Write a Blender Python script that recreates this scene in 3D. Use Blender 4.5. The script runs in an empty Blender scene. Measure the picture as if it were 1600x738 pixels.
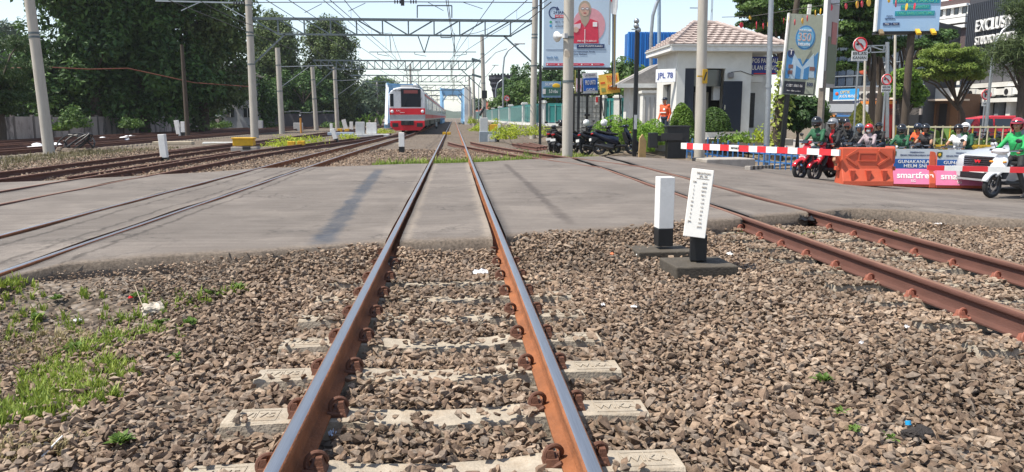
import bpy, bmesh, math, random
import numpy as np
from mathutils import Vector, Matrix, Quaternion

S = bpy.context.scene
C = S.collection
R = math.radians
PI = math.pi
rnd = random.Random(7)
rng = np.random.default_rng(11)

# ------------------------------------------------------------------ camera
FPX, PITCH, YAW = 1200.0, math.atan(186/1200), math.atan(91/1214)
CAM = Vector((0.087, 0.0, 1.23))
cam_d = bpy.data.cameras.new('camera'); cam_d.sensor_width = 36; cam_d.lens = FPX/1600*36
cam_d.clip_start = .05; cam_d.clip_end = 6000
cam = bpy.data.objects.new('camera', cam_d); C.objects.link(cam)
cam.location = CAM; cam.rotation_euler = (PI/2-PITCH, 0, -YAW)
S.camera = cam

# ------------------------------------------------------------------ light
SUN = Vector((-.54, -.10, 1.0)).normalized()
elev = math.asin(SUN.z); azim = math.atan2(SUN.x, SUN.y)
w = bpy.data.worlds.new('World'); S.world = w; w.use_nodes = True
nt = w.node_tree; bg = nt.nodes['Background']
sky = nt.nodes.new('ShaderNodeTexSky'); sky.sky_type = 'NISHITA'; sky.sun_disc = False
sky.sun_elevation = elev; sky.sun_rotation = azim
sky.air_density = 1.0; sky.dust_density = .35; sky.ozone_density = 1.0
hsv = nt.nodes.new('ShaderNodeHueSaturation'); hsv.inputs['Saturation'].default_value = .72
nt.links.new(sky.outputs[0], hsv.inputs['Color']); nt.links.new(hsv.outputs[0], bg.inputs[0]); bg.inputs[1].default_value = .12
sun_d = bpy.data.lights.new('sun', 'SUN'); sun_d.energy = 4.4; sun_d.angle = R(.5); sun_d.color = (1, .93, .82)
sun = bpy.data.objects.new('sun', sun_d); C.objects.link(sun)
sun.rotation_euler = (-SUN).to_track_quat('-Z', 'Y').to_euler()
S.view_settings.view_transform = 'Standard'; S.view_settings.look = 'None'
S.view_settings.exposure = .74; S.view_settings.gamma = 1

# ------------------------------------------------------------------ helpers
def ray(px, py):
    x = (px-800)/FPX; y = -(py-369)/FPX
    f = math.cos(PITCH)+y*math.sin(PITCH); u = -math.sin(PITCH)+y*math.cos(PITCH)
    return Vector((x*math.cos(YAW)+f*math.sin(YAW), -x*math.sin(YAW)+f*math.cos(YAW), u))

def D(px, py, Y):
    """point seen at photo pixel (px, py) at distance Y along the track"""
    r = ray(px, py); return CAM + r*(Y/r.y)

def sst(a, b, x):
    t = np.clip((x-a)/(b-a), 0, 1); return t*t*(3-2*t)

def road_h(X, Y):
    X = np.asarray(X, float); Y = np.asarray(Y, float)
    return -.6*sst(4.7, 13, X)*sst(5, 16, Y)

def ground_h(X, Y):
    X = np.asarray(X, float); Y = np.asarray(Y, float)
    h = np.full(np.broadcast(X, Y).shape, -.235)
    h = h - .10*sst(-1.6, -2.8, X)*sst(-4.6, -3.6, X)*(1-sst(7, 9, Y))
    h = h + .09*sst(-10.6, -12, X)*sst(-15.5, -14, X)*sst(20, 24, Y)
    h = h + .075*sst(16, 19, Y)*sst(-13, -11.5, X)*(1-sst(4, 5, X))
    nd = np.interp(X, [a for a, b in NEAR], [b for a, b in NEAR])-Y
    h = h + (.165+.07*sst(-1.6, -2.8, X)*sst(-5.2, -4, X))*sst(1.5, .05, nd)*sst(-.8, 0, nd)*(1-.45*sst(-.9, -.3, X)*sst(.9, .3, X))
    h = h - .12*sst(-24.5, -27, X)
    # right side, beyond the crossing
    rh = -.6*sst(4.7, 13, X)*sst(5, 16, Y)
    rise = .55*sst(27.5, 33, Y)*sst(5.2, 7.5, X)*(1-sst(14.5, 18, X))
    h = np.where(X > 3.0, np.maximum(-.235, -.235)+(rh*.93)*sst(5.0, 8, X)+rise, h)
    h = h + .12*sst(5.2, 6.5, X)*(1-sst(9, 10, X))*sst(24, 26, Y)*(1-sst(30, 33, Y))
    return h

def hit(px, py):
    """where the line of sight through a photo pixel meets the terrain"""
    r = ray(px, py); t = 1.0
    while t < 900:
        p = CAM + r*t
        if p.z <= max(float(ground_h(p.x, p.y)), float(road_h(p.x, p.y)) if in_road(p.x, p.y) else -9): return p
        t *= 1.004
    return p

NEAR = [(-14, 4.6), (-6, 5.5), (-3.46, 6.16), (-3.29, 6.7), (-2.32, 7.14), (-1.35, 7.49), (-.76, 7.73), (-.05, 7.75), (.47, 7.8),
        (1.27, 8.28), (2.21, 8.62), (3.56, 9.2), (4.89, 9.8), (5.5, 10.1), (6.3, 9.9), (7.0, 9.3), (9, 8.4), (14, 6.5), (40, -2), (80, -12)]
FAR = [(-14, 12.2), (-8.64, 15.47), (-7.72, 16.02), (-6.79, 16.8), (-4.72, 19.12), (-1.44, 20.69), (.99, 21.71), (3.9, 23.9),
       (5.3, 24.6), (7.0, 24.9), (8.5, 25.0), (11, 25.0), (14, 25.4), (40, 29), (80, 34)]
def interp(tab, x): return np.interp(x, [a for a, b in tab], [b for a, b in tab])
def in_road(x, y): return interp(NEAR, x) < y < interp(FAR, x)

def link(o, parent=None):
    C.objects.link(o)
    if parent: o.parent = parent
    return o

def tag(o, label=None, cat=None, group=None, kind=None):
    for k, v in (('label', label), ('category', cat), ('group', group), ('kind', kind)):
        if v: o[k] = v
    return o

def thing(name, label, cat, loc=(0, 0, 0), rz=0, group=None, rx=0, ry=0):
    o = bpy.data.objects.new(name, None); o.empty_display_size = .2
    o.location = loc; o.rotation_euler = (rx, ry, rz)
    return tag(link(o), label, cat, group)

def kids(o): return [c for c in ALL() if c.parent == o]
_ch = {}
def ALL(): return list(bpy.data.objects)

def copy_tree(src, loc, rz=None, label=None, group=None, sc=None):
    r = src.copy(); link(r); r.location = loc
    if rz is not None: r.rotation_euler = (src.rotation_euler.x, src.rotation_euler.y, rz)
    if sc: r.scale = (sc,)*3
    if label: r['label'] = label
    if group: r['group'] = group
    for c in list(src.children):
        d = c.copy(); link(d, r)
        for g in list(c.children):
            e = g.copy(); link(e, d)
    return r

def fastmesh(name, V, F, flat=True):
    V = np.asarray(V, np.float32); F = np.asarray(F, np.int32); k = F.shape[1]
    me = bpy.data.meshes.new(name)
    me.vertices.add(len(V)); me.vertices.foreach_set('co', V.ravel())
    me.loops.add(F.size); me.loops.foreach_set('vertex_index', F.ravel())
    me.polygons.add(len(F)); me.polygons.foreach_set('loop_start', np.arange(0, F.size, k, dtype=np.int32))
    me.polygons.foreach_set('use_smooth', np.full(len(F), not flat)); me.update(calc_edges=True)
    return me

class MB:
    def __init__(s): s.v = []; s.f = []; s.m = []
    def add(s, vs, fs, mi=0):
        o = len(s.v); s.v += [tuple(p) for p in vs]; s.f += [[i+o for i in f] for f in fs]; s.m += [mi]*len(fs); return s
    def box(s, c, d, rz=0, mi=0, top=(1, 1), rot=None):
        x, y, z = [q/2 for q in d]; tx, ty = top
        vs = [(-x, -y, -z), (x, -y, -z), (x, y, -z), (-x, y, -z), (-x*tx, -y*ty, z), (x*tx, -y*ty, z), (x*tx, y*ty, z), (-x*tx, y*ty, z)]
        m = rot or Matrix.Rotation(rz, 3, 'Z')
        vs = [m @ Vector(p)+Vector(c) for p in vs]
        return s.add(vs, [[0, 3, 2, 1], [4, 5, 6, 7], [0, 1, 5, 4], [1, 2, 6, 5], [2, 3, 7, 6], [3, 0, 4, 7]], mi)
    def bar(s, p0, p1, wx, wz=None, mi=0):
        """rectangular bar between two points"""
        wz = wz or wx; p0 = Vector(p0); p1 = Vector(p1); d = p1-p0
        q = d.to_track_quat('Y', 'Z').to_matrix()
        return s.box((p0+p1)/2, (wx, d.length, wz), mi=mi, rot=q)
    def cyl(s, p0, p1, r0, r1=None, n=12, mi=0): return s.tube([p0, p1], [r0, r0 if r1 is None else r1], n, mi)
    def tube(s, pts, r, n=8, mi=0, closed=False):
        pts = [Vector(p) for p in pts]; m = len(pts)
        rs = list(r) if isinstance(r, (list, tuple)) else [r]*m
        vs = []; N = None
        for i in range(m):
            a = pts[(i-1) % m] if (i or closed) else pts[0]; b = pts[(i+1) % m] if (i < m-1 or closed) else pts[-1]
            t = (b-a).normalized()
            if N is None: N = t.orthogonal().normalized()
            else:
                N = (N-t*N.dot(t))
                N = N.normalized() if N.length > 1e-6 else t.orthogonal().normalized()
            B = t.cross(N)
            for k in range(n):
                an = 2*PI*k/n; vs.append(pts[i]+(N*math.cos(an)+B*math.sin(an))*rs[i])
        fs = []
        for i in range(m if closed else m-1):
            j = (i+1) % m
            for k in range(n):
                fs.append([i*n+k, i*n+(k+1) % n, j*n+(k+1) % n, j*n+k])
        if not closed: fs += [list(range(n))[::-1], list(range((m-1)*n, m*n))]
        return s.add(vs, fs, mi)
    def etube(s, path, n=12, mi=0, pw=2.4):
        """body in the x-z plane: path of (x, z, half width y, half thickness)"""
        m = len(path); vs = []
        for i, (x, z, wy, th) in enumerate(path):
            a = path[max(0, i-1)]; b = path[min(m-1, i+1)]
            t = Vector((b[0]-a[0], 0, b[1]-a[1])).normalized(); nn = Vector((-t.z, 0, t.x))
            for k in range(n):
                an = 2*PI*k/n; c, q = math.cos(an), math.sin(an)
                c = math.copysign(abs(c)**(2/pw), c); q = math.copysign(abs(q)**(2/pw), q)
                vs.append(Vector((x, 0, z))+Vector((0, 1, 0))*wy*c+nn*th*q)
        fs = [[i*n+k, i*n+(k+1) % n, (i+1)*n+(k+1) % n, (i+1)*n+k] for i in range(m-1) for k in range(n)]
        fs += [list(range(n))[::-1], list(range((m-1)*n, m*n))]
        return s.add(vs, fs, mi)
    def prism(s, poly, a, b, axis='y', mi=0):
        """polygon (u, v) extruded along an axis from a to b"""
        n = len(poly)
        f = {'y': lambda u, v, t: (u, t, v), 'x': lambda u, v, t: (t, u, v), 'z': lambda u, v, t: (u, v, t)}[axis]
        vs = [f(u, v, a) for u, v in poly]+[f(u, v, b) for u, v in poly]
        fs = [list(range(n)), list(range(n, 2*n))[::-1]]+[[i, i+n, (i+1) % n+n, (i+1) % n] for i in range(n)]
        return s.add(vs, fs, mi)
    def lathe(s, prof, c=(0, 0, 0), n=16, mi=0, axis='z'):
        vs = []; m = len(prof)
        for r, z in prof:
            for k in range(n):
                a = 2*PI*k/n
                p = (r*math.cos(a), r*math.sin(a), z) if axis == 'z' else (r*math.cos(a), z, r*math.sin(a))
                vs.append(Vector(p)+Vector(c))
        fs = [[i*n+k, i*n+(k+1) % n, (i+1)*n+(k+1) % n, (i+1)*n+k] for i in range(m-1) for k in range(n)]
        if prof[0][0] > 1e-5 and prof[-1][0] > 1e-5 and abs(prof[0][0]-prof[-1][0])+abs(prof[0][1]-prof[-1][1]) > 1e-6:
            fs += [list(range(n)), list(range((m-1)*n, m*n))]
        return s.add(vs, fs, mi)
    def ell(s, c, r, nu=14, nv=8, mi=0, rot=None, keep=None):
        if not hasattr(r, '__len__'): r = (r, r, r)
        vs = []; fs = []
        for j in range(nv+1):
            ph = -PI/2+PI*j/nv
            for i in range(nu):
                th = 2*PI*i/nu
                p = Vector((r[0]*math.cos(ph)*math.cos(th), r[1]*math.cos(ph)*math.sin(th), r[2]*math.sin(ph)))
                if rot: p = rot @ p
                vs.append(p+Vector(c))
        for j in range(nv):
            for i in range(nu):
                if keep and not keep(2*PI*(i+.5)/nu, -PI/2+PI*(j+.5)/nv): continue
                fs.append([j*nu+i, j*nu+(i+1) % nu, (j+1)*nu+(i+1) % nu, (j+1)*nu+i])
        return s.add(vs, fs, mi)
    def mesh(s, name, mats, smooth=None):
        me = bpy.data.meshes.new(name); me.from_pydata(s.v, [], s.f)
        for m in (mats if isinstance(mats, (list, tuple)) else [mats]): me.materials.append(m)
        me.polygons.foreach_set('material_index', s.m)
        bm = bmesh.new(); bm.from_mesh(me)
        bmesh.ops.remove_doubles(bm, verts=bm.verts, dist=1e-5)
        bmesh.ops.recalc_face_normals(bm, faces=bm.faces); bm.to_mesh(me); bm.free()
        if smooth:
            me.polygons.foreach_set('use_smooth', [True]*len(me.polygons)); me.set_sharp_from_angle(angle=R(smooth))
        return me
    def build(s, name, mats, parent=None, loc=(0, 0, 0), smooth=None, bev=0, rz=0, label=None, cat=None, group=None, kind=None):
        o = bpy.data.objects.new(name, s.mesh(name, mats, smooth)); link(o, parent)
        o.location = loc; o.rotation_euler = (0, 0, rz)
        if bev:
            b = o.modifiers.new('edge', 'BEVEL'); b.width = bev; b.segments = 2; b.limit_method = 'ANGLE'; b.angle_limit = R(35)
        return tag(o, label, cat, group, kind)

# ------------------------------------------------------------------ materials
_mats = {}
def nodes_of(m): return m.node_tree.nodes, m.node_tree.links
def M(name, col, rough=.65, metal=0., amt=.12, sc=6., bump=0., bsc=40., dirt=0., dcol=(.12, .09, .06), coat=0., stretch=None, spec=.4, world=False):
    if name in _mats: return _mats[name]
    m = bpy.data.materials.new(name); m.use_nodes = True; N, L = nodes_of(m); b = N['Principled BSDF']
    b.inputs['Roughness'].default_value = rough; b.inputs['Metallic'].default_value = metal
    b.inputs['Specular IOR Level'].default_value = spec
    if coat: b.inputs['Coat Weight'].default_value = coat; b.inputs['Coat Roughness'].default_value = .1
    tc = N.new('ShaderNodeTexCoord'); src = tc.outputs['Object'] if not world else N.new('ShaderNodeNewGeometry').outputs['Position']
    if stretch:
        mp = N.new('ShaderNodeMapping'); mp.inputs['Scale'].default_value = stretch; L.new(src, mp.inputs[0]); src = mp.outputs[0]
    nz = N.new('ShaderNodeTexNoise'); nz.inputs['Scale'].default_value = sc; nz.inputs['Detail'].default_value = 8; nz.inputs['Roughness'].default_value = .65
    L.new(src, nz.inputs['Vector'])
    mr = N.new('ShaderNodeMapRange'); mr.inputs[1].default_value = .25; mr.inputs[2].default_value = .75
    mr.inputs[3].default_value = 1-amt; mr.inputs[4].default_value = 1+amt; L.new(nz.outputs[0], mr.inputs[0])
    mul = N.new('ShaderNodeMix'); mul.data_type = 'RGBA'; mul.blend_type = 'MULTIPLY'; mul.inputs[0].default_value = 1
    mul.inputs[6].default_value = (*col, 1); L.new(mr.outputs[0], mul.inputs[7]); out = mul.outputs[2]
    if dirt:
        n2 = N.new('ShaderNodeTexNoise'); n2.inputs['Scale'].default_value = sc*.6; n2.inputs['Detail'].default_value = 9; n2.inputs['Roughness'].default_value = .75
        L.new(src, n2.inputs['Vector'])
        r2 = N.new('ShaderNodeMapRange'); r2.inputs[1].default_value = .5; r2.inputs[2].default_value = .72; r2.inputs[4].default_value = dirt; L.new(n2.outputs[0], r2.inputs[0])
        mx = N.new('ShaderNodeMix'); mx.data_type = 'RGBA'; L.new(r2.outputs[0], mx.inputs[0]); L.new(out, mx.inputs[6]); mx.inputs[7].default_value = (*dcol, 1); out = mx.outputs[2]
    L.new(out, b.inputs['Base Color'])
    if bump:
        n3 = N.new('ShaderNodeTexNoise'); n3.inputs['Scale'].default_value = bsc; n3.inputs['Detail'].default_value = 6; L.new(src, n3.inputs['Vector'])
        bp = N.new('ShaderNodeBump'); bp.inputs['Strength'].default_value = bump; bp.inputs['Distance'].default_value = .02
        L.new(n3.outputs[0], bp.inputs['Height']); L.new(bp.outputs[0], b.inputs['Normal'])
    _mats[name] = m; return m

def leafmat(name, c1, c2, trans=.25, rough=.55):
    if name in _mats: return _mats[name]
    m = bpy.data.materials.new(name); m.use_nodes = True; N, L = nodes_of(m); b = N['Principled BSDF']
    g = N.new('ShaderNodeNewGeometry'); cr = N.new('ShaderNodeMix'); cr.data_type = 'RGBA'
    cr.inputs[6].default_value = (*c1, 1); cr.inputs[7].default_value = (*c2, 1)
    tc = N.new('ShaderNodeTexCoord'); nz = N.new('ShaderNodeTexNoise'); nz.inputs['Scale'].default_value = .55; nz.inputs['Detail'].default_value = 3
    L.new(tc.outputs['Object'], nz.inputs['Vector'])
    ad = N.new('ShaderNodeMath'); ad.operation = 'MULTIPLY_ADD'; ad.inputs[1].default_value = .55; L.new(g.outputs['Random Per Island'], ad.inputs[0])
    s2 = N.new('ShaderNodeMapRange'); s2.inputs[1].default_value = .35; s2.inputs[2].default_value = .65; s2.inputs[3].default_value = 0; s2.inputs[4].default_value = .45
    L.new(nz.outputs[0], s2.inputs[0]); L.new(s2.outputs[0], ad.inputs[2]); L.new(ad.outputs[0], cr.inputs[0])
    L.new(cr.outputs[2], b.inputs['Base Color']); b.inputs['Roughness'].default_value = rough; b.inputs['Specular IOR Level'].default_value = .3
    t = N.new('ShaderNodeBsdfTranslucent'); L.new(cr.outputs[2], t.inputs[0])
    mx = N.new('ShaderNodeMixShader'); mx.inputs[0].default_value = trans
    L.new(b.outputs[0], mx.inputs[1]); L.new(t.outputs[0], mx.inputs[2]); L.new(mx.outputs[0], N['Material Output'].inputs[0])
    _mats[name] = m; return m

def stonemat(name, cols, rough=.85):
    if name in _mats: return _mats[name]
    m = bpy.data.materials.new(name); m.use_nodes = True; N, L = nodes_of(m); b = N['Principled BSDF']
    g = N.new('ShaderNodeNewGeometry'); oi = N.new('ShaderNodeObjectInfo')
    ad = N.new('ShaderNodeMath'); ad.operation = 'ADD'; L.new(g.outputs['Random Per Island'], ad.inputs[0]); L.new(oi.outputs['Random'], ad.inputs[1])
    fr = N.new('ShaderNodeMath'); fr.operation = 'FRACT'; L.new(ad.outputs[0], fr.inputs[0])
    cr = N.new('ShaderNodeValToRGB'); e = cr.color_ramp.elements
    while len(e) < len(cols): e.new(.5)
    for i, c in enumerate(cols): e[i].position = i/(len(cols)-1); e[i].color = (*c, 1)
    L.new(fr.outputs[0], cr.inputs[0])
    tc = N.new('ShaderNodeTexCoord'); nz = N.new('ShaderNodeTexNoise'); nz.inputs['Scale'].default_value = 45; nz.inputs['Detail'].default_value = 6
    L.new(g.outputs['Position'], nz.inputs['Vector'])
    mr = N.new('ShaderNodeMapRange'); mr.inputs[1].default_value = .3; mr.inputs[2].default_value = .7; mr.inputs[3].default_value = .62; mr.inputs[4].default_value = 1.3
    L.new(nz.outputs[0], mr.inputs[0])
    mul = N.new('ShaderNodeMix'); mul.data_type = 'RGBA'; mul.blend_type = 'MULTIPLY'; mul.inputs[0].default_value = 1
    L.new(cr.outputs[0], mul.inputs[6]); L.new(mr.outputs[0], mul.inputs[7])
    n2 = N.new('ShaderNodeTexNoise'); n2.inputs['Scale'].default_value = .9; n2.inputs['Detail'].default_value = 5; L.new(g.outputs['Position'], n2.inputs['Vector'])
    m2 = N.new('ShaderNodeMapRange'); m2.inputs[1].default_value = .35; m2.inputs[2].default_value = .65; m2.inputs[3].default_value = .78; m2.inputs[4].default_value = 1.15
    L.new(n2.outputs[0], m2.inputs[0])
    mul2 = N.new('ShaderNodeMix'); mul2.data_type = 'RGBA'; mul2.blend_type = 'MULTIPLY'; mul2.inputs[0].default_value = 1
    L.new(mul.outputs[2], mul2.inputs[6]); L.new(m2.outputs[0], mul2.inputs[7])
    L.new(mul2.outputs[2], b.inputs['Base Color']); b.inputs['Roughness'].default_value = rough; b.inputs['Specular IOR Level'].default_value = .25
    n3 = N.new('ShaderNodeTexNoise'); n3.inputs['Scale'].default_value = 130; n3.inputs['Detail'].default_value = 5; L.new(g.outputs['Position'], n3.inputs['Vector'])
    bp = N.new('ShaderNodeBump'); bp.inputs['Strength'].default_value = .5; bp.inputs['Distance'].default_value = .006
    L.new(n3.outputs[0], bp.inputs['Height']); L.new(bp.outputs[0], b.inputs['Normal'])
    _mats[name] = m; return m

CONC = M('concrete', (.36, .33, .295), .85, amt=.22, sc=5, bump=.25, dirt=.45, dcol=(.16, .13, .10))
POLEC = M('pole_concrete', (.43, .40, .35), .8, amt=.16, sc=3, bump=.15, dirt=.35, dcol=(.2, .17, .14), stretch=(2, 2, .35))
SLEEP = M('sleeper_concrete', (.345, .30, .238), .9, amt=.32, sc=9, bump=.4, bsc=70, dirt=.75, dcol=(.27, .2, .13))
RUST = M('rail_rust', (.24, .088, .034), .8, amt=.4, sc=7, bump=.35, bsc=90, dirt=.8, dcol=(.10, .042, .022), stretch=(1, .5, 1))
RUSTD = M('rail_rust_dull', (.105, .045, .033), .75, amt=.25, sc=9, bump=.2, bsc=120, dirt=.4, dcol=(.07, .035, .025), stretch=(1, .35, 1))
RTOPR = M('rail_head_rusty', (.20, .105, .065), .55, amt=.25, sc=14, dirt=.4, dcol=(.12, .07, .05), stretch=(1, .2, 1))
STEEL = M('rail_head_steel', (.50, .49, .49), .36, 1., amt=.2, sc=30, stretch=(8, .12, 1), dirt=.12, dcol=(.30, .22, .17))
CLIP = M('clip_rust', (.125, .055, .034), .7, amt=.35, sc=30, bump=.2, bsc=150)
CLIPR = M('clip_red_rust', (.27, .095, .062), .7, amt=.3, sc=30)
WHITE = M('white_paint', (.76, .76, .74), .5, amt=.08, sc=6, dirt=.35, dcol=(.42, .38, .33))
WALLW = M('wall_white', (.66, .66, .63), .7, amt=.1, sc=1.4, dirt=.5, dcol=(.45, .43, .38))
BLACK = M('black_paint', (.015, .016, .018), .45, amt=.3, sc=8)
DARK = M('dark_plastic', (.022, .022, .024), .5, amt=.3, sc=10)
RUBBER = M('rubber', (.02, .02, .021), .8, amt=.3, sc=14)
GALV = M('galvanised', (.36, .38, .40), .42, .75, amt=.15, sc=7)
GIRDER = M('girder_paint', (.13, .16, .17), .55, .3, amt=.2, sc=5)
GLASSD = M('dark_glass', (.02, .026, .032), .08, amt=.2, sc=2, spec=.8)
YELLOW = M('yellow_paint', (.70, .43, .02), .5, amt=.12)
RED = M('red_paint', (.60, .02, .03), .35, amt=.1)
BLUE = M('blue_paint', (.03, .14, .50), .45, amt=.12)
ORANGE = M('orange_plastic', (.52, .095, .045), .6, amt=.14, sc=4, dirt=.35, dcol=(.40, .09, .05))
BARK = M('bark', (.075, .058, .044), .9, amt=.35, sc=7, bump=.5, bsc=18, stretch=(1, 1, .3))
CHROME = M('chrome', (.6, .6, .62), .2, 1.)

_fits = []
def text(s, h, loc, mat, parent, name='lettering', wid=None, rot=(PI/2, 0, 0), bold=.012, ext=.004, align='CENTER'):
    cu = bpy.data.curves.new(name, 'FONT'); cu.body = s; cu.size = h*1.38; cu.align_x = align; cu.align_y = 'CENTER'
    cu.extrude = ext; cu.offset = bold*h; cu.resolution_u = 3; cu.materials.append(mat)
    o = bpy.data.objects.new(name, cu); link(o, parent); o.location = loc; o.rotation_euler = rot
    if wid: _fits.append((o, wid))
    return o
# ================================================================== SETTING
# ---- ground sheet
def axis(a):
    out = [a[0][0]]
    for (lo, hi, st) in a:
        n = max(1, round((hi-lo)/st)); out += [lo+(hi-lo)*(i+1)/n for i in range(n)]
    return np.array(out)
xs = axis([(-1500, -300, 300), (-300, -60, 30), (-60, -16, 2), (-16, -5, .5), (-5, 16, .28), (16, 30, 1), (30, 80, 5), (80, 320, 40), (320, 1500, 295)])
ys = axis([(-60, -4, 7), (-4, 0, .8), (0, 12, .28), (12, 36, .45), (36, 70, 2), (70, 240, 10), (240, 900, 110), (900, 3000, 525)])
GX, GY = np.meshgrid(xs, ys)
Z = ground_h(GX, GY)
amp = np.clip(1.6-np.hypot(GX, GY)/40, .25, 1)
Z = Z + amp*.018*(np.sin(GX*2.1+GY*1.3)+np.sin(GX*.9-GY*2.7+1)) 
nearY = interp(NEAR, GX); farY = interp(FAR, GX)
inr = sst(-.25, .1, GY-nearY)*sst(-.25, .1, farY-GY)
Z = Z - .10*inr
nx, ny = len(xs), len(ys)
V = np.stack([GX.ravel(), GY.ravel(), Z.ravel()], 1)
ii = (np.arange(ny-1)[:, None]*nx+np.arange(nx-1)[None]).ravel()
me = fastmesh('ground', V, np.stack([ii, ii+1, ii+nx+1, ii+nx], 1), False)
gm = bpy.data.materials.new('gravel_ground'); gm.use_nodes = True; N, L = nodes_of(gm); b = N['Principled BSDF']; b.inputs['Roughness'].default_value = .95
b.inputs['Specular IOR Level'].default_value = .15
geo = N.new('ShaderNodeNewGeometry')
def vnoise(scale, det=6, ro=.6, vec=None):
    n = N.new('ShaderNodeTexNoise'); n.inputs['Scale'].default_value = scale; n.inputs['Detail'].default_value = det; n.inputs['Roughness'].default_value = ro
    L.new(vec or geo.outputs['Position'], n.inputs['Vector']); return n
def ramp(src, stops):
    r = N.new('ShaderNodeValToRGB'); e = r.color_ramp.elements
    while len(e) < len(stops): e.new(.5)
    for i, (p, c) in enumerate(stops): e[i].position = p; e[i].color = (*c, 1) if hasattr(c, '__len__') else (c, c, c, 1)
    L.new(src, r.inputs[0]); return r
def mix(f, a, b_, mode='MIX'):
    x = N.new('ShaderNodeMix'); x.data_type = 'RGBA'; x.blend_type = mode
    for i, q in ((0, f), (6, a), (7, b_)):
        if isinstance(q, (int, float)): x.inputs[i].default_value = q if i == 0 else (q, q, q, 1)
        elif isinstance(q, tuple): x.inputs[i].default_value = (*q, 1)
        else: L.new(q, x.inputs[i])
    return x.outputs[2]
vo = N.new('ShaderNodeTexVoronoi'); vo.inputs['Scale'].default_value = 17; vo.inputs['Randomness'].default_value = 1; L.new(geo.outputs['Position'], vo.inputs['Vector'])
sep = N.new('ShaderNodeSeparateColor'); L.new(vo.outputs['Color'], sep.inputs[0])
stone = ramp(sep.outputs[0], [(0, (.085, .07, .058)), (.35, (.17, .135, .105)), (.7, (.24, .20, .165)), (1, (.34, .30, .26))]).outputs[0]
edge = ramp(vo.outputs['Distance'], [(.0, 1.0), (.55, .75), (1, .2)]).outputs[0]
stone = mix(1.0, stone, edge, 'MULTIPLY')
dirt = ramp(vnoise(1.7, 10, .7).outputs[0], [(.3, (.115, .088, .062)), (.5, (.19, .15, .115)), (.72, (.27, .225, .18))]).outputs[0]
sx = N.new('ShaderNodeSeparateXYZ'); L.new(geo.outputs['Position'], sx.inputs[0])
far_l = N.new('ShaderNodeMapRange'); far_l.inputs[1].default_value = -11; far_l.inputs[2].default_value = -30; L.new(sx.outputs[0], far_l.inputs[0])
far_r = N.new('ShaderNodeMapRange'); far_r.inputs[1].default_value = 5.0; far_r.inputs[2].default_value = 6.5; L.new(sx.outputs[0], far_r.inputs[0])
mxx = N.new('ShaderNodeMath'); mxx.operation = 'MAXIMUM'; L.new(far_l.outputs[0], mxx.inputs[0]); L.new(far_r.outputs[0], mxx.inputs[1])
big = ramp(vnoise(.35, 5).outputs[0], [(.35, 0.), (.65, .75)]).outputs[0]
m1 = N.new('ShaderNodeMath'); m1.operation = 'MAXIMUM'; L.new(mxx.outputs[0], m1.inputs[0])
m1b = N.new('ShaderNodeMath'); m1b.operation = 'MULTIPLY'; m1b.inputs[1].default_value = .45; L.new(big, m1b.inputs[0]); L.new(m1b.outputs[0], m1.inputs[1])
col = mix(m1.outputs[0], stone, dirt)
grs = ramp(vnoise(.8, 8, .75).outputs[0], [(.52, 0.), (.66, .75)]).outputs[0]
gfac = N.new('ShaderNodeMath'); gfac.operation = 'MULTIPLY'; L.new(grs, gfac.inputs[0]); L.new(mxx.outputs[0], gfac.inputs[1])
col = mix(gfac.outputs[0], col, (.075, .11, .03))
L.new(col, b.inputs['Base Color'])
bp = N.new('ShaderNodeBump'); bp.inputs['Strength'].default_value = .9; bp.inputs['Distance'].default_value = .05; bp.invert = True
L.new(vo.outputs['Distance'], bp.inputs['Height']); L.new(bp.outputs[0], b.inputs['Normal'])
me.materials.append(gm)
ground = tag(link(bpy.data.objects.new('ground', me)), 'brown gravel and dirt ground along the railway', kind='structure')

# ---- asphalt crossing and street
GAP = []
for c in (-6.98, -4.13, 0, 4.26):
    w_ = .90 if False else 1.14
    GAP += [(c-.57-.05, c-.57+.095), (c+.57-.095, c+.57+.05)]
cols = list(np.arange(-14, 16.01, .16))+list(np.arange(17, 80, 2.5))
for a, b_ in GAP: cols = [c for c in cols if not (a-.03 < c < b_+.03)]+[a, b_]
cols = np.array(sorted(cols))
# the two loose faces of broken asphalt edge come from noise in x
def rough1(x, s, seed):
    r_ = np.random.default_rng(seed); ph = r_.uniform(0, 6.28, 9); fr = np.array([1.3, 2.1, 3.7, 5.9, 8.3, 13., 21., 33., 47.])
    return sum(np.sin(x*f+p)/f**.7 for f, p in zip(fr, ph))*s
nr = 80
tt = np.linspace(0, 1, nr); tt = tt**1.25
yn = interp(NEAR, cols)+rough1(cols, .045, 3); yf = interp(FAR, cols)+rough1(cols, .06, 4)
Xr = np.repeat(cols[None], nr, 0); Yr = yn+(yf-yn)*tt[:, None]
Zr = road_h(Xr, Yr) + .006*np.sin(Xr*1.7+Yr*.8)+.005*np.sin(Yr*2.3-Xr*.6) - .012
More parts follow.
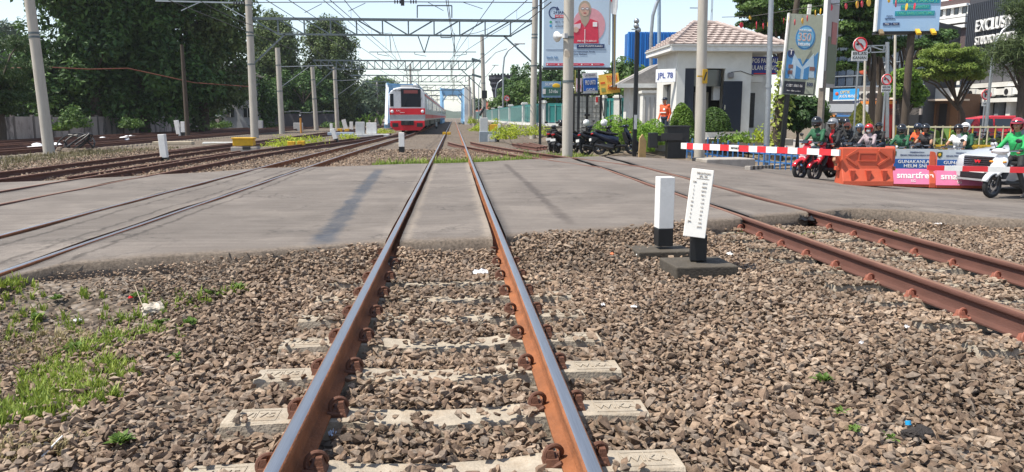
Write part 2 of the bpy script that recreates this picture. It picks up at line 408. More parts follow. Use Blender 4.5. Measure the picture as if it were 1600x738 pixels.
# slumped broken lips next to the edges
Zr[0] -= .014
rv = np.stack([Xr.ravel(), Yr.ravel(), Zr.ravel()], 1)
nc = len(cols); quads = []
for j in range(nc-1):
    mid = (cols[j]+cols[j+1])/2
    if any(a < mid < b_ for a, b_ in GAP): continue
    i0 = np.arange(nr-1)*nc+j
    quads.append(np.stack([i0, i0+1, i0+nc+1, i0+nc], 1))
rf = np.concatenate(quads)
low = rv.copy(); low[:, 2] -= .17
side = []
for j in range(nc-1):
    mid = (cols[j]+cols[j+1])/2
    if any(a < mid < b_ for a, b_ in GAP): continue
    for i, fl in ((0, 0), (nr-1, 1)):
        q = [i*nc+j, i*nc+j+1, i*nc+j+1+len(rv), i*nc+j+len(rv)]
        side.append(q[::-1] if not fl else q)
for a, b_ in GAP:
    for x, fl in ((a, 0), (b_, 1)):
        j = int(np.argmin(abs(cols-x)))
        for i in range(nr-1):
            q = [i*nc+j, (i+1)*nc+j, (i+1)*nc+j+len(rv), i*nc+j+len(rv)]; side.append(q if not fl else q[::-1])
me = fastmesh('road', np.concatenate([rv, low]), np.concatenate([rf, np.array(side)]), False)
rm = bpy.data.materials.new('asphalt'); rm.use_nodes = True; N, L = nodes_of(rm); b = N['Principled BSDF']
geo = N.new('ShaderNodeNewGeometry')
base = ramp(vnoise(1.1, 9, .65).outputs[0], [(.25, (.122, .104, .090)), (.5, (.155, .134, .117)), (.75, (.195, .170, .149))]).outputs[0]
fine = ramp(vnoise(95, 4, .7).outputs[0], [(.3, .72), (.7, 1.25)]).outputs[0]
base = mix(1., base, fine, 'MULTIPLY')
mp = N.new('ShaderNodeMapping'); mp.inputs['Scale'].default_value = (.5, 9, 1); mp.inputs['Rotation'].default_value = (0, 0, R(-14)); L.new(geo.outputs['Position'], mp.inputs[0])
wear = ramp(vnoise(1.2, 6, .6, mp.outputs[0]).outputs[0], [(.35, .86), (.65, 1.1)]).outputs[0]
base = mix(1., base, wear, 'MULTIPLY')
# dusty pale edges, dark tar streaks
def band(expr_a, expr_b, c, wd, soft):
    d = N.new('ShaderNodeVectorMath'); d.operation = 'DOT_PRODUCT'; L.new(geo.outputs['Position'], d.inputs[0]); d.inputs[1].default_value = (expr_a, expr_b, 0)
    n_ = vnoise(3.5, 6); ad = N.new('ShaderNodeMath'); ad.operation = 'MULTIPLY_ADD'; ad.inputs[1].default_value = .25; L.new(n_.outputs[0], ad.inputs[0]); L.new(d.outputs['Value'], ad.inputs[2])
    s_ = N.new('ShaderNodeMath'); s_.operation = 'SUBTRACT'; L.new(ad.outputs[0], s_.inputs[0]); s_.inputs[1].default_value = c+.125
    ab = N.new('ShaderNodeMath'); ab.operation = 'ABSOLUTE'; L.new(s_.outputs[0], ab.inputs[0])
    mr = N.new('ShaderNodeMapRange'); mr.inputs[1].default_value = wd; mr.inputs[2].default_value = wd+soft; mr.inputs[3].default_value = 1; mr.inputs[4].default_value = 0
    L.new(ab.outputs[0], mr.inputs[0]); return mr.outputs[0]
def cut(v, axis_, lo, hi):
    sp = N.new('ShaderNodeSeparateXYZ'); L.new(geo.outputs['Position'], sp.inputs[0])
    a = N.new('ShaderNodeMapRange'); a.inputs[1].default_value = lo-.4; a.inputs[2].default_value = lo+.4; L.new(sp.outputs[axis_], a.inputs[0])
    c = N.new('ShaderNodeMapRange'); c.inputs[1].default_value = hi-.4; c.inputs[2].default_value = hi+.4; c.inputs[3].default_value = 1; c.inputs[4].default_value = 0; L.new(sp.outputs[axis_], c.inputs[0])
    x = N.new('ShaderNodeMath'); x.operation = 'MULTIPLY'; L.new(a.outputs[0], x.inputs[0]); L.new(c.outputs[0], x.inputs[1])
    y = N.new('ShaderNodeMath'); y.operation = 'MULTIPLY'; L.new(x.outputs[0], y.inputs[0]); L.new(v, y.inputs[1]); return y.outputs[0]
brk = ramp(vnoise(7, 8, .8).outputs[0], [(.38, .6), (.6, 1.)]).outputs[0]
def times(a, b__):
    y = N.new('ShaderNodeMath'); y.operation = 'MULTIPLY'; L.new(a, y.inputs[0]); L.new(b__, y.inputs[1]); return y.outputs[0]
tar1 = times(cut(band(1, .0417, -.93, .07, .09), 1, 7.6, 18.5), brk)
base = mix(tar1, base, (.05, .058, .074))
tar2 = times(cut(band(1, 0, 1.45, .03, .07), 1, 9, 20.5), brk)
base = mix(tar2, base, (.075, .062, .055))
for c_ in (-.44, .44):
    base = mix(times(cut(band(1, 0, c_, .03, .07), 1, 7, 22), brk), base, (.225, .19, .155))
for c_ in (-4.35, -3.85, -3.3):
    base = mix(times(cut(band(1, 0, c_, .01, .03), 1, 6, 22), brk), base, (.06, .05, .043))
sand = ramp(vnoise(.55, 8, .7).outputs[0], [(.5, 0.), (.72, .55)]).outputs[0]
base = mix(sand, base, (.21, .182, .155))
# cracks, patches, chips, oil drips, crumbling dirt next to the edges
wv_ = N.new('ShaderNodeVectorMath'); wv_.operation = 'MULTIPLY_ADD'; L.new(vnoise(1.6, 5).outputs['Color'], wv_.inputs[0]); wv_.inputs[1].default_value = (.9, .9, .9); L.new(geo.outputs['Position'], wv_.inputs[2])
def crack(scale, wid, lo, hi):
    v = N.new('ShaderNodeTexVoronoi'); v.feature = 'DISTANCE_TO_EDGE'; v.inputs['Scale'].default_value = scale; L.new(wv_.outputs[0], v.inputs['Vector'])
    a = ramp(v.outputs['Distance'], [(0, 1.), (wid, 0.)]).outputs[0]; return times(a, ramp(vnoise(.45, 4).outputs[0], [(lo, 0.), (hi, 1.)]).outputs[0])
base = mix(crack(.55, .014, .50, .60), base, (.075, .065, .058)); base = mix(crack(2.3, .05, .56, .64), base, (.06, .052, .046))
pv_ = N.new('ShaderNodeTexVoronoi'); pv_.inputs['Scale'].default_value = .33; pv_.distance = 'CHEBYCHEV'; L.new(geo.outputs['Position'], pv_.inputs['Vector'])
ps_ = N.new('ShaderNodeSeparateColor'); L.new(pv_.outputs['Color'], ps_.inputs[0]); base = mix(1., base, ramp(ps_.outputs[0], [(.0, .88), (1, 1.1)]).outputs[0], 'MULTIPLY')
base = mix(ramp(vnoise(23, 3, .5).outputs[0], [(.70, 0.), (.76, .8)]).outputs[0], base, (.33, .29, .25)); base = mix(ramp(vnoise(6.5, 4, .55).outputs[0], [(.69, 0.), (.76, .7)]).outputs[0], base, (.05, .045, .042))
at_ = N.new('ShaderNodeAttribute'); at_.attribute_name = 'edge'
ed_ = N.new('ShaderNodeMath'); ed_.operation = 'MULTIPLY_ADD'; ed_.inputs[1].default_value = .55; L.new(vnoise(4.5, 8, .75).outputs[0], ed_.inputs[0]); L.new(at_.outputs['Fac'], ed_.inputs[2])
base = mix(ramp(ed_.outputs[0], [(.30, .85), (.52, 0.)]).outputs[0], base, ramp(vnoise(34, 5, .7).outputs[0], [(.35, (.075, .058, .045)), (.65, (.22, .175, .135))]).outputs[0])
L.new(base, b.inputs['Base Color']); b.inputs['Roughness'].default_value = .82; b.inputs['Specular IOR Level'].default_value = .35
bp = N.new('ShaderNodeBump'); bp.inputs['Strength'].default_value = .55; bp.inputs['Distance'].default_value = .014
L.new(vnoise(42, 8, .75).outputs[0], bp.inputs['Height']); L.new(bp.outputs[0], b.inputs['Normal'])
ROADM = rm; me.materials.append(rm)
ea = np.minimum(Yr-yn, (yf-Yr)).ravel(); at0 = me.attributes.new('edge', 'FLOAT', 'POINT'); at0.data.foreach_set('value', np.concatenate([ea, ea*0]).astype(np.float32))
road = tag(link(bpy.data.objects.new('road', me)), 'worn grey asphalt crossing and street', kind='structure')
# far carriageway beyond the median, forecourt paving
m_ = MB(); m_.box((45, 36, -.62), (58, 12, .06)); m_.build('far_carriageway', rm, kind='structure', label='grey asphalt street beyond the median railing')
m_ = MB(); m_.box((46, 50, -.55), (56, 16, .16)); m_.build('pavement', M('paving', (.33, .30, .27), .9, amt=.2, sc=2, bump=.2), kind='structure', label='pale pavement in front of the shop buildings')
# distant land: low green horizon
hv = []; hf = []
k_ = 90
for i in range(k_+1):
    a = R(-75+150*i/k_); rr = 900
    hh = 9+4*math.sin(i*.9)+3*math.sin(i*2.3+1)+2*math.sin(i*5.1)
    hv += [(rr*math.sin(a), rr*math.cos(a), -2), (rr*1.05*math.sin(a), rr*1.05*math.cos(a), hh), (rr*1.25*math.sin(a), rr*1.25*math.cos(a), -2)]
for i in range(k_):
    for q in (0, 1): hf.append([i*3+q, i*3+3+q, i*3+4+q, i*3+1+q])
MB().add(hv, hf).build('far_treeline', M('far_green', (.06, .085, .06), .95, amt=.4, sc=.03), kind='structure', smooth=40, label='low far line of trees at the horizon')

# ================================================================== TRACKS
def rail_mesh(path, mats, name='rail', step=None):
    """flat bottomed rail swept along a list of (x, y); head top at z = 0"""
    pr = [(-.065, -.16), (.065, -.16), (.065, -.148), (.016, -.135), (.009, -.12), (.009, -.052), (.03, -.04), (.0335, -.03), (.0335, -.009), (.026, -.001),
          (.012, .001), (-.012, .001), (-.026, -.001), (-.0335, -.009), (-.0335, -.03), (-.03, -.04), (-.009, -.052), (-.009, -.12), (-.016, -.135), (-.065, -.148)]
    n = len(pr); vs = []; P = [Vector((a, b, 0)) for a, b in path]; mb = MB()
    for i, p in enumerate(P):
        t = (P[min(i+1, len(P)-1)]-P[max(i-1, 0)]).normalized(); nn = Vector((t.y, -t.x, 0))
        for u, z in pr: vs.append(p+nn*u+Vector((0, 0, z)))
    for i in range(len(P)-1):
        for k in range(n):
            j = (k+1) % n
            mi = 1 if k in (9, 10, 11) else 0
            mb.add([], []); mb.f.append([i*n+k, i*n+j, (i+1)*n+j, (i+1)*n+k]); mb.m.append(mi)
    mb.v = [tuple(v) for v in vs]
    mb.f += [list(range(n))[::-1], list(range((len(P)-1)*n, len(P)*n))]; mb.m += [0, 0]
    return mb

def offset(path, d):
    P = [Vector((a, b, 0)) for a, b in path]; out = []
    for i, p in enumerate(P):
        t = (P[min(i+1, len(P)-1)]-P[max(i-1, 0)]).normalized(); q = p+Vector((t.y, -t.x, 0))*d; out.append((q.x, q.y))
    return out

# sleeper: tapered concrete bar, dipped in the middle
def sleeper_mesh(L_=2.0):
    mb = MB(); st = [(-L_/2, 0), (-.74, 0), (-.42, 0), (-.3, -.02), (0, -.032), (.3, -.02), (.42, 0), (.74, 0), (L_/2, 0)]
    vs = []
    for x, dz in st:
        e = .012 if abs(x) == L_/2 else 0
        vs += [(x+math.copysign(.03, x)*(1 if e else 0), -.125, -.36), (x, -.098, -.162+dz-e), (x, -.085, -.150-.012+dz+.002), (x, .085, -.160+dz), (x, .098, -.162+dz-e), (x+math.copysign(.03, x)*(1 if e else 0), .125, -.36)]
    fs = []
    for i in range(len(st)-1):
        for k in range(6): fs.append([i*6+k, i*6+(k+1) % 6, i*6+6+(k+1) % 6, i*6+6+k])
    fs += [list(range(6)), list(range((len(st)-1)*6, len(st)*6))[::-1]]
    # raised cast panel frames near both ends
    for sx_ in (-.86, .86):
        for (cx, cy, lx, ly) in ((sx_, -.062, .2, .007), (sx_, .062, .2, .007), (sx_-.1, 0, .007, .13), (sx_+.1, 0, .007, .13), (sx_, 0, .006, .12)):
            mb.box((cx, cy, -.1605), (lx, ly, .006))
    return mb.add(vs, fs)
SLP = sleeper_mesh().mesh('sleeper', SLEEP)
def clip_mesh(mat):
    mb = MB()  # +x points away from the rail
    pts = []
    for i in range(22):
        t = i/21; a = R(-215+395*t)
        pts.append((.048+.038*math.sin(a), -.042+.084*t, -.124+.037*math.cos(a)))
    pts = [(.0, -.05, -.142)]+pts+[(.018, .052, -.14)]
    mb.tube(pts, .0105, 7)
    mb.box((.055, 0, -.148), (.075, .10, .035), top=(.7, .8)); mb.box((.062, 0, -.118), (.04, .07, .04), top=(.6, .8))
    return mb.mesh('rail_clip', mat, 40)
CLP, CLPR = clip_mesh(CLIP), clip_mesh(CLIPR)

def put(name, me, parent, loc, rz=0, sc=None):
    o = bpy.data.objects.new(name, me); link(o, parent); o.location = loc; o.rotation_euler = (0, 0, rz)
    if sc: o.scale = sc
    return o

def track(label, path, mats, slp=(), clips=(), clipme=CLP, stamp=False):
    t = thing('railway_track', label, 'railway track', (0, 0, 0))
    for s in (-1, 1): rail_mesh(offset(path, s*.567), mats).build('rail', mats, t, smooth=50)
    px_ = [p[1] for p in path]; pxx = [p[0] for p in path]
    order = np.argsort(px_)
    fx = lambda y: float(np.interp(y, np.array(px_)[order], np.array(pxx)[order]))
    for y in slp:
        x = fx(y); an = -math.atan((fx(y+.5)-fx(y-.5)))
        o = put('sleeper', SLP, t, (x, y, rnd.uniform(-.006, .004)), an+rnd.uniform(-.012, .012))
        if stamp and y < 5.5:
            for sx_, w_ in ((-.91, 'WI'), (-.81, '75'), (.86, 'WIKA')):
                text(w_, .055, (sx_, 0, -.1585), SLEEP, o, 'cast_mark', rot=(0, 0, 0), bold=.02, ext=.003)
    for y in clips:
        x = fx(y); an = -math.atan((fx(y+.5)-fx(y-.5)))
        for s in (-1, 1):
            for q in (-1, 1):
                put('rail_clip', clipme, t, (x+s*.567+q*.045, y, 0), an+(0 if q > 0 else PI), (1, 1, 1))
    return t

def lin(x0, x1, y0, y1, st): return [(x0+(x1-x0)*(y-y0)/(y1-y0), y) for y in np.arange(y0, y1+.01, st)]
SL0 = 2.93
T1 = track('nearest railway track with silver worn rail heads running straight ahead', lin(0, 0, -3, 260, 8), [RUST, STEEL],
           [SL0+.6*i for i in range(-6, 9)]+[21.5+.6*i for i in range(0, 14)], [SL0+.6*i for i in range(-2, 9)], stamp=True)
pathR = [(4.26, -3), (4.26, 8), (4.26, 16), (4.26, 19)]+[(.0+4.26*(1-((y-19)/25)**1.0*1.0)**1.55 if y < 44 else 0.0, y) for y in (20, 21, 22, 23, 24, 25, 26, 27, 28, 29, 30, 31, 32, 33, 34, 35, 36, 37, 38, 39)]
T2 = track('rusty brown railway track curving off to the right of the nearest track', pathR, [RUSTD, RTOPR], [3.75+.6*i for i in range(-4, 10)], [3.75+.6*i for i in range(-1, 10)], CLPR)
T3 = track('railway track the red and silver train is running on', [(-4.13+.55*float(sst(20, 60, y)), y) for y in list(range(-3, 61, 3))+list(range(68, 261, 12))], [RUST, STEEL], [20+.6*i for i in range(0, 40)], [20+.6*i for i in range(0, 20)])
pth = [(-6.98+.0, y) for y in (4, 12, 18, 24)]+[(-6.98+2.85*float(sst(24, 62, y)), y) for y in range(26, 61, 2)]
T4 = track('track with dark rails merging into the train line from its left', pth, [RUSTD, RTOPR], [17.5+.6*i for i in range(0, 30)], [17.5+.6*i for i in range(0, 16)])
T5 = track('track between the short white post and the left concrete mast', lin(-9.6, -10.2, 10, 230, 10), [RUSTD, RTOPR], [20+.6*i for i in range(0, 60)])
T6 = track('track just behind the leaning concrete pole on the left', lin(-16.9, -17.6, 14, 230, 10), [RUSTD, RTOPR], [28+.6*i for i in range(0, 60)])
T7 = track('middle one of the far left tracks by the wall', lin(-20.4, -20.6, 14, 230, 10), [RUSTD, RTOPR], [34+.6*i for i in range(0, 50)])
T8 = track('track running closest to the stained boundary wall', lin(-23.7, -23.7, 14, 230, 10), [RUSTD, RTOPR])
# loose rail lying between the tracks
rail_mesh([(-8.35, 17.5), (-8.3, 24), (-8.22, 31)], [RUSTD, RTOPR]).build('loose_rail', [RUSTD, RTOPR], None, (0, 0, -.06), 50, label='spare brown rail lying loose beside the short white post', cat='rail')
rail_mesh([(-10.95, 30), (-11.0, 36), (-11.1, 43)], [RUSTD, RTOPR]).build('loose_rail', [RUSTD, RTOPR], None, (0, 0, -.05), 50, label='short spare rail lying left of the yellow point machine', cat='rail')
for i in range(4):
    a, b_ = D(800+i*9, 216+i*2.0, 38+i*.4), D(840+i*5, 226+i*1.6, 33+i*.35)
    rail_mesh([(a.x, a.y), (b_.x, b_.y)], [RUSTD, RTOPR]).build('scrap_rail', [RUSTD, RTOPR], None, (0, 0, -.05), 50,
              label=('nearest to the track', 'second', 'third', 'farthest right')[i]+' of the four short rusty scrap rails by the parked motorcycles', cat='rail', group='scrap rails stacked near the parked motorcycles')

# ================================================================== BALLAST
BAL = stonemat('ballast_stone', [(.105, .074, .055), (.195, .138, .098), (.25, .179, .126), (.305, .222, .157), (.21, .168, .134), (.36, .28, .21), (.158, .106, .075), (.26, .187, .132), (.18, .147, .12)])
variants = []
for k in range(44):
    bm = bmesh.new(); r_ = random.Random(100+k)
    for _ in range(10):
        d = Vector((r_.gauss(0, 1), r_.gauss(0, 1), r_.gauss(0, 1))).normalized()
        mx_ = max(abs(d.x), abs(d.y), abs(d.z)); d = d.lerp(d/mx_*.85, .75); bm.verts.new((d.x*r_.uniform(.85, 1.25), d.y*r_.uniform(.65, .95), d.z*r_.uniform(.42, .72)))
    bmesh.ops.convex_hull(bm, input=bm.verts)
    bmesh.ops.delete(bm, geom=[v for v in bm.verts if not v.link_faces], context='VERTS')
    bmesh.ops.triangulate(bm, faces=bm.faces)
    bm.verts.index_update()
    variants.append((np.array([v.co[:] for v in bm.verts]), np.array([[v.index for v in f.verts] for f in bm.faces])))
    bm.free()

def rotmats(n, tilt=.6):
    a = rng.uniform(0, 2*PI, n); ax = rng.normal(0, tilt, n); ay = rng.normal(0, tilt, n)
    ca, sa = np.cos(a), np.sin(a); cx, sx_ = np.cos(ax), np.sin(ax); cy, sy = np.cos(ay), np.sin(ay)
    I = np.zeros(n); O = np.ones(n)
    Rz = np.array([[ca, -sa, I], [sa, ca, I], [I, I, O]]).transpose(2, 0, 1)
    Rx = np.array([[O, I, I], [I, cx, -sx_], [I, sx_, cx]]).transpose(2, 0, 1)
    Ry = np.array([[cy, I, sy], [I, O, I], [-sy, I, cy]]).transpose(2, 0, 1)
    return Rx @ Ry @ Rz

def grid_pts(x0, x1, y0, y1, st, jit=.5):
    a, b_ = np.meshgrid(np.arange(x0, x1, st), np.arange(y0, y1, st))
    a = a.ravel()+rng.uniform(-jit, jit, a.size)*st; b_ = b_.ravel()+rng.uniform(-jit, jit, b_.size)*st
    return a, b_

def keep_mask(x, y, cover):
    m = (y < interp(NEAR, x)-.05-np.abs(rng.normal(0, .05, len(x))))
    # sleepers of the two near tracks
    for c, y0, n in ((0, SL0, 9), (4.26, 3.75, 10)):
        ph = (y-y0+.3) % .6-.3
        ins = (np.abs(x-c) < 1.03) & (np.abs(ph) < .125) & (y > y0-2.5) & (y < y0+(n-.5)*.6)
        ax_ = np.abs(x-c)
        deep = np.clip((y-4.2)/3.2, 0, 1)
        edge_ = sst(.045, .10, np.abs(ph)+.03*np.sin(x*9+y*3)+.025*np.sin(x*23+y))
        p = np.where(ax_ < .46, .03+.45*deep+.6*edge_, np.where(ax_ > .70, .01+.75*deep+.08*edge_, .02+.3*deep))*np.maximum(cover, .3)
        if c > 1: p = np.where(ax_ > .72, .8, .55)*cover
        m &= ~ins | (rng.random(len(x)) < p)
        for s in (-1, 1): m &= np.abs(x-c-s*.567) > .092
    # T3 (left) rail and tracks sunk in road edge
    for s in (-1, 1): m &= np.abs(x+4.13-s*.567) > .09
    return m

def on_sleeper(x, y):
    r_ = np.zeros(len(x), bool)
    for c, y0, n in ((0, SL0, 9), (4.26, 3.75, 10)):
        ph = (y-y0+.3) % .6-.3
        r_ |= (np.abs(x-c) < 1.03) & (np.abs(ph) < .125) & (y > y0-2.5) & (y < y0+(n-.5)*.6)
    return r_

PX, PY, PZ, PS = [], [], [], []
for st, lay, size in ((.036, 0, (.021, .033)), (.039, 1, (.018, .034)), (.052, 2, (.013, .037))):
    x, y = grid_pts(-6.2, 8.2, 1.4, 10.2, st)
    view = np.abs(x-.087) < 1.5+y*.82
    x, y = x[view], y[view]
    soil = sst(-1.75, -2.5, x+.35*np.sin(y*1.7)+.2*np.sin(x*4))*sst(8.5, 6.5, y)   # dirt patch left
    dens = [1, .95, .55][lay]
    k = keep_mask(x, y, [1, .7, .25][lay]) & (rng.random(len(x)) < dens*(1-.25*soil*(lay > 0))*(1-.1*soil))
    x, y, soil = x[k], y[k], soil[k]
    s = rng.uniform(size[0], size[1], len(x))*(.85+.3*rng.random(len(x))**3)*(1-.25*soil)
    s *= np.where(x < -2.6, .85, 1)
    nd_ = interp(NEAR, x)-y; band_ = sst(.75, .1, nd_)*sst(-.7, -1.1, x); s *= 1-.45*band_*rng.random(len(x))
    q_ = rng.random(len(x)) > band_*[.35, .8, .9][lay]; x, y, s, soil = x[q_], y[q_], s[q_], soil[q_]
    z = ground_h(x, y)+[.014, .042, .064][lay]+rng.normal(0, .007, len(x)) + .02*np.sin(x*3.1+y*2.2)*np.sin(y*1.9-x)
    z = np.where(on_sleeper(x, y), np.maximum(z, -.158+s*.5), z)
    # stones bank up against road edge
    z = z+.02*sst(.5, .05, interp(NEAR, x)-y)*(x > -.8)
    PX.append(x); PY.append(y); PZ.append(z); PS.append(s)
# stones in the beds beyond the road
x, y = grid_pts(-12.5, 3.2, 16, 33, .075)
k = (y > interp(FAR, x)+.05) & (np.abs(x) > -1)
for c in (-9.65, -6.98, -4.13, 0): 
    for s in (-1, 1): k &= np.abs(x-c-s*.567) > .09
k &= rng.random(len(x)) < np.clip(1.25-(y-20)/14, .1, 1)
k &= ~((np.abs(x-.6) < 1.7) & (y < 24.5) & (rng.random(len(x)) < .7))
x, y = x[k], y[k]; s = rng.uniform(.025, .05, len(x)); PX.append(x); PY.append(y); PS.append(s); PZ.append(ground_h(x, y)+.03+rng.normal(0, .012, len(x)))
# stones beside the right track
PX, PY, PZ, PS = map(np.concatenate, (PX, PY, PZ, PS))
n = len(PX); print('stones', n)
RM = rotmats(n, .32); var = rng.integers(0, len(variants), n)
scl = np.stack([PS*rng.uniform(.85, 1.2, n), PS*rng.uniform(.8, 1.1, n), PS*rng.uniform(.75, 1.15, n)], 1)
# the 300 that show largest stand alone
dx, dy, dz = PX-CAM.x, PY-CAM.y, PZ-CAM.z
ff = dx*math.sin(YAW)+dy*math.cos(YAW); rr = dx*math.cos(YAW)-dy*math.sin(YAW)
zc = ff*math.cos(PITCH)-dz*math.sin(PITCH); uc = ff*math.sin(PITCH)+dz*math.cos(PITCH)
ipx = 800+FPX*rr/zc; ipy = 369-FPX*uc/zc
vis = (ipx > 5) & (ipx < 1595) & (ipy > 0) & (ipy < 733) & (PZ > ground_h(PX, PY)+.03)
score = np.where(vis, PS/zc, 0); top = np.argsort(-score)[:300]; single = np.zeros(n, bool); single[top] = True
VV, FFc, off = [], [], 0
for v, (vv, vf) in enumerate(variants):
    idx = np.where((var == v) & ~single)[0]
    if not len(idx): continue
    P = np.einsum('nij,mnj->mni', RM[idx], vv[:, None, :]*scl[idx][None]).transpose(1, 0, 2)+np.stack([PX[idx], PY[idx], PZ[idx]], 1)[:, None]
    VV.append(P.reshape(-1, 3)); FFc.append((vf[None]+(np.arange(len(idx))*len(vv))[:, None, None]+off).reshape(-1, 3)); off += len(idx)*len(vv)
me = fastmesh('ballast', np.concatenate(VV), np.concatenate(FFc)); me.materials.append(BAL)
ballast = tag(link(bpy.data.objects.new('ballast', me)), 'brown broken ballast stones between the tracks', kind='stuff')
vme = []
for vv, vf in variants:
    q = fastmesh('ballast_stone', vv, vf); q.materials.append(BAL); vme.append(q)
for i in top:
    o = bpy.data.objects.new('ballast_stone', vme[var[i]]); link(o, ballast)
    o.location = (PX[i], PY[i], PZ[i]); o.rotation_mode = 'QUATERNION'; o.rotation_quaternion = Matrix(RM[i].tolist()).to_quaternion(); o.scale = scl[i].tolist()

# ================================================================== GRASS AND LITTER
def grass(name, label, pts, hgt, mat, wid=.006, lean=.5):
    n = len(pts); h = (.3+.45*rng.random(n)+.9*rng.random(n)**5)*hgt*(1+.35*np.sin(np.array(pts)[:, 0]*23)*np.sin(np.array(pts)[:, 1]*19)); a = rng.uniform(0, 2*PI, n); d = np.stack([np.cos(a), np.sin(a), np.zeros(n)], 1)
    sd = np.stack([-np.sin(a), np.cos(a), np.zeros(n)], 1)*(wid*rng.uniform(.6, 1.3, n))[:, None]
    ln = rng.uniform(.1, lean, n)*h
    p0 = np.array(pts); up = np.array([0, 0, 1.])
    p1 = p0+up*(h*.55)[:, None]+d*(ln*.35)[:, None]; p2 = p0+up*(h*(1-.35*ln/h))[:, None]+d*(ln*1.1)[:, None]
    V = np.stack([p0-sd, p0+sd, p1+sd*.8, p1-sd*.8, p2+sd*.1, p2-sd*.1], 1).reshape(-1, 3)
    i0 = np.arange(n)*6
    F = np.concatenate([np.stack([i0, i0+1, i0+2, i0+3], 1), np.stack([i0+3, i0+2, i0+4, i0+5], 1)])
    me = fastmesh(name, V, F); me.materials.append(mat)
    return tag(link(bpy.data.objects.new(name, me)), label, kind='stuff')
def patch(cx, cy, rx, ry, n, rot=0, z=None):
    kc = max(3, n//16); a = rng.uniform(0, 2*PI, kc); r_ = np.sqrt(rng.random(kc))*(.6+.4*np.sin(a*3+cx)**2+.35*rng.random(kc))
    ci = rng.integers(0, kc, n); x = (r_*np.cos(a))[ci]*rx+rng.normal(0, .014, n); y = (r_*np.sin(a))[ci]*ry+rng.normal(0, .014, n)
    X = cx+x*math.cos(rot)-y*math.sin(rot); Y = cy+x*math.sin(rot)+y*math.cos(rot)
    return np.stack([X, Y, ground_h(X, Y)+(.02 if z is None else z)], 1)
GRS = leafmat('grass_blade', (.085, .17, .02), (.33, .39, .075), .3)
DRY = leafmat('dry_grass', (.25, .20, .09), (.42, .36, .2), .25)
def gp(px, py): 
    p = hit(px, py); return p.x, p.y
pp = []
for (px, py, rx, ry, n) in ((190, 540, .32, .17, 2600), (150, 560, .24, .14, 1200), (120, 610, .28, .20, 2600), (60, 650, .36, .22, 3000), (165, 585, .18, .12, 1100), (20, 665, .2, .14, 700), (90, 590, .2, .2, 500), (40, 600, .4, .3, 260), (230, 470, .4, .16, 90), (100, 480, .4, .15, 90), (150, 510, .4, .2, 260), (260, 545, .25, .15, 90), (20, 480, .3, .15, 90),
                         (360, 465, .14, .1, 250), (300, 480, .18, .1, 160), (60, 520, .35, .3, 350), (230, 500, .3, .2, 300), (1190, 372, .32, .2, 350), (1230, 375, .3, .2, 260), (1395, 375, .16, .1, 200), (10, 440, .22, .16, 450), (1175, 355, .2, .1, 150)):
    x, y = gp(px, py); pp.append(patch(x, y, rx, ry, n))
grass('grass', 'bright green grass tufts growing through the near gravel', np.concatenate(pp), .075, GRS)
pp = [patch(gp(40, 560)[0], gp(40, 560)[1], .6, .5, 600), patch(gp(60, 715)[0], gp(60, 715)[1], .22, .12, 500), patch(gp(90, 540)[0], gp(90, 540)[1], .3, .25, 350), patch(gp(1435, 372)[0], gp(1435, 372)[1], .3, .15, 200)]
grass('dry_grass', 'straw coloured dry grass among the left gravel', np.concatenate(pp), .07, DRY, .004, .9)
x, y = rng.uniform(-2.1, 2.4, 5200), rng.uniform(0, 2.2, 5200)
Y0 = interp(FAR, x); yy = Y0+.05+y*rng.random(5200)
k = (np.abs(np.abs(x)-.567) > .09) & (rng.random(5200) < np.where(np.abs(x) < .5, 1, .75))
grass('verge_grass', 'light green grass strip along the far edge of the crossing', np.stack([x[k], yy[k], np.full(k.sum(), -.13)], 1), .2, GRS, .012)
x, y = rng.uniform(2.6, 5.2, 1800), rng.uniform(25.5, 30, 1800)
grass('verge_grass', 'light green grass beside the curved track near the motorcycles', np.stack([x, y, ground_h(x, y)], 1), .15, GRS, .012)
x, y = rng.uniform(-15.5, -11.5, 5000), rng.uniform(19, 34, 5000)
grass('scrub_grass', 'pale dry scrub grass around the leaning concrete pole', np.stack([x, y, ground_h(x, y)], 1), .16, leafmat('scrub', (.085, .08, .035), (.22, .185, .10), .2), .014, .9)
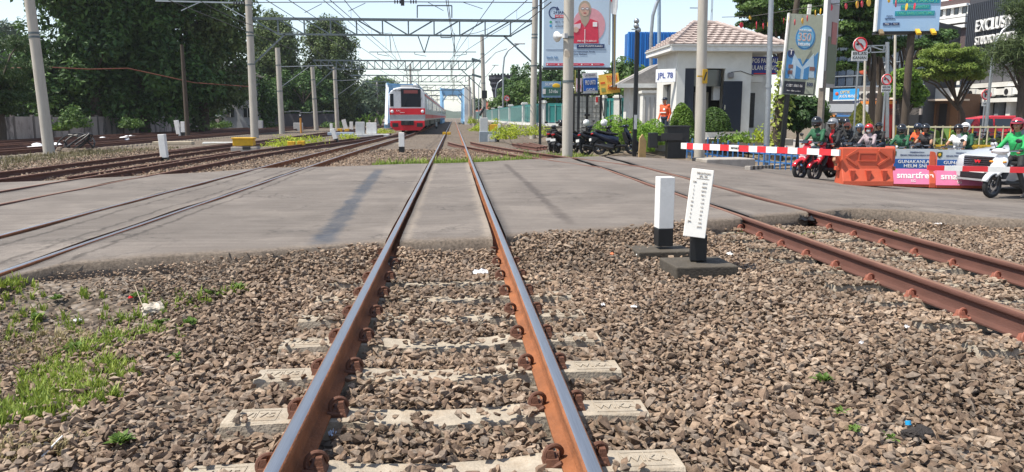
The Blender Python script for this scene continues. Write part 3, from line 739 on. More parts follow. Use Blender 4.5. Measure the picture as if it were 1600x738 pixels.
# broad leafed weeds as small plants
LEAFY = leafmat('weed_leaf', (.055, .12, .02), (.17, .26, .05), .3)
def weed(px, py, n, s, label, mat=LEAFY, Yz=None, name='weed'):
    p = hit(px, py)+Vector((0, 0, .065)) if Yz is None else D(px, py, Yz); mb = MB()
    for i in range(n):
        a = rnd.uniform(0, 2*PI); l = s*rnd.uniform(.5, 1.1); el = rnd.uniform(.15, 1.1); d = Vector((math.cos(a)*math.cos(el), math.sin(a)*math.cos(el), math.sin(el)))
        sd = Vector((-math.sin(a), math.cos(a), 0))*l*.24; o = Vector((rnd.gauss(0, s*.25), rnd.gauss(0, s*.25), 0))
        mb.add([o, o+d*l*.5+sd, o+d*l+Vector((0, 0, -l*.2)), o+d*l*.5-sd], [[0, 1, 2, 3]])
    return mb.build(name, mat, None, p, label=label, cat='weed')
for q_ in ((1285, 612, 60, .055, 'largest low green weed in the ballast in front of the right track'), (1312, 664, 22, .04, 'small green weed just below the largest weed on the right ballast'), (1332, 694, 20, .04, 'small green weed between the largest right weed and the blue bottle cap'), (1390, 706, 22, .04, 'small green weed left of the dark stone by the blue bottle cap'), (275, 575, 22, .05, 'small green weed right of the big left grass tuft'), (330, 470, 40, .06, 'green weed between the round pale rock and the nearest left rail'), (120, 560, 70, .07, 'leafy weeds amid the upper part of the left grass'), (60, 510, 60, .06, 'leafy weeds left of the white litter scrap'), (215, 475, 50, .06, 'leafy weeds by the dry twig and pale rock'), (250, 520, 50, .06, 'leafy weeds right of the upper grass tuft'), (90, 480, 40, .06, 'leafy weeds high in the left gravel near the asphalt')):
    weed(*q_)
weed(190, 712, 60, .06, 'low green weed at the lower left, left of the second sleeper')
weed(370, 462, 35, .07, 'small green weed in gravel left of the nearest rail'); weed(300, 520, 30, .07, 'little weed behind the grass tuft near the round pale rock')
weed(95, 205, 60, .9, 'bright green broad leafed plant growing against the stained wall', Yz=56)
YLW = leafmat('yellow_leaf', (.22, .32, .03), (.50, .55, .06), .35)
def bush(px, py, Y, rx, rz_, label, mat, n=700, ls=.09, name='bush', cat='bush', ry=None, group=None, clip=0):
    p = D(px, py, Y); g = .0; ry = ry or rx
    u = rng.normal(0, 1, (n, 3)); u /= np.linalg.norm(u, axis=1)[:, None]; u[:, 2] = np.abs(u[:, 2])*1.0
    r_ = (rng.random(n)**.3)[:, None]*(1+.22*np.sin(u[:, :1]*5+px)+.12*rng.normal(0, 1, (n, 1)))
    if clip: r_ = (1-.35*rng.random((n, 1))**2)*(1+(.05 if clip >= 1 else .16)*np.sin(u[:, :1]*6+u[:, 1:2]*5+px))
    P = u*r_*np.array([rx, ry, rz_])
    if clip == 2: P[:, :2] *= (1-.75*np.clip(P[:, 2:]/rz_, 0, 1)**1.1); P[:, 2] = P[:, 2]*1.0
    o = tag(link(bpy.data.objects.new(name, leafcards(P, u, ls, mat))), label, cat, group); o.location = p; return o
def leafcards(P, nrm, ls, mat, rand=.9, asp=.5, droop=0):
    n = len(P); nn = nrm+rng.normal(0, rand, (n, 3)); nn /= np.linalg.norm(nn, axis=1)[:, None]
    t = rng.normal(0, 1, (n, 3)); t[:, 2] -= droop; t -= nn*(t*nn).sum(1)[:, None]; t /= np.linalg.norm(t, axis=1)[:, None]
    b_ = np.cross(nn, t); l = (ls*rng.uniform(.6, 1.3, n))[:, None]
    V = np.stack([P-t*l, P+b_*l*asp+nn*l*.12, P+t*l, P-b_*l*asp+nn*l*.12], 1).reshape(-1, 3)
    me = fastmesh('leaves', V, np.arange(n*4).reshape(-1, 4)); me.materials.append(mat); return me
# ================================================================== TREES
LEAF_N, LEAF_S = 1.7, 1.35
def tree(name, label, base, ells, n, ls, mat, tr=.25, th=None, group=None, cat='tree', nclump=60, cr=.9, flat=.8, seed=0, shell=.55, droop=0, asp=.5, lean=(0, 0), spread=1.0):
    """trunk with limbs and a crown of leaf clumps spread through a few ellipsoids (x, y, z, rx, ry, rz) above the base"""
    t = thing(name, label, cat, base, 0, group)
    wt = np.array([e[3]*e[4]*e[5] for e in ells])**.67; wt /= wt.sum(); cl = []
    for e, w_ in zip(ells, wt):
        k = max(4, int(nclump*w_)); u = rng.normal(0, 1, (k, 3)); u /= np.linalg.norm(u, axis=1)[:, None]
        r_ = (shell+(1-shell)*rng.random(k))[:, None]
        cl.append(np.array(e[:3])+u*r_*np.array(e[3:]))
    cl = np.concatenate(cl); k = len(cl); cen = np.array(ells[0][:3])
    sz = cr*rng.uniform(.6, 1.35, k)
    n = int(n*LEAF_N); ls = ls*LEAF_S
    ci = rng.choice(k, n, p=sz**2/np.sum(sz**2))
    u = rng.normal(0, 1, (n, 3)); u /= np.linalg.norm(u, axis=1)[:, None]
    P = cl[ci]+u*(sz[ci]*rng.random(n)**.45)[:, None]*np.array([spread, spread, flat])
    nn = u*.7+np.array([0, 0, .55])
    o = bpy.data.objects.new('crown', leafcards(P, nn, ls, mat, .55, asp, droop)); link(o, t)
    mb = MB(); th = th or max(e[2] for e in ells)
    top = Vector((cen[0]*.7+lean[0], cen[1]*.7+lean[1], th))
    tp = [Vector((0, 0, -.3)), Vector((rnd.uniform(-.1, .1)+lean[0]*.3, lean[1]*.3, th*.33)), Vector((rnd.uniform(-.2, .2)+lean[0]*.65, lean[1]*.65, th*.66)), top]
    mb.tube(tp, [tr*1.25, tr, tr*.75, tr*.3], 10)
    for i in rng.choice(k, min(k, 16), replace=False):
        c = Vector(cl[i]); s0 = tp[1].lerp(tp[3], max(0, min(1, (c.z-th*.45)/th*.7)))
        if c.z < s0.z-.3: continue
        mb.tube([s0, s0.lerp(c, .5)+Vector((0, 0, .12*(c-s0).length)), c], [tr*.38, tr*.24, tr*.08], 6)
    mb.build('trunk', BARK, t, smooth=60)
    return t
BIG = leafmat('leaf_dark', (.018, .052, .018), (.105, .195, .045), .3)
BIG2 = leafmat('leaf_mid', (.024, .066, .02), (.14, .23, .05), .3)
TEAK = leafmat('leaf_flowering', (.024, .06, .022), (.20, .26, .085), .28)
FEATH = leafmat('leaf_feathery', (.022, .05, .018), (.08, .13, .04), .3)
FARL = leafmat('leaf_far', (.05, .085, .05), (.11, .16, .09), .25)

def at_base(px, Y, X=None):
    p = D(px, 183, Y); return Vector((p.x, Y, float(ground_h(p.x, Y))))
tree('broadleaf_tree', 'huge dark tree rising behind the leaning concrete pole', at_base(152, 66), [(0, 0, 9.5, 5.6, 4.5, 6.2), (-2, 0, 4.5, 4.6, 4, 3.6), (2.4, -1, 12.5, 3.6, 3.5, 4)], 19000, .17, BIG, .4, 10, nclump=180, cr=1.4, flat=1.0, shell=.35)
tree('broadleaf_tree', 'huge dark tree filling the view left of the thin wooden pole', at_base(225, 68), [(0, 0, 10, 5.2, 4.5, 6.5), (1, 0, 4.2, 5, 4, 3.4)], 18000, .17, BIG, .4, 10, nclump=180, cr=1.4, flat=1.0, shell=.35)
tree('broadleaf_tree', 'dark tree with yellowish flower tips just right of the thin wooden pole', at_base(318, 72), [(0, 0, 10, 4.2, 4, 5.4), (-1, 0, 4.4, 4.6, 4, 3.6), (1.3, 0, 6.4, 3.8, 3.4, 3.2)], 17000, .17, TEAK, .4, 10, nclump=180, cr=1.3, flat=1.0, shell=.35)
tree('broadleaf_tree', 'dark tree whose crown reaches the top edge right of the leaning pole', at_base(200, 74), [(0, 0, 13, 6, 5, 5)], 9000, .18, BIG2, .4, 12, nclump=80, cr=1.2)
for px_, Y_, lab_ in ((60, 84, 'low bushy tree behind the wall left of the leaning pole'), (185, 90, 'low bushy tree behind the wall below the huge dark trees'), (290, 92, 'low bushy tree behind the wall at the thin wooden pole'), (408, 96, 'low bushy tree beside the pale house at the left gantry mast')):
    tree('broadleaf_tree', lab_, at_base(px_, Y_), [(0, 0, 3.2, 7.5 if px_ < 400 else 2.2, 3, 3.2)], 6000 if px_ < 400 else 2500, .18, BIG, .25, 3, nclump=90, cr=1.2, flat=1.0, shell=.3)
tree('feathery_tree', 'feathery layered tree at the far left edge beside the leaning pole', at_base(0, 46), [(.3, 0, 4.6, 2.3, 3, 1.7), (-.6, 0, 2.8, 2.9, 3, 1.5)], 9000, .10, FEATH, .2, 4, nclump=60, cr=.8, flat=.35, asp=.25)
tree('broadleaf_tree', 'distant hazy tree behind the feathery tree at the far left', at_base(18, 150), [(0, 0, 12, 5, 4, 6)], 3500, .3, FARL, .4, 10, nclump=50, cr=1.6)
tree('broadleaf_tree', 'tall rounded tree right of the left gantry mast', at_base(432, 118), [(0, 0, 9.8, 3.7, 3.6, 6.2), (.3, 0, 13.5, 2.4, 2.4, 3), (0, 0, 4, 4.1, 3.6, 3.6)], 24000, .17, TEAK, .35, 12, nclump=280, cr=1.25, flat=1.0, shell=.35)
tree('broadleaf_tree', 'tall egg shaped tree with pale flower tips seen through the gantry girder', at_base(517, 122), [(0, 0, 9.5, 4.4, 4, 6.6), (-.3, 0, 13.8, 2.6, 2.6, 2.8), (0, 0, 4, 5, 4, 3.6)], 28000, .17, TEAK, .35, 12, nclump=320, cr=1.25, flat=1.0, shell=.35)
tree('broadleaf_tree', 'lower dark tree between the two tall trees and the wall', at_base(475, 112), [(0, 0, 4.6, 5, 3, 3.6)], 6000, .17, BIG, .3, 5, nclump=70, cr=1.0)
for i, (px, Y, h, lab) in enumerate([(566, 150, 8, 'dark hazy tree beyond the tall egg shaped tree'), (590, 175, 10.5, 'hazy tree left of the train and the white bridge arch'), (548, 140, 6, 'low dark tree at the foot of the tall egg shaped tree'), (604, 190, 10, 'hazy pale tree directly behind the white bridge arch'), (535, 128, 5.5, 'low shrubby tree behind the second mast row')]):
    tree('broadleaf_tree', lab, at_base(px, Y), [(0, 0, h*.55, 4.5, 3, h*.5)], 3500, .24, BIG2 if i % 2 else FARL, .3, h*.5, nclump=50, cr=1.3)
for i, (px, Y, h, rx, lab) in enumerate([(820, 88, 5.2, 3.3, 'bright green rounded tree beyond the white and teal fence'), (823, 110, 8.6, 4.6, 'darker tall tree behind the bright rounded tree and teal fence'), (792, 105, 3.6, 2.0, 'small green tree beside the dark flared monument'), (872, 104, 8.2, 5, 'dark tree behind the billboard and its posts'), (979, 56, 5.0, 2.3, 'dark green tree left of the blue shed behind the yellow banner'), (752, 190, 5, 3.0, 'small far tree behind the fence end near the masts'), (742, 210, 6, 3, 'far hazy tree beside the blue bridge')]):
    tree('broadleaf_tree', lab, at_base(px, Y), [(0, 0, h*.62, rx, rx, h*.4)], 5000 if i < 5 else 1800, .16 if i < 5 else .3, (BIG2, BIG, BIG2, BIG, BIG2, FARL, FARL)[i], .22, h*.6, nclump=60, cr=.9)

# ================================================================== WALL AND FAR LEFT
STAIN = M('stained_wall', (.40, .35, .325), .9, amt=.3, sc=.8, bump=.2, dirt=1.6, dcol=(.035, .032, .032), stretch=(1, 1, .45), world=True)
wl = thing('boundary_wall', 'long stained concrete panel wall under the dark trees', 'wall', (0, 0, 0))
wp = [(-28.0, 40+2.4*i) for i in range(38)]
pm = MB(); pm.box((0, 1.2, .55), (.1, 2.2, 2.1)); pm_ = pm.mesh('wall_panel', STAIN)
po = MB(); po.box((0, 0, .6), (.2, .2, 2.25)); po_ = po.mesh('wall_post', M('wall_post', (.16, .14, .13), .9, amt=.3, sc=2))
for i, (x, y) in enumerate(wp):
    q = put('wall_panel', pm_, wl, (x-.02*i, y, -.35+rnd.uniform(-.03, .03)), R(rnd.uniform(-1, 1))); put('wall_post', po_, wl, (x-.02*i, y, -.35))
# ivy-like weeds along the wall
for (px, Y, rx, rz_, lab) in ((115, 52, 1.1, 1.2, 'leafy creeper clump on the stained wall behind the leaning pole'), (205, 60, .8, .7, 'dark shrub at the foot of the stained wall'), (345, 84, 1.3, .6, 'low green scrub in front of the wall near the left gantry mast'), (405, 96, 2.0, .7, 'bright green scrub by the foot of the left gantry mast'), (500, 112, 2.4, .9, 'green scrub between the second row of masts'), (520, 100, 1.4, .7, 'light green bank of weeds at the mast with a steel bracket')):
    bush(px, 199, Y, rx, rz_, lab, BIG2, 700, .13)
for i, (px, h) in enumerate(((572, 1.9), (582, 1.5), (594, 2.0), (560, 1.4))):
    p = at_base(px, 118); mb = MB()
    for k in range(9):
        a = k*2.4; l = h*rnd.uniform(.8, 1.2); d = Vector((math.cos(a), math.sin(a), 0)); s_ = Vector((-d.y, d.x, 0))*.16
        q = [d*.05, d*l*.3+Vector((0, 0, l*.8)), d*l*.65+Vector((0, 0, l*.95))]
        mb.add([q[0]-s_*.4, q[0]+s_*.4, q[1]+s_, q[1]-s_, q[2]+s_*.2, q[2]-s_*.2], [[0, 1, 2, 3], [3, 2, 4, 5]])
    mb.build('banana_plant', leafmat('banana_leaf', (.05, .12, .02), (.16, .26, .05), .3), None, p, label=('second', 'third', 'rightmost', 'leftmost')[i]+' of the four upright banana plants left of the train', cat='plant', group='banana plants growing left of the train')
hs = thing('house', 'pale house glimpsed between the trees beside the left gantry mast', 'house', at_base(381, 96))
MB().box((0, 0, 3.0), (4.2, 4, 6.2)).build('wall', M('house_wall', (.45, .46, .48), .8, amt=.1), hs)
MB().prism([(-2.6, 6.1), (2.6, 6.1), (0, 7.6)], -2.3, 2.3, 'y').build('roof', M('house_roof', (.12, .10, .09), .8), hs)
for x, z in ((-1, 2.0), (1, 2.0), (-1, 4.4), (1, 4.4)):
    f = MB().box((x, -2.03, z), (.9, .06, 1.1)).build('window', GLASSD, hs); MB().box((x, -2.09, z), (.06, .05, 1.1)).build('window_bar', WHITE, f)
sh = thing('shed', 'low shed with white roof sheets beyond the wall behind the masts', 'shed', at_base(470, 108))
MB().box((0, 0, .9), (9, 3, 2.0)).build('wall', M('shed_wall', (.07, .07, .08), .9), sh)
for i in range(6): MB().box((-3.7+1.5*i, -.3, 2.05+.1*(i % 3)), (1.25, 3.4, .05), rz=R(rnd.uniform(-6, 6))).build('roof_sheet', M('tin', (.62, .63, .65), .5, amt=.2), sh)

# ================================================================== MASTS, GANTRIES, WIRES
def mast(name, label, base, top, r0, r1, cat='mast', group=None, bands=(.2, .45, .7)):
    base = Vector(base); t = thing(name, label, cat, base, 0, group); d = Vector(top)-base
    MB().tube([(0, 0, -.4), d*.5, d], [r0, (r0+r1)/2, r1], 16).build('shaft', POLEC, t, smooth=50)
    for f in bands:
        q = d*f; rr = r0+(r1-r0)*f+.012; a = d.normalized()*.04
        MB().tube([q-a, q+a], rr, 16).build('steel_band', GIRDER, t, smooth=50)
    return t
b0 = hit(78, 243); b0.z -= .02
mast('utility_pole', 'leaning tapered concrete pole on the far left', b0, D(38, -60, b0.y), .205, .165, 'pole', bands=(.62, .64))
def gantry(label, Y, xl, xr, zt, zb, nb, legs=True, full=True, group='steel girder gantries over the tracks', chord=.07):
    t = thing('gantry', label, 'gantry', (0, Y, 0), 0, group)
    xs_ = np.linspace(xl, xr, nb+1)
    MB().bar((xl, 0, zt), (xr, 0, zt), chord*1.5, chord*2).build('top_chord', GIRDER, t)
    MB().bar((xl+1.6, 0, zb), (xr-1.6, 0, zb), chord*1.2, chord*1.4).build('bottom_chord', GIRDER, t)
    for i in range(nb):
        a, b_ = xs_[i], xs_[i+1]
        if i: MB().bar((a, .0, zt), (a, 0, zb), chord, chord).build('upright', GIRDER, t)
        up = i < nb/2
        MB().bar((a, .012, zt if up else zb), (b_, .012, zb if up else zt), chord, chord).build('diagonal', GIRDER, t)
    for s, x in ((1, xl), (-1, xr)): MB().bar((x, 0, zb-1.9), (x+s*2.1, 0, zb), chord*1.2, chord*1.2).build('knee_brace', GIRDER, t)
    return t
P1 = 52; xl1, xr1 = D(393, 44, P1).x, D(837, 44, P1).x
zt1, zb1 = D(600, 31, P1).z, D(600, 55, P1).z
g1 = gantry('nearest steel girder gantry spanning from the left concrete mast to the mast by the billboard', P1, xl1, xr1, zt1, zb1, 11, group=None, chord=.085)
mast('catenary_mast', 'left concrete mast holding the nearest gantry', (D(398, 213, P1).x, P1, -.15), D(386, -45, P1), .26, .2, group=None, bands=(.45, .62, .64, .8))
mast('catenary_mast', 'right concrete mast of the nearest gantry left of the billboard', (D(832.5, 200, P1).x, P1, -.2), D(837, -40, P1), .22, .19, group=None, bands=(.45, .62, .64, .8))
# fittings of the nearest gantry: high frame, drop V, registration tube
def bars(name, pts, w_, parent, mat=GIRDER):
    mb = MB()
    for a, b_ in zip(pts[:-1], pts[1:]): mb.bar(a, b_, w_, w_)
    return mb.build(name, mat, parent)
L0 = lambda px, py: D(px, py, P1)-Vector((0, P1, 0))
bars('wire_frame', [L0(652, 28), L0(652, 9), L0(706, 9), L0(706, 28)], .075, g1)
bars('drop_bracket', [L0(653, 56), L0(663, 83), L0(671, 56)], .07, g1)
bars('registration_tube', [L0(577, 81.5), L0(744, 81.5)], .05, g1)
for x in (590, 648, 729): bars('registration_arm', [L0(x, 81), L0(x, 85), L0(x+(18 if x < 700 else -20), 88)], .035, g1)
bars('hanger', [L0(609, 56), L0(611, 81)], .045, g1); bars('hanger', [L0(709, 56), L0(711, 81)], .045, g1); bars('hanger', [L0(689, 52), L0(689, 59), L0(705, 59), L0(705, 52)], .06, g1)
cb = thing('cantilever_bracket', 'thin steel bracket arm reaching left from the left concrete mast', 'bracket', (0, P1, 0))
bars('arm_tube', [L0(243, 1.5), L0(384, 5)], .09, cb, GALV); bars('brace', [L0(283, 17), L0(300, 9), L0(312, 4)], .05, cb, GALV); bars('stay', [L0(347, 7), L0(388, 30)], .05, cb, GALV)
ins = MB()
for k in range(5): ins.lathe([(.05, -.06), (.13, -.03), (.13, .03), (.05, .06)], L0(370+k*3.2, 4.7), 10, axis='x') if False else ins.ell(L0(366+k*4, 4.7), (.05, .13, .13), 8, 6)
ins.build('insulator', M('porcelain', (.03, .03, .035), .3), cb)
# cross-span wire with insulators over the nearest gantry
cw = thing('cross_wire', 'black cross wire with insulators above the nearest gantry', 'wire', (0, P1, 0))
MB().tube([L0(388, 4), L0(610, 3), L0(836, 4)], .03, 5).build('wire', BLACK, cw)
for px in (617, 642): 
    m_ = MB()
    for k in range(3): m_.ell(L0(px+k*4, 3), (.05, .14, .14), 8, 6)
    m_.build('insulator', M('porcelain', (.03, .03, .035), .3), cw)
MB().box(L0(629, 4), (.22, .22, .4)).build('weight', BLACK, cw)
for a, b_ in (((476, 20), (503, 6)), ((544, 18), (571, 5)), ((693, 17), (669, 4)), ((754, 14), (724, 4))):
    bars('pull_off_arm', [L0(*a), L0(*b_)], .035, cw)

spec = [(82, 489, 752, 95, 108.5, 22), (112, 546, 741, 118, 128, 14), (145, 574, 733, 133, 141, 12), (182, 600, 728, 142, 149, 10), (225, 622, 724, 150, 156, 10)]
for i, (Y, pa, pb, ya, yb, nb) in enumerate(spec):
    gantry(('second girder gantry from the camera, ending at the mast by the grey relay box', 'third girder gantry, ending at the mast right of the blue bridge', 'fourth girder gantry, seen small above the train', 'fifth girder gantry, just above the blue bridge portal', 'farthest and smallest girder gantry beyond the blue bridge portal')[i], Y, D(pa, 100, Y).x, D(pb, 100, Y).x, D(600, ya, Y).z, D(600, yb, Y).z, nb, chord=.075)
for (pb, pt, Y, topy, lab) in ((494, 488, 82, 105, 'thin concrete mast at the left end of the second gantry'), (440, 433.5, 66, 75, 'concrete mast with steel bracket left of the second gantry'), (527, 522.5, 88, 105, 'concrete mast carrying a bracket right of the tall egg shaped tree'),
                          (757, 753, 82, 54, 'concrete mast by the grey relay box at the right end of the second gantry'), (741, 739.5, 112, 108, 'concrete mast right of the blue bridge, nearest the second gantry'), (734, 733, 145, 118, 'thin mast right beside the blue bridge portal'), (643, 641, 130, 100, 'dark mast rising behind the train roof'), (590, 589, 150, 128, 'distant mast left of the train in front of hazy trees'), (727, 726, 182, 133, 'far thin mast touching the right foot of the blue bridge')):
    gx = D(pb, 190, Y).x
    t = mast('catenary_mast', lab, (gx, Y, float(ground_h(gx, Y))), D(pt, topy, Y), .24 if Y < 100 else .22, .2 if Y < 100 else .17, bands=(.5, .8))
    if pb in (440, 527):
        h = D(pt, topy, Y).z
        bars('bracket_arm', [(0, 0, h*.80), (4.4 if pb == 440 else 2.8, 0, h*.82)], .06, t, GALV); bars('bracket_stay', [(0, 0, h*.55), (2.4, 0, h*.8)], .05, t, GALV)
    if pb == 757:
        for z in (7.2, 5.6): bars('bracket', [(-1.3, 0, z+.25), (0, 0, z-.1)], .22, t)
        MB().box((0, -.3, 4.2-.4), (.55, .3, .8)).build('junction_box', BLACK, t); MB().tube([(0, -.28, 2.5), (-.25, -.3, 2.1), (-.5, -.3, 1.6)], .12, 8).build('cable_hose', BLACK, t)
        MB().tube([(.1, 0, 7), (1.2, 0, 8.1), (2.4, 0, 8.5)], .05, 6).build('lamp_arm', GALV, t)
pw = hit(293, 200)
wq = thing('utility_pole', 'thin dark wooden pole in front of the dark trees', 'pole', (D(293, 203, 56).x, 56, -.3)); MB().tube([(0, 0, -.3), (D(284, 70, 56)-wq.location)*.5, D(284, 70, 56)-wq.location], [.17, .14, .11], 10).build('shaft', BARK, wq, smooth=50)
# catenary
CU = M('wire_copper', (.05, .045, .04), .5, .5, amt=.1)
def catenary(label, xs_, zz, y0=23, y1=225, r=.015):
    t = thing('catenary_wire', label, 'wire', (0, 0, 0)); sup = [y0, 52, 82, 112, 145, 182, y1]
    cp, mp_ = [], []
    for i, (a, b_) in enumerate(zip(sup[:-1], sup[1:])):
        for k in range(8):
            f = k/8; y = a+(b_-a)*f; x = xs_(y)+(.22 if i % 2 else -.22)*(1-2*f)
            cp.append((x, y, zz)); mp_.append((x, y, zz+.35+.95*(2*f-1)**2))
    MB().tube(cp, r, 5).build('contact_wire', CU, t); MB().tube(mp_, r*1.05, 5).build('messenger_wire', CU, t)
    d = MB()
    for i in range(1, len(cp), 2): d.tube([cp[i], mp_[i]], .007, 4)
    d.build('dropper', CU, t); return t
catenary('overhead wire above the nearest straight track', lambda y: 0., 5.35)
catenary('overhead wire above the track of the train', lambda y: -4.13, 5.35)
catenary('overhead wire above the track left of the short white post', lambda y: -9.8-.003*y, 5.35)
catenary('overhead wire above the curved right track', lambda y: 4.2-4.1*float(sst(18, 60, y)), 5.35, y1=224)
for i, (pa, pb, Ya, Yb, lab) in enumerate((((455, 0), (640, 120), 45, 112, 'slanting feeder wire crossing the sky left of the high frame'), ((775, 70), (700, 128), 52, 120, 'slanting wire right of the high frame'), ((508, 0), (640, 110), 47, 112, 'second slanting feeder wire nearer the middle of the sky'), ((770, 0), (690, 110), 46, 112, 'slanting feeder wire right of the nearest gantry centre'), ((420, 0), (622, 125), 44, 120, 'outermost slanting feeder wire at left of the sky'))):
    a, b_ = D(*pa, Ya), D(*pb, Yb)
    MB().tube([a+(a-b_)*.3, a.lerp(b_, .5)+Vector((0, 0, -.25)), b_], .022, 5).build('feeder_wire', CU, None, label=lab, cat='wire')
a, b_, c = D(72, 105, 55), D(200, 107, 60), D(395, 136, 66)
MB().tube([D(-30, 108, 54), a, a.lerp(b_, .5)+Vector((0, 0, -.1)), b_, b_.lerp(c, .5)+Vector((0, 0, -.35)), c], .035, 6).build('orange_cable', M('cable_red', (.20, .07, .045), .6), None, label='sagging reddish cable strung in front of the dark trees', cat='cable')

# ================================================================== BRIDGES
def bridge(label, x0, x1, y0, y1, h, cm, cp):
    t = thing('truss_bridge', label, 'bridge', (0, 0, 0)); n = 6
    for x in (x0, x1):
        MB().bar((x, y0, .3), (x, y0+3.0, h), .34, .4).build('end_post', cp, t)
        MB().bar((x, y0+3.0, h), (x, y1, h), .34, .34).build('top_chord', cm, t); MB().bar((x, y0, .3), (x, y1, .3), .5, .6).build('bottom_chord', cm, t)
        for i in range(n):
            ya, yb = y0+3+(y1-y0-3)*i/n, y0+3+(y1-y0-3)*(i+1)/n
            MB().bar((x, ya, .3), (x, ya, h), .2, .2).build('upright', cm, t); MB().bar((x, ya, h if i % 2 else .3), (x, yb, .3 if i % 2 else h), .2, .2).build('diagonal', cm, t)
    MB().box(((x0+x1)/2, y0+3, h-.55), (x1-x0+.4, .3, .75)).build('portal_beam', cm, t)
    for s, x in ((1, x0), (-1, x1)): MB().bar((x, y0+2.9, h-2.8), (x+s*1.4, y0+2.9, h-.8), .22, .22).build('knee_brace', cm, t)
    for i in range(1, n+1):
        y = y0+3+(y1-y0-3)*i/n; MB().bar((x0, y, h), (x1, y, h), .3, .4).build('cross_beam', cm, t); MB().bar((x0, y-(y1-y0)/n, h), (x1, y, h), .2, .2).build('sway_brace', cm, t)
    return t
BBL = M('bridge_blue', (.22, .42, .62), .5, amt=.12, sc=.5); BWH = M('bridge_white', (.66, .72, .78), .5, amt=.08)
bridge('blue steel truss bridge portal over the nearest track far ahead', D(689, 150, 150).x, D(724, 150, 150).x, 147, 190, D(700, 139, 150).z, BBL, BBL)
br2 = bridge('blue and white arched bridge end rising behind the train at its left', D(607, 150, 92).x, D(652, 150, 92).x-.2, 88, 112, D(630, 132, 91).z, BBL, BWH)
MB().box(((D(724, 150, 150).x)+.8, 146, 3), (1.3, 1.2, 7.5)).build('bridge_pier_tower', WHITE, None, label='white pillar at the right foot of the far blue bridge', cat='pillar', bev=.05)

# ================================================================== TRAIN
SILV = M('train_silver', (.52, .53, .55), .38, .55, amt=.05, sc=2, dirt=.15, dcol=(.33, .30, .28))
TRED = M('train_red', (.62, .010, .024), .45, amt=.06); TFACE = M('train_face', (.70, .71, .73), .4, .2, amt=.03)
train = thing('commuter_train', 'silver commuter train with red front band coming along the left track', 'train', (-3.58, 62.5, 0))
def carriage(k):
    y0 = 20.2*k; L_ = 19.6; w_ = 1.41
    pr = [(-1.36, .95), (-1.41, 1.1), (-1.41, 2.75), (-1.33, 3.2), (-1.0, 3.46), (-.4, 3.58), (.4, 3.58), (1.0, 3.46), (1.33, 3.2), (1.41, 2.75), (1.41, 1.1), (1.36, .95)]
    body = MB().prism(pr, y0, y0+L_, 'y').build('carriage', SILV, train, smooth=30)
    for s in (-1, 1):
        MB().box((s*1.422, y0+L_/2, 1.28), (.03, L_-.1, .34)).build('red_stripe', TRED, body); MB().box((s*1.405, y0+L_/2, 2.96), (.03, L_-.1, .14)).build('red_stripe', TRED, body)
        for d in range(4):
            yc = y0+2.4+d*4.93
            MB().box((s*1.412, yc, 2.0), (.03, 1.35, 1.9)).build('door', M('train_door', (.44, .45, .47), .4, .5), body)
            for q in (-.33, .33): MB().box((s*1.43, yc+q, 2.35), (.02, .42, .85)).build('door_window', GLASSD, body)
            if d < 3: MB().box((s*1.418, yc+2.46, 2.3), (.02, 2.1, .85)).build('side_window', GLASSD, body)
    MB().box((0, y0+L_/2, .7), (2.3, L_-2.5, .5)).build('underframe', DARK, body)
    for yb in (3.2, 16.4):
        MB().box((0, y0+yb, .42), (2.1, 2.7, .34)).build('bogie', DARK, body)
        for s in (-1, 1):
            for q in (-1.05, 1.05): MB().cyl((s*.5, y0+yb+q, .43), (s*.63, y0+yb+q, .43), .43, n=16).build('wheel', DARK, body, smooth=40)
    for ya in (5, 14): MB().box((0, y0+ya, 3.72), (1.5, 3.0, .32)).build('roof_unit', M('roof_unit', (.3, .31, .32), .6), body, bev=.05)
    if k % 2 == 0:
        MB().bar((-.5, y0+7.6, 3.65), (-.5, y0+9.6, 4.5), .05).bar((.5, y0+7.6, 3.65), (.5, y0+9.6, 4.5), .05).bar((-.5, y0+9.6, 4.5), (-.5, y0+8.2, 5.3), .05).bar((.5, y0+9.6, 4.5), (.5, y0+8.2, 5.3), .05).bar((-.75, y0+8.2, 5.32), (.75, y0+8.2, 5.32), .07).build('pantograph', DARK, body)
for k in range(8): carriage(k)
fr = [(-1.36, .95), (-1.41, 1.1), (-1.41, 2.75), (-1.33, 3.2), (-1.0, 3.46), (-.4, 3.58), (.4, 3.58), (1.0, 3.46), (1.33, 3.2), (1.41, 2.75), (1.41, 1.1), (1.36, .95)]
face = MB().prism(fr, -.30, -.004, 'y').build('front_face', TFACE, train, smooth=30, bev=.05)
MB().box((.3, -.315, 2.72), (1.56, .05, 1.42)).build('windscreen', M('train_glass', (.012, .017, .026), .2, amt=.3, spec=.15), face, bev=.03)
MB().box((.3, -.345, 3.2), (1.1, .012, .26)).build('destination_display', M('display', (.22, .05, .05), .3), face)
for x in (-.28, .9): MB().bar((x, -.35, 2.05), (x+.25, -.35, 2.75), .025).build('wiper', BLACK, face)
MB().box((-1.2, -.31, 2.55), (.28, .05, 1.0)).build('corner_window', M('train_glass', (.012, .017, .026), .2, spec=.15), face, bev=.03)
MB().box((-.82, -.305, 2.5), (.64, .03, 1.75)).build('end_door', M('train_enddoor', (.56, .57, .6), .4, .3), face)
MB().box((0, -.312, 1.66), (2.82, .045, .50)).build('red_band', TRED, face)
MB().box((0, -.315, 1.2), (2.82, .04, .36)).build('grey_band', M('band_grey', (.30, .31, .33), .4, .4), face); MB().box((0, -.35, .98), (2.7, .1, .07)).build('coupler_beam', M('band_light', (.55, .56, .58), .4, .4), face)
sk = MB().prism([(-1.36, .92), (1.36, .92), (1.36, .5), (1.0, .16), (-1.0, .16), (-1.36, .5)], -.42, -.05, 'y').build('skirt', TRED, train, bev=.03)
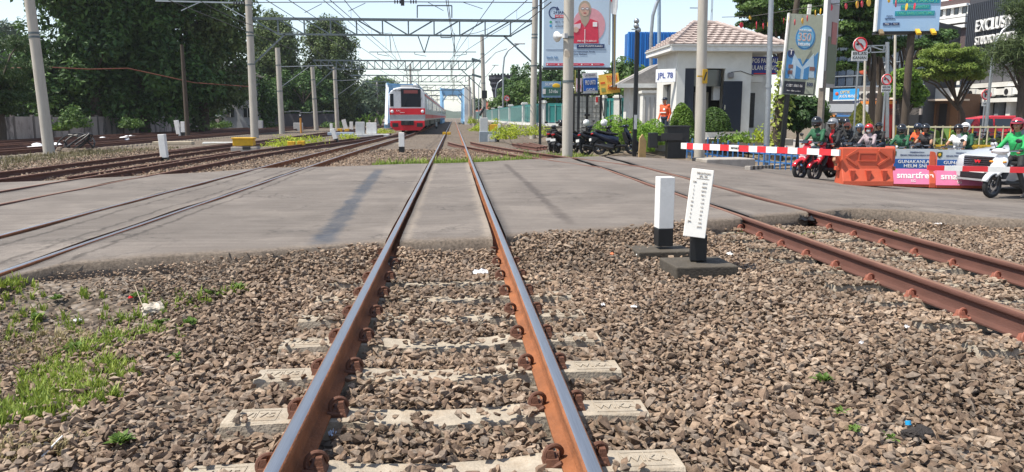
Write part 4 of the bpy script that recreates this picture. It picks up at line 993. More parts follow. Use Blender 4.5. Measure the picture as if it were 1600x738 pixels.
MB().box((0, -.46, .76), (1.0, .12, .34)).build('coupler_recess', BLACK, sk); MB().box((0, -.62, .74), (.34, .5, .3)).build('coupler', DARK, sk, bev=.03)
for s in (-1, 1):
    MB().box((s*.96, -.43, .6), (.46, .04, .3)).build('step_recess', DARK, sk)
    h = MB().ell((s*1.2, -.34, 1.66), (.13, .05, .13), 14, 8).build('headlight', M('lamp_glass', (.75, .75, .78), .12, amt=.02), face, smooth=60)
text('6108', .17, (-.72, -.34, 3.3), M('mark_dark', (.05, .05, .06), .5), face, 'train_number', .5)
text('KAI', .12, (-.72, -.342, 1.72), WHITE, face, 'operator_lettering', .3); MB().box((-.4, -.342, 1.58), (.36, .012, .03)).build('lettering_stripe', WHITE, face)

# ================================================================== TRACKSIDE POSTS AND BOXES
def post(px, py, h, wd, label, tilt=(0, 0), rz=0, blk=.2, Y=None, tk=None, name='marker_post', group=None, z0=None):
    p = hit(px, py) if Y is None else Vector((D(px, py, Y).x, Y, z0 if z0 is not None else float(ground_h(D(px, py, Y).x, Y))))
    t = thing(name, label, 'marker post', p, rz, group, tilt[0], tilt[1])
    MB().box((0, 0, blk*h/2), (wd*1.01, (tk or wd)*1.01, blk*h)).build('black_base', BLACK, t, bev=.005)
    MB().box((0, 0, blk*h+(1-blk)*h/2+.001), (wd, tk or wd, (1-blk)*h)).build('white_shaft', WHITE, t, bev=.012); return t
post(258, 253, .86, .20, 'short white post with black foot between the left tracks', tilt=(0, R(-3)), blk=.15)
p_ = post(628, 240, .80, .21, 'white post with black foot standing just left of the nearest track before the train', blk=.32)
post(527, 224, .80, .22, 'tilted white post with dark foot beside the yellow flowering weeds', tilt=(0, R(-17)), blk=.3)
post(682, 196.5, .8, .2, 'small white post between the train and the nearest track far ahead', Y=92, blk=.4, z0=-.2)
post(280, 206, 1.2, .28, 'leftmost of two small white posts by the stained wall', tilt=(0, R(-8)), blk=.05, Y=58, z0=-.2)
post(286.5, 206.5, 1.1, .25, 'upright right one of the two small white posts by the stained wall', blk=.3, Y=58, z0=-.2)
post(518, 205, .9, .22, 'pale pinkish post left of the mast foot', Y=64, blk=.1, z0=-.2); post(577, 205.5, .95, .24, 'pinkish white post just left of the train', Y=66, blk=.1, z0=-.2)
post(541, 198, 1.1, .42, 'tilted white kilometre board beside the far left mast', tilt=(0, R(-14)), blk=.05, Y=80, tk=.08, z0=-.1); post(549, 198.5, .85, .35, 'small upright white board right of the tilted kilometre board', blk=.05, Y=80, tk=.08, z0=-.1)
post(777.5, 216, 1.1, .16, 'thin white post with black foot beside the grey relay box', tilt=(R(3), R(5)), blk=.45, Y=43.5, z0=-.25)
# short signal post with orange head
t = thing('signal_post', 'thin orange signal post beside the left tracks', 'signal', (D(470.5, 207, 66).x, 66, -.1))
MB().cyl((0, 0, 0), (0, 0, 1.3), .08, n=10).build('post', M('signal_orange', (.55, .25, .05), .6), t); MB().ell((0, 0, 1.42), (.14, .14, .2)).build('lamp_head', DARK, t, smooth=60)
MB().box((0, -.12, 1.46), (.12, .08, .08)).build('lens', M('lens', (.7, .7, .72), .2), t)
# relay boxes
def cabinet(px, py, Y, boxes, label, cat='cabinet', name='relay_box', z=None):
    p = D(px, py, Y); t = thing(name, label, cat, (p.x, Y, float(ground_h(p.x, Y)) if z is None else z))
    for nm, c, d, m in boxes: MB().box(c, d).build(nm, m, t, bev=.02)
    return t
LGREY = M('box_grey', (.52, .53, .53), .5, amt=.06, dirt=.2); YCON = M('yellow_box', (.62, .36, .015), .55, amt=.15, dirt=.35, dcol=(.3, .2, .1))
cabinet(384, 233, 31, [('concrete_base', (0, 0, .1), (1.0, .55, .28), CONC), ('motor_body', (-.05, 0, .42), (.78, .42, .28), YCON), ('lid', (-.05, 0, .57), (.86, .5, .05), YCON), ('bracket', (.1, -.26, .2), (.3, .1, .12), DARK)], 'yellow point machine on a grey base left of the tracks', 'point machine', 'point_machine')
cabinet(571, 210, 56, [('concrete_base', (0, 0, .0), (3.4, 1.2, .35), LGREY), ('cabinet_body', (-.35, 0, .62), (.62, .5, .85), LGREY), ('cabinet_door', (.45, 0, .6), (.7, .5, .78), WHITE), ('cable_duct', (-1.7, -.2, .22), (1.8, .5, .2), M('duct_blue', (.33, .40, .48), .6))], 'pair of grey relay cabinets on a concrete slab left of the train')
cabinet(762, 217, 44, [('concrete_base', (.0, 0, .2), (.95, .6, .75), M('relay_blue', (.24, .28, .32), .7, amt=.12)), ('upper_cabinet', (-.22, 0, .95), (.45, .45, .8), LGREY), ('yellow_box', (.33, 0, .78), (.5, .4, .38), YCON), ('round_cover', (.2, -.33, .2), (.4, .06, .4), LGREY)], 'grey relay box with yellow top part beside the second gantry mast')
for i, (px, py) in enumerate(((456, 232), (471, 231))):
    p = hit(px, py); cabinet(px, py, p.y, [('lamp_body', (0, 0, .1), (.32, .26, .2), YCON)], ('left' if i == 0 else 'right')+' one of the two yellow blocks on the rail left of the short post', 'rail block', 'rail_block', -.05)
for i, (px, py) in enumerate(((694.5, 210), (701.5, 210))):
    p = D(px, py, 56); cabinet(px, py, 56, [('block', (0, 0, .08), (.26, .3, .2), YCON)], ('left' if i == 0 else 'right')+' one of the two yellow point blocks at the turnout ahead', 'rail block', 'rail_block', -.02)
cabinet(537, 205, 72, [('block', (-.35, 0, .1), (.4, .4, .35), YCON), ('block', (.3, 0, .1), (.4, .4, .3), YCON)], 'orange point lamps near the tilted kilometre board', 'rail block', 'rail_block', -.1)
cabinet(404, 196, 90, [('cabinet_body', (0, 0, .5), (.9, .6, 1.1), LGREY)], 'far grey cabinet behind the left gantry mast'); cabinet(466, 197, 84, [('cabinet_body', (0, 0, .4), (.9, .6, .9), LGREY)], 'far grey cabinet behind the thin orange signal post')
bush(470, 226, 40, 1.3, .45, 'yellow green flowering weeds along the rail left of the tilted post', YLW, 900, .06, ry=2.2); bush(440, 229, 36, .8, .25, 'low yellow weeds behind the yellow rail blocks', YLW, 400, .05); bush(545, 217, 46, .55, .3, 'yellow weeds in front of the relay cabinets', YLW, 350, .06, ry=1.2)
bush(600, 208, 58, .7, .3, 'yellow weeds left of the train track', YLW, 300, .07, ry=1.4)
for (px, py, Y, rx, rz_, lab) in ((749, 205, 62, .8, .55, 'yellow green bush left of the grey relay box'), (791, 217, 42, .75, .75, 'bright yellow green bush right of the grey relay box'), (828, 211, 44, 1.3, .6, 'yellow green bush below the fence next to the right gantry mast'), (738, 193, 100, .8, .8, 'small yellow bush at the foot of the far masts'), (774, 208, 52, .7, .8, 'low bush behind the thin white post')):
    bush(px, py, Y, rx, rz_, lab, YLW, 800, .07)
# heap of dark cables and soil by the leaning pole
q = hit(120, 238); t = thing('cable_heap', 'heap of coiled black cable on a dirt mound by the leaning pole', 'cable heap', q)
for k in range(7):
    a0 = rnd.uniform(0, 6); rr = rnd.uniform(.42, .62); MB().tube([(rr*1.25*math.cos(a+a0), .25*math.sin(a+a0)+.1*k-.3, max(.02, .32+rr*.85*math.sin(a+.3*k))) for a in np.linspace(0, 5.2, 18)], .035, 6).build('cable_coil', DARK, t)
mm = MB()
for k in range(26): mm.ell((rnd.uniform(-1.0, 1.9), rnd.uniform(-.9, .5), rnd.uniform(-.05, .12)), (rnd.uniform(.12, .35), rnd.uniform(.12, .35), rnd.uniform(.08, .2)), 7, 5)
mm.build('dirt_mound', M('soil', (.14, .11, .085), .95, amt=.35, sc=7, bump=.6), t)
for i, (px, py, n) in enumerate(((10, 233, 6), (60, 232, 8), (170, 221, 8), (205, 217, 10))):
    p = hit(px, py); mb = MB()
    for k in range(n): mb.ell((rnd.uniform(-1.1, 1.1), rnd.uniform(-.3, .3), rnd.uniform(.02, .15)), (rnd.uniform(.15, .35), rnd.uniform(.12, .25), rnd.uniform(.06, .16)), 7, 5)
    mb.build('litter_heap', M('plastic_white', (.75, .76, .78), .5), None, p, label=('white litter heap at the far left edge beside the far tracks', 'white litter heap just left of the leaning concrete pole', 'small white litter heap right of the cable heap', 'longer white litter heap farther right of the cable heap')[i], cat='litter')
cabinet(300, 221, 40, [('slab', (-.9, 0, .08), (1.9, .5, .16), M('beige_slab', (.45, .38, .28), .85)), ('slab', (1.3, .2, .05), (1.6, .4, .14), WALLW)], 'two pale concrete slabs lying left of the yellow point machine', 'slab', 'concrete_slab')
# ================================================================== RIGHT SIDE: FENCE, GATE, HUT
TEAL = M('teal_paint', (.02, .25, .23), .45, amt=.1); TEALG = M('teal_sheet', (.028, .19, .18), .4, amt=.15, sc=1)
ST = M('rubble_stone', (.20, .18, .155), .9, amt=.4, sc=3, bump=.6, bsc=8)
def fence_run(label, P, hgt, zb, group=None):
    t = thing('boundary_fence', label, 'fence', (0, 0, 0), 0, group)
    pil = MB(); pil.box((0, 0, .75), (.34, .34, 1.5)); pil.box((0, 0, 1.54), (.46, .46, .1)); pil.box((0, 0, 1.62), (.36, .36, .08)); pilm = pil.mesh('pillar', WALLW)
    for i, (x, y) in enumerate(P):
        put('pillar', pilm, t, (x, y, zb), math.atan2(P[min(i+1, len(P)-1)][1]-P[max(i-1, 0)][1], P[min(i+1, len(P)-1)][0]-P[max(i-1, 0)][0]))
    for i, (a, b_) in enumerate(zip(P[:-1], P[1:])):
        A, B = Vector((*a, 0)), Vector((*b_, 0)); ln = (B-A).length
        MB().bar(A+Vector((0, 0, zb+.08)), B+Vector((0, 0, zb+.08)), .28, .2).build('coping', WALLW, t)
        pl = MB().bar(A+Vector((0, 0, zb+.85)), B+Vector((0, 0, zb+.85)), .025, 1.25).build('mesh_sheet', TEALG, t)
        for z in (zb+.3, zb+1.32): MB().bar(A+Vector((0, 0, z)), B+Vector((0, 0, z)), .07, .05).build('rail', TEAL, t)
        n = max(4, int(ln/.55)); d = MB(); nrm = Vector((0, 0, 1)).cross((B-A).normalized())*.05; nrm = nrm if nrm.x+nrm.y*2 < 0 or nrm.x < -.02 else -nrm
        for k in range(1, n):
            q = A.lerp(B, k/n)+nrm; MB().bar(q+Vector((0, 0, zb+.2)), q+Vector((0, 0, zb+1.4)), .045, .045).build('bar', M('fence_bar', (.34, .50, .47), .5), t)
        # rubble base
        W = MB().bar(A+Vector((0, 0, zb-.5)), B+Vector((0, 0, zb-.5)), .36, 1.0).build('rubble_base', ST, t)
        sm = MB()
        for k in range(int(ln*9)):
            q = A.lerp(B, rnd.random())+Vector((0, 0, zb-rnd.uniform(.08, .8)))+nrm.normalized()*.16
            sm.ell(q, (rnd.uniform(.08, .16),)*3, 6, 4)
        sm.build('base_stone', ST, t, kind='stuff')
    return t
fp = []
for px, Y in ((848, 51), (819.5, 57.5), (798, 67), (781.5, 79), (770.5, 92), (761, 108), (752, 128), (745, 150)):
    q = D(px, 190, Y); fp.append((q.x, Y))
fence_run('white pillared teal fence running along the railway toward the far bridge', fp, 1.6, D(848, 197, 51).z)
q0 = fp[0]; f2 = [q0, (q0[0]+1.6, 50.3)]
f3 = [(D(941, 180, 46).x, 46), (D(965, 180, 45.4).x, 45.4), (D(990, 180, 44.8).x, 44.8)]
fence_run('short teal railing between the grey gate and the hut', f3, 1.6, D(950, 193, 46).z)
fence_run('short stretch of teal fence behind the tall near pole', f2, 1.6, D(848, 197, 51).z)
gp_ = thing('gate_pillar', 'stout white gate pillar left of the hut and orange jacket man', 'pillar', (D(1012, 200, 40).x, 40, .0))
MB().box((0, 0, 1.2), (.75, .6, 2.5)).build('shaft', WALLW, gp_, bev=.01); MB().box((0, 0, 2.5), (.9, .75, .14)).build('cap', WALLW, gp_, bev=.01)
for s in (-.25, 0, .25): MB().box((s, -.31, 1.2), (.04, .03, 2.1)).build('flute', M('flute', (.45, .44, .42), .8), gp_)
# grey gate in a black frame
GY_ = 44
gt = thing('gate', 'tall black framed gate with grey gridded panels behind the motorcycles', 'gate', (D(917, 200, GY_).x, GY_, -.15))
gx = lambda px: D(px, 180, GY_).x-D(917, 200, GY_).x
gz = lambda py: D(917, py, GY_).z+.15
GP = M('gate_panel', (.50, .51, .48), .6, amt=.1, sc=2, dirt=.3)
for px in (896, 917, 938.5): MB().box((gx(px), 0, gz(148)/2), (.12, .12, gz(148))).build('frame_post', BLACK, gt)
MB().box((gx(917), 0, gz(148)), (gx(941)-gx(894), .13, .12)).build('frame_top', BLACK, gt); MB().box((gx(917), .3, gz(143)), (gx(941)-gx(894), .13, .1)).build('frame_top', BLACK, gt)
for a, b_ in ((898, 915), (919, 937)):
    w_ = (gx(b_)-gx(a)); h = gz(151)-.15
    pn = MB().box(((gx(a)+gx(b_))/2, .02, .15+h/2), (w_, .04, h)).build('panel', GP, gt)
    for k in range(1, 8): MB().box(((gx(a)+gx(b_))/2, -.006, .15+h*k/8), (w_, .014, .012)).build('grid_bar', DARK, pn)
    for k in (1, 2): MB().box((gx(a)+w_*k/3, -.008, .15+h/2), (.012, .016, h)).build('grid_bar', DARK, pn)
MB().box((gx(917), -.09, gz(180)), (.3, .08, .14)).build('latch', BLACK, gt)
MB().box((gx(932), -.05, gz(157)), (.16, .03, .5)).build('notice', WHITE, gt); MB().box((gx(932), -.07, gz(156)), (.12, .015, .3)).build('notice_picture', RED, gt)

# hut
HX0, HX1, HY0, HY1 = 9.75, 13.05, 33.3, 36.6; HZ0, HZ1 = .1, 4.15
hut = thing('guard_hut', 'white crossing guard hut with pink tiled hip roof', 'hut', (0, 0, 0))
hx = lambda px: D(px, 150, HY0).x
hz = lambda py: D(1100, py, HY0).z
ox0, ox1, oz0, oz1 = hx(1069.5), hx(1132), hz(207), hz(107)
MB().box(((HX0+ox0)/2, HY0+.1, (HZ0+HZ1)/2), (ox0-HX0, .2, HZ1-HZ0)).build('wall', WALLW, hut)
MB().box(((ox1+HX1)/2, HY0+.1, (HZ0+HZ1)/2), (HX1-ox1, .2, HZ1-HZ0)).build('wall', WALLW, hut)
MB().box(((ox0+ox1)/2, HY0+.1, (oz1+HZ1)/2), (ox1-ox0, .2, HZ1-oz1)).build('wall', WALLW, hut)
MB().box(((ox0+ox1)/2, HY0+.1, (oz0+HZ0)/2), (ox1-ox0, .2, oz0-HZ0)).build('wall', WALLW, hut)
# left wall with a door opening
dy0, dy1, dz1 = 34.2, 35.5, hz(128)-.05
MB().box((HX0+.1, (HY0+.2+dy0)/2, (HZ0+HZ1)/2), (.2, dy0-HY0-.2, HZ1-HZ0)).build('wall', WALLW, hut)
MB().box((HX0+.1, (dy1+HY1)/2, (HZ0+HZ1)/2), (.2, HY1-dy1, HZ1-HZ0)).build('wall', WALLW, hut)
MB().box((HX0+.1, (dy0+dy1)/2, (dz1+HZ1)/2), (.2, dy1-dy0, HZ1-dz1)).build('wall', WALLW, hut)
MB().box((HX0+.22, (dy0+dy1)/2, (HZ0+dz1)/2), (.06, dy1-dy0-.02, dz1-HZ0)).build('side_door', GLASSD, hut)
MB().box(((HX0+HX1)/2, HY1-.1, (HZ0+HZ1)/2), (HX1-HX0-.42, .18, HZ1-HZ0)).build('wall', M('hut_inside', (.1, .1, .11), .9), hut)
MB().box((HX1-.1, (HY0+HY1)/2+.1, (HZ0+HZ1)/2), (.2, HY1-HY0-.22, HZ1-HZ0)).build('wall', WALLW, hut)
MB().box(((HX0+HX1)/2, (HY0+HY1)/2, .3), (3.0, 2.8, .3)).build('floor', M('hut_floor', (.15, .14, .13), .7), hut)
NAVY = M('door_navy', (.012, .018, .035), .35, amt=.15)
MB().box((hx(1077), HY0+.06, (oz0+oz1)/2), (hx(1084)-hx(1070), .06, oz1-oz0)).build('shutter', NAVY, hut); MB().box((hx(1104), HY0+.12, hz(122)), (hx(1131)-hx(1086), .05, hz(108)-hz(134))).build('window_glass', GLASSD, hut)
MB().box((hx(1112), HY0+1.6, hz(170)), (.65, .4, 1.5)).build('equipment_cabinet', M('beige_box', (.5, .46, .40), .6), hut)
MB().box((hx(1124), HY0+.5, hz(140)), (.30, .25, .9)).build('switch_panel', LGREY, hut)
dr = MB().box((hx(1143), HY0-.10, (hz(127)+hz(206))/2), (hx(1158)-hx(1128.5), .06, hz(127)-hz(206))).build('door', NAVY, hut, bev=.01)
MB().box((hx(1131), HY0-.16, hz(168)), (.05, .06, .2)).build('handle', CHROME, dr)
MB().box((hx(1139), HY0-.12, hz(118)), (.24, .2, .24)).build('wall_lamp', M('lamp_grey', (.2, .2, .21), .5), hut, bev=.04)
MB().tube([(hx(1140), HY0-.03, hz(113)), (hx(1155), HY0-.03, hz(111)), (hx(1175), HY0-.03, hz(118))], .014, 5).build('cable', BLACK, hut)
MB().box(((HX0+HX1)/2+.3, HY0-.9, .18), (5.2, 1.8, .28)).build('plinth', CONC, hut, bev=.02)
# roof: eave frame, fascia, tiled hip slopes
ex0, ex1, ey0, ey1, ez = HX0-.42, hx(1219), HY0-.45, HY1+.5, hz(79)
rx0, rx1, ry_, rz2 = hx(1090)+.2, hx(1121)+.35, (ey0+ey1)/2, D(1100, 38, (ey0+ey1)/2).z
MB().box(((ex0+ex1)/2, (ey0+ey1)/2, ez-.02), (ex1-ex0, ey1-ey0, .06)).build('soffit', WALLW, hut)
for a, b_ in (((ex0, ey0), (ex1, ey0)), ((ex0, ey1), (ex1, ey1)), ((ex0, ey0), (ex0, ey1)), ((ex1, ey0), (ex1, ey1))):
    A, B = Vector((*a, ez+.06)), Vector((*b_, ez+.06)); MB().bar(A, B, .05, .24).build('fascia', WHITE, hut)
    MB().bar(A+Vector((0, 0, .12)), B+Vector((0, 0, .12)), .16, .07).build('gutter', M('gutter', (.50, .50, .48), .6), hut)
TILE = M('roof_tile', (.43, .36, .33), .85, amt=.1, sc=3, bump=.15, dirt=.5, dcol=(.42, .34, .31))
tilem = {}
def slope(A, B, Cc, Dd, rows):
    """tiles on the quad A,B (eave) to D,C (ridge)"""
    A, B, Cc, Dd = map(Vector, (A, B, Cc, Dd)); nrm = (B-A).cross(Dd-A).normalized()
    if nrm.z < 0: nrm = -nrm
    for r_ in range(rows):
        f0, f1 = r_/rows, (r_+1)/rows+.05/rows
        l0, r0 = A.lerp(Dd, f0), B.lerp(Cc, f0); l1, r1 = A.lerp(Dd, f1), B.lerp(Cc, f1)
        ln = (r0-l0).length; n = max(1, round(ln/.42)); u = (B-A).normalized()
        for k in range(n):
            mb = MB(); vs = []
            for q in range(5):
                s_ = (k+q/4)/n; hgt = .014*math.sin(PI*2*(q/4))+.010*(q % 2)
                vs += [l0.lerp(r0, s_)+nrm*(.075+hgt), l1.lerp(r1, s_)+nrm*(.012+hgt), l0.lerp(r0, s_)+nrm*(.02+hgt)]
            for q in range(4): mb.f.append([q*3, q*3+3, q*3+4, q*3+1]); mb.f.append([q*3+2, q*3+5, q*3+3, q*3]); mb.m += [0, 0]
            mb.v = [tuple(v) for v in vs]; mb.build('roof_tile', TILE, hut)
c1, c2, c3, c4 = (ex0, ey0, ez+.2), (ex1, ey0, ez+.2), (ex1, ey1, ez+.2), (ex0, ey1, ez+.2); t1, t2 = (rx0, ry_, rz2), (rx1, ry_, rz2)
slope(c1, c2, t2, t1, 9); slope(c4, c1, t1, t1, 9); slope(c2, c3, t2, t2, 9)
MB().add([c1, c2, c3, c4, t1, t2], [[0, 1, 5, 4], [1, 2, 5], [2, 3, 4, 5], [3, 0, 4]]).build('roof_deck', TILE, hut)
for a, b_ in ((c1, t1), (t1, t2), (t2, c2), (t2, c3)):
    A, B = Vector(a), Vector(b_); n = max(2, round((B-A).length/.35))
    for k in range(n): MB().cyl(A.lerp(B, k/n)+Vector((0, 0, .07)), A.lerp(B, (k+1.08)/n)+Vector((0, 0, .05)), .11, .095, 8).build('ridge_tile', TILE, hut, smooth=40)
MB().tube([(rx1-.4, ry_, rz2), (rx1-.4, ry_, rz2+.7), (rx1-1.2, ry_, rz2+.7)], .02, 5).build('antenna', DARK, hut)
# right wing under the same eave
MB().box((hx(1186), HY0+.9, hz(121)), (hx(1200)-hx(1173), .5, hz(115)-hz(127))).build('porch_beam', WALLW, hut)
MB().box((hx(1190), HY0+2.2, 2.0), (2.2, .2, 4.2)).build('wall', WALLW, hut)
lv = MB().box((hx(1189), HY0+2.08, hz(172)), (1.1, .05, 1.6)).build('louvre_window', BLACK, hut)
for k in range(6): MB().box((hx(1189), HY0+2.03, hz(172)-.65+.26*k), (1.05, .05, .05)).build('slat', DARK, lv)
sg = thing('hut_sign', 'small white sign reading JPL 78 on the hut side wall', 'sign', (HX0-.06, (dy0+dy1)/2-.35, hz(118)-.05), R(-90))
MB().box((0, 0, 0), (.95, .05, .56)).build('board', M('sign_white', (.74, .76, .8), .45), sg, bev=.01)
sg.rotation_euler = (0, 0, R(-42))
sg.location = (HX0-.40, HY0+.36, hz(118))
sg2 = None
text('JPL 78', .24, (0, -.035, 0), M('sign_blue', (.03, .06, .30), .4), sg, wid=.74)
pp_ = thing('post_sign', 'dark blue sign reading POS PANTAU under the hut eave', 'sign', (hx(1197), HY0+.55, hz(101)))
PB = M('sign_navy', (.02, .035, .22), .45); MB().box((0, 0, 0), (1.35, .06, .78)).build('board', PB, pp_)
text('POS PANTAU', .20, (.08, -.04, .2), WHITE, pp_, wid=1.15); text('BULAN BUNG', .20, (.0, -.04, -.1), WHITE, pp_, wid=1.22); MB().box((.1, -.035, -.35), (1.0, .012, .05)).build('stripe', RED, pp_)
# low annex roof left of hut
an = thing('annex', 'low grey roofed annex left of the guard hut', 'annex', (D(1013, 130, 41).x, 41, 0))
MB().box((0, .9, 1.5), (1.9, 1.5, 3.0)).build('wall', WALLW, an); MB().prism([(-1.7, 2.9), (1.1, 2.9), (1.1, 4.0), (.6, 4.05)], -.4, 2.2, 'y').build('roof', M('annex_roof', (.30, .28, .26), .85, amt=.2), an); MB().box((-.3, -.42, 2.86), (2.9, .08, .22)).build('fascia', WALLW, an)

# blue shed, far monument, far roofs
bs = thing('blue_shed', 'bright blue corrugated shed behind the guard hut', 'shed', (D(1020, 60, 60).x, 60, -.3))
bw = D(1062, 60, 60).x-D(984, 60, 60).x
for k in range(22): MB().box((-bw/2+bw*(k+.5)/22, 0, 3.8), (bw/22-.04, .3+.08*(k % 2), 8.4)).build('cladding_sheet', M('shed_blue', (.02, .20, .62), .4, amt=.08), bs)
MB().box((0, .6, 3.75), (bw, .9, 8.3)).build('wall', M('shed_core', (.03, .12, .35), .6), bs)
ms = thing('antenna_mast', 'thin lattice mast rising above the guard hut roof', 'mast', (D(1111, 50, 120).x, 120, 0))
for s in (-.2, .2): MB().cyl((s, 0, 0), (s*.4, 0, 20), .05, n=6).build('leg', GALV, ms)
for z in range(1, 19, 2): MB().bar((-.2+.006*z, 0, z), (.2-.006*z, 0, z+1), .04).build('brace', GALV, ms)
mo = thing('monument', 'dark flared stone monument beyond the teal fence', 'monument', (D(783, 170, 150).x, 150, 0))
pr = [(1.35, 0), (1.4, 2.5), (1.5, 4.5), (1.75, 6), (1.95, 6.4), (1.9, 6.8), (2.25, 7.4), (2.2, 7.9), (2.5, 8.3), (2.45, 8.8), (2.55, 9.1), (.01, 9.1)]
MB().lathe(pr, n=9).build('shaft', M('monument_dark', (.035, .035, .045), .7, amt=.3, sc=1), mo)
for k in range(7): MB().box((-1.8+.6*k, -1.6, 9.25), (.35, .3, .25)).build('crenel', M('monument_dark', (.035, .035, .045), .7), mo)
for i, (px, Y, w_, h, lab) in enumerate(((770, 140, 5.0, 3.9, 'red brown tiled roof house beyond the fence next to the monument'), (752, 160, 4.5, 2.6, 'small far red roofed house left of the monument'))):
    p = D(px, 170, Y); hh = thing('house', lab, 'house', (p.x, Y, 0)); MB().box((0, 0, 1.0), (w_*.8, 4, 2.4)).build('wall', WALLW, hh)
    MB().add([(-w_/2, -2.4, 2.2), (w_/2, -2.4, 2.2), (w_/2, 2.4, 2.2), (-w_/2, 2.4, 2.2), (-w_*.2, 0, h), (w_*.2, 0, h)], [[0, 1, 5, 4], [1, 2, 5], [2, 3, 4, 5], [3, 0, 4]]).build('roof', M('red_roof', (.25, .07, .05), .8, amt=.2), hh)
    MB().box((0, 0, h), (w_*.45, .3, .25)).build('ridge', M('red_roof', (.25, .07, .05), .8), hh)
def lamp(label, Y, pts, r=.06, head=True):
    p0 = D(*pts[0], Y); t = thing('street_lamp', label, 'street lamp', (p0.x, Y, float(ground_h(p0.x, Y))))
    P = [Vector((0, 0, 0))]+[D(*q, Y)-Vector((p0.x, Y, float(ground_h(p0.x, Y)))) for q in pts[1:]]
    MB().tube(P, [r*1.3]+[r]*(len(P)-2)+[r*.7], 10).build('pole', GALV, t, smooth=60)
    if head: MB().box(P[-1], (.8*r/.06, .25, .14)).build('lamp_head', LGREY, t, bev=.04)
    return t
lamp('tall curved street lamp beyond the teal fence left of the right gantry mast', 85, [(786, 195), (786, 110), (788, 90), (794, 79), (803, 72), (812, 68.5)], .09)
lamp('lower curved street lamp in front of the dark monument', 110, [(775, 190), (775, 140), (778, 130), (784, 125), (792, 124)], .09)
lamp('far street lamp beside the second gantry right mast', 130, [(748, 192), (748, 135), (751, 126), (760, 119), (774, 102)], .08)
lamp('tall grey lamp pole rising behind the hut roof, left one', 46, [(1018, 210), (1017, 60), (1020, 25), (1026, 5), (1036, -12)], .10)
t_ = thing('lamp_pole', 'straight bluish pole rising behind the hut roof, right one', 'pole', (D(1030, 200, 48).x, 48, 0)); MB().cyl((0, 0, 0), D(1030, -30, 48)-Vector((D(1030, 200, 48).x, 48, 0)), .13, .1, 12).build('shaft', M('pole_bluegrey', (.32, .42, .52), .5, .3), t_, smooth=50)
lamp('long curved street lamp arching over the street at the right edge', 38, [(1540, 205), (1545, 150), (1551, 90), (1557, 65), (1567, 48), (1582, 37), (1606, 28)], .075)
# small round prohibition sign near monument
def roundsign(label, px, py, Y, r, kind, pole_to, plate=None, name='traffic_sign', rz=0, poler=.04):
    p = D(px, py, Y); g = float(ground_h(p.x, Y)); t = thing(name, label, 'traffic sign', (p.x, Y, g), rz); z = p.z-g
    MB().cyl((0, .06, 0), (0, .06, z+r), poler, n=10).build('pole', GALV, t, smooth=50)
    MB().cyl((0, .012, z), (0, -.012, z), r, n=28).build('disc', WHITE, t); ring = MB(); ring.tube([(r*.88*math.cos(a), -.018, z+r*.88*math.sin(a)) for a in np.linspace(0, 2*PI, 30)[:-1]], r*.11, 6, closed=True); ring.build('red_ring', RED, t)
    if kind == 'P': text('P', r*1.05, (0, -.02, z), BLACK, t, 'symbol', bold=.05)
    elif kind == 'turn':
        m_ = MB(); m_.bar((r*.42, -.022, z-r*.3), (r*.05, -.022, z+r*.12), .012, r*.2); m_.bar((r*.05, -.0225, z+r*.12), (-r*.5, -.0225, z+r*.05), .012, r*.2); m_.add([(-r*.3, -.026, z+r*.3), (-r*.62, -.026, z+r*.04), (-r*.28, -.026, z-r*.2)], [[0, 1, 2]]); m_.build('symbol', BLACK, t)
    elif kind == 'u':
        m_ = MB(); m_.tube([(r*.35, -.024, z-r*.4)]+[(r*.35*math.cos(a), -.024, z+r*.1+r*.35*math.sin(a)) for a in np.linspace(0, PI, 9)]+[(-r*.35, -.024, z-r*.2)], r*.09, 6); m_.build('symbol', BLACK, t)
    if kind != 'plain': MB().bar((-r*.62, -.028, z+r*.62), (r*.62, -.028, z-r*.62), .012, r*.16).build('red_slash', RED, t)
    if plate:
        zz = D(px, plate[0], Y).z-g; MB().box((0, -.01, zz), (plate[1], .02, plate[2])).build('plate', WHITE, t)
        for i, s_ in enumerate(plate[3]): text(s_, plate[2]*.30, (0, -.024, zz+plate[2]*(.22-.44*i if len(plate[3]) > 1 else 0)), BLACK, t, 'plate_lettering', plate[1]*.85)
    return t
roundsign('small round sign behind the teal fence by the green tree', 792, 154, 84, .3, 'turn', None)
roundsign('round no left turn sign beside the hanging disc pennants', 1344, 70, 33, .32, 'turn', None, (87.5, .72, .42, ('BUS', 'KANAN')))
roundsign('round no left turn sign with three line plate nearer the twisted trunk', 1385.5, 124.5, 31, .23, 'turn', None, (139, .40, .28, ('BELOK', 'KANAN')))
roundsign('round no parking sign on a pole near the red minibus', 1541, 148, 40, .29, 'P', None, (162.5, .40, .24, ('DEREK',)))
sf = thing('sign_frame', 'grey truss frame linking the poles behind the no left turn sign', 'sign frame', (0, 33.2, 0)); f_ = lambda px, py: D(px, py, 33.2)-Vector((0, 33.2, 0))
for a, b_ in (((1350, 72), (1388, 71)), ((1340, 83), (1388, 81)), ((1352, 82), (1360, 72)), ((1360, 72), (1384, 80)), ((1360, 72), (1360, 83)), ((1381, 71), (1381, 81))): MB().bar(f_(*a), f_(*b_), .045).build('strut', GALV, sf)
MB().cyl(f_(1386.5, 66), (f_(1386, 215)), .08, n=10).build('pole', GALV, sf, smooth=50)
for i, px in enumerate((1349, 1396)):
    MB().cyl(D(px, 232, 34.5), D(px+3, 55 if i else 88, 34.5), .055, n=10).build('bamboo_pole', M('pole_cream', (.55, .5, .42), .6), None, label=('thin pale pole rising left of the dark tree trunk', 'thin pale pole rising right of the sign frame')[i], cat='pole', smooth=50)

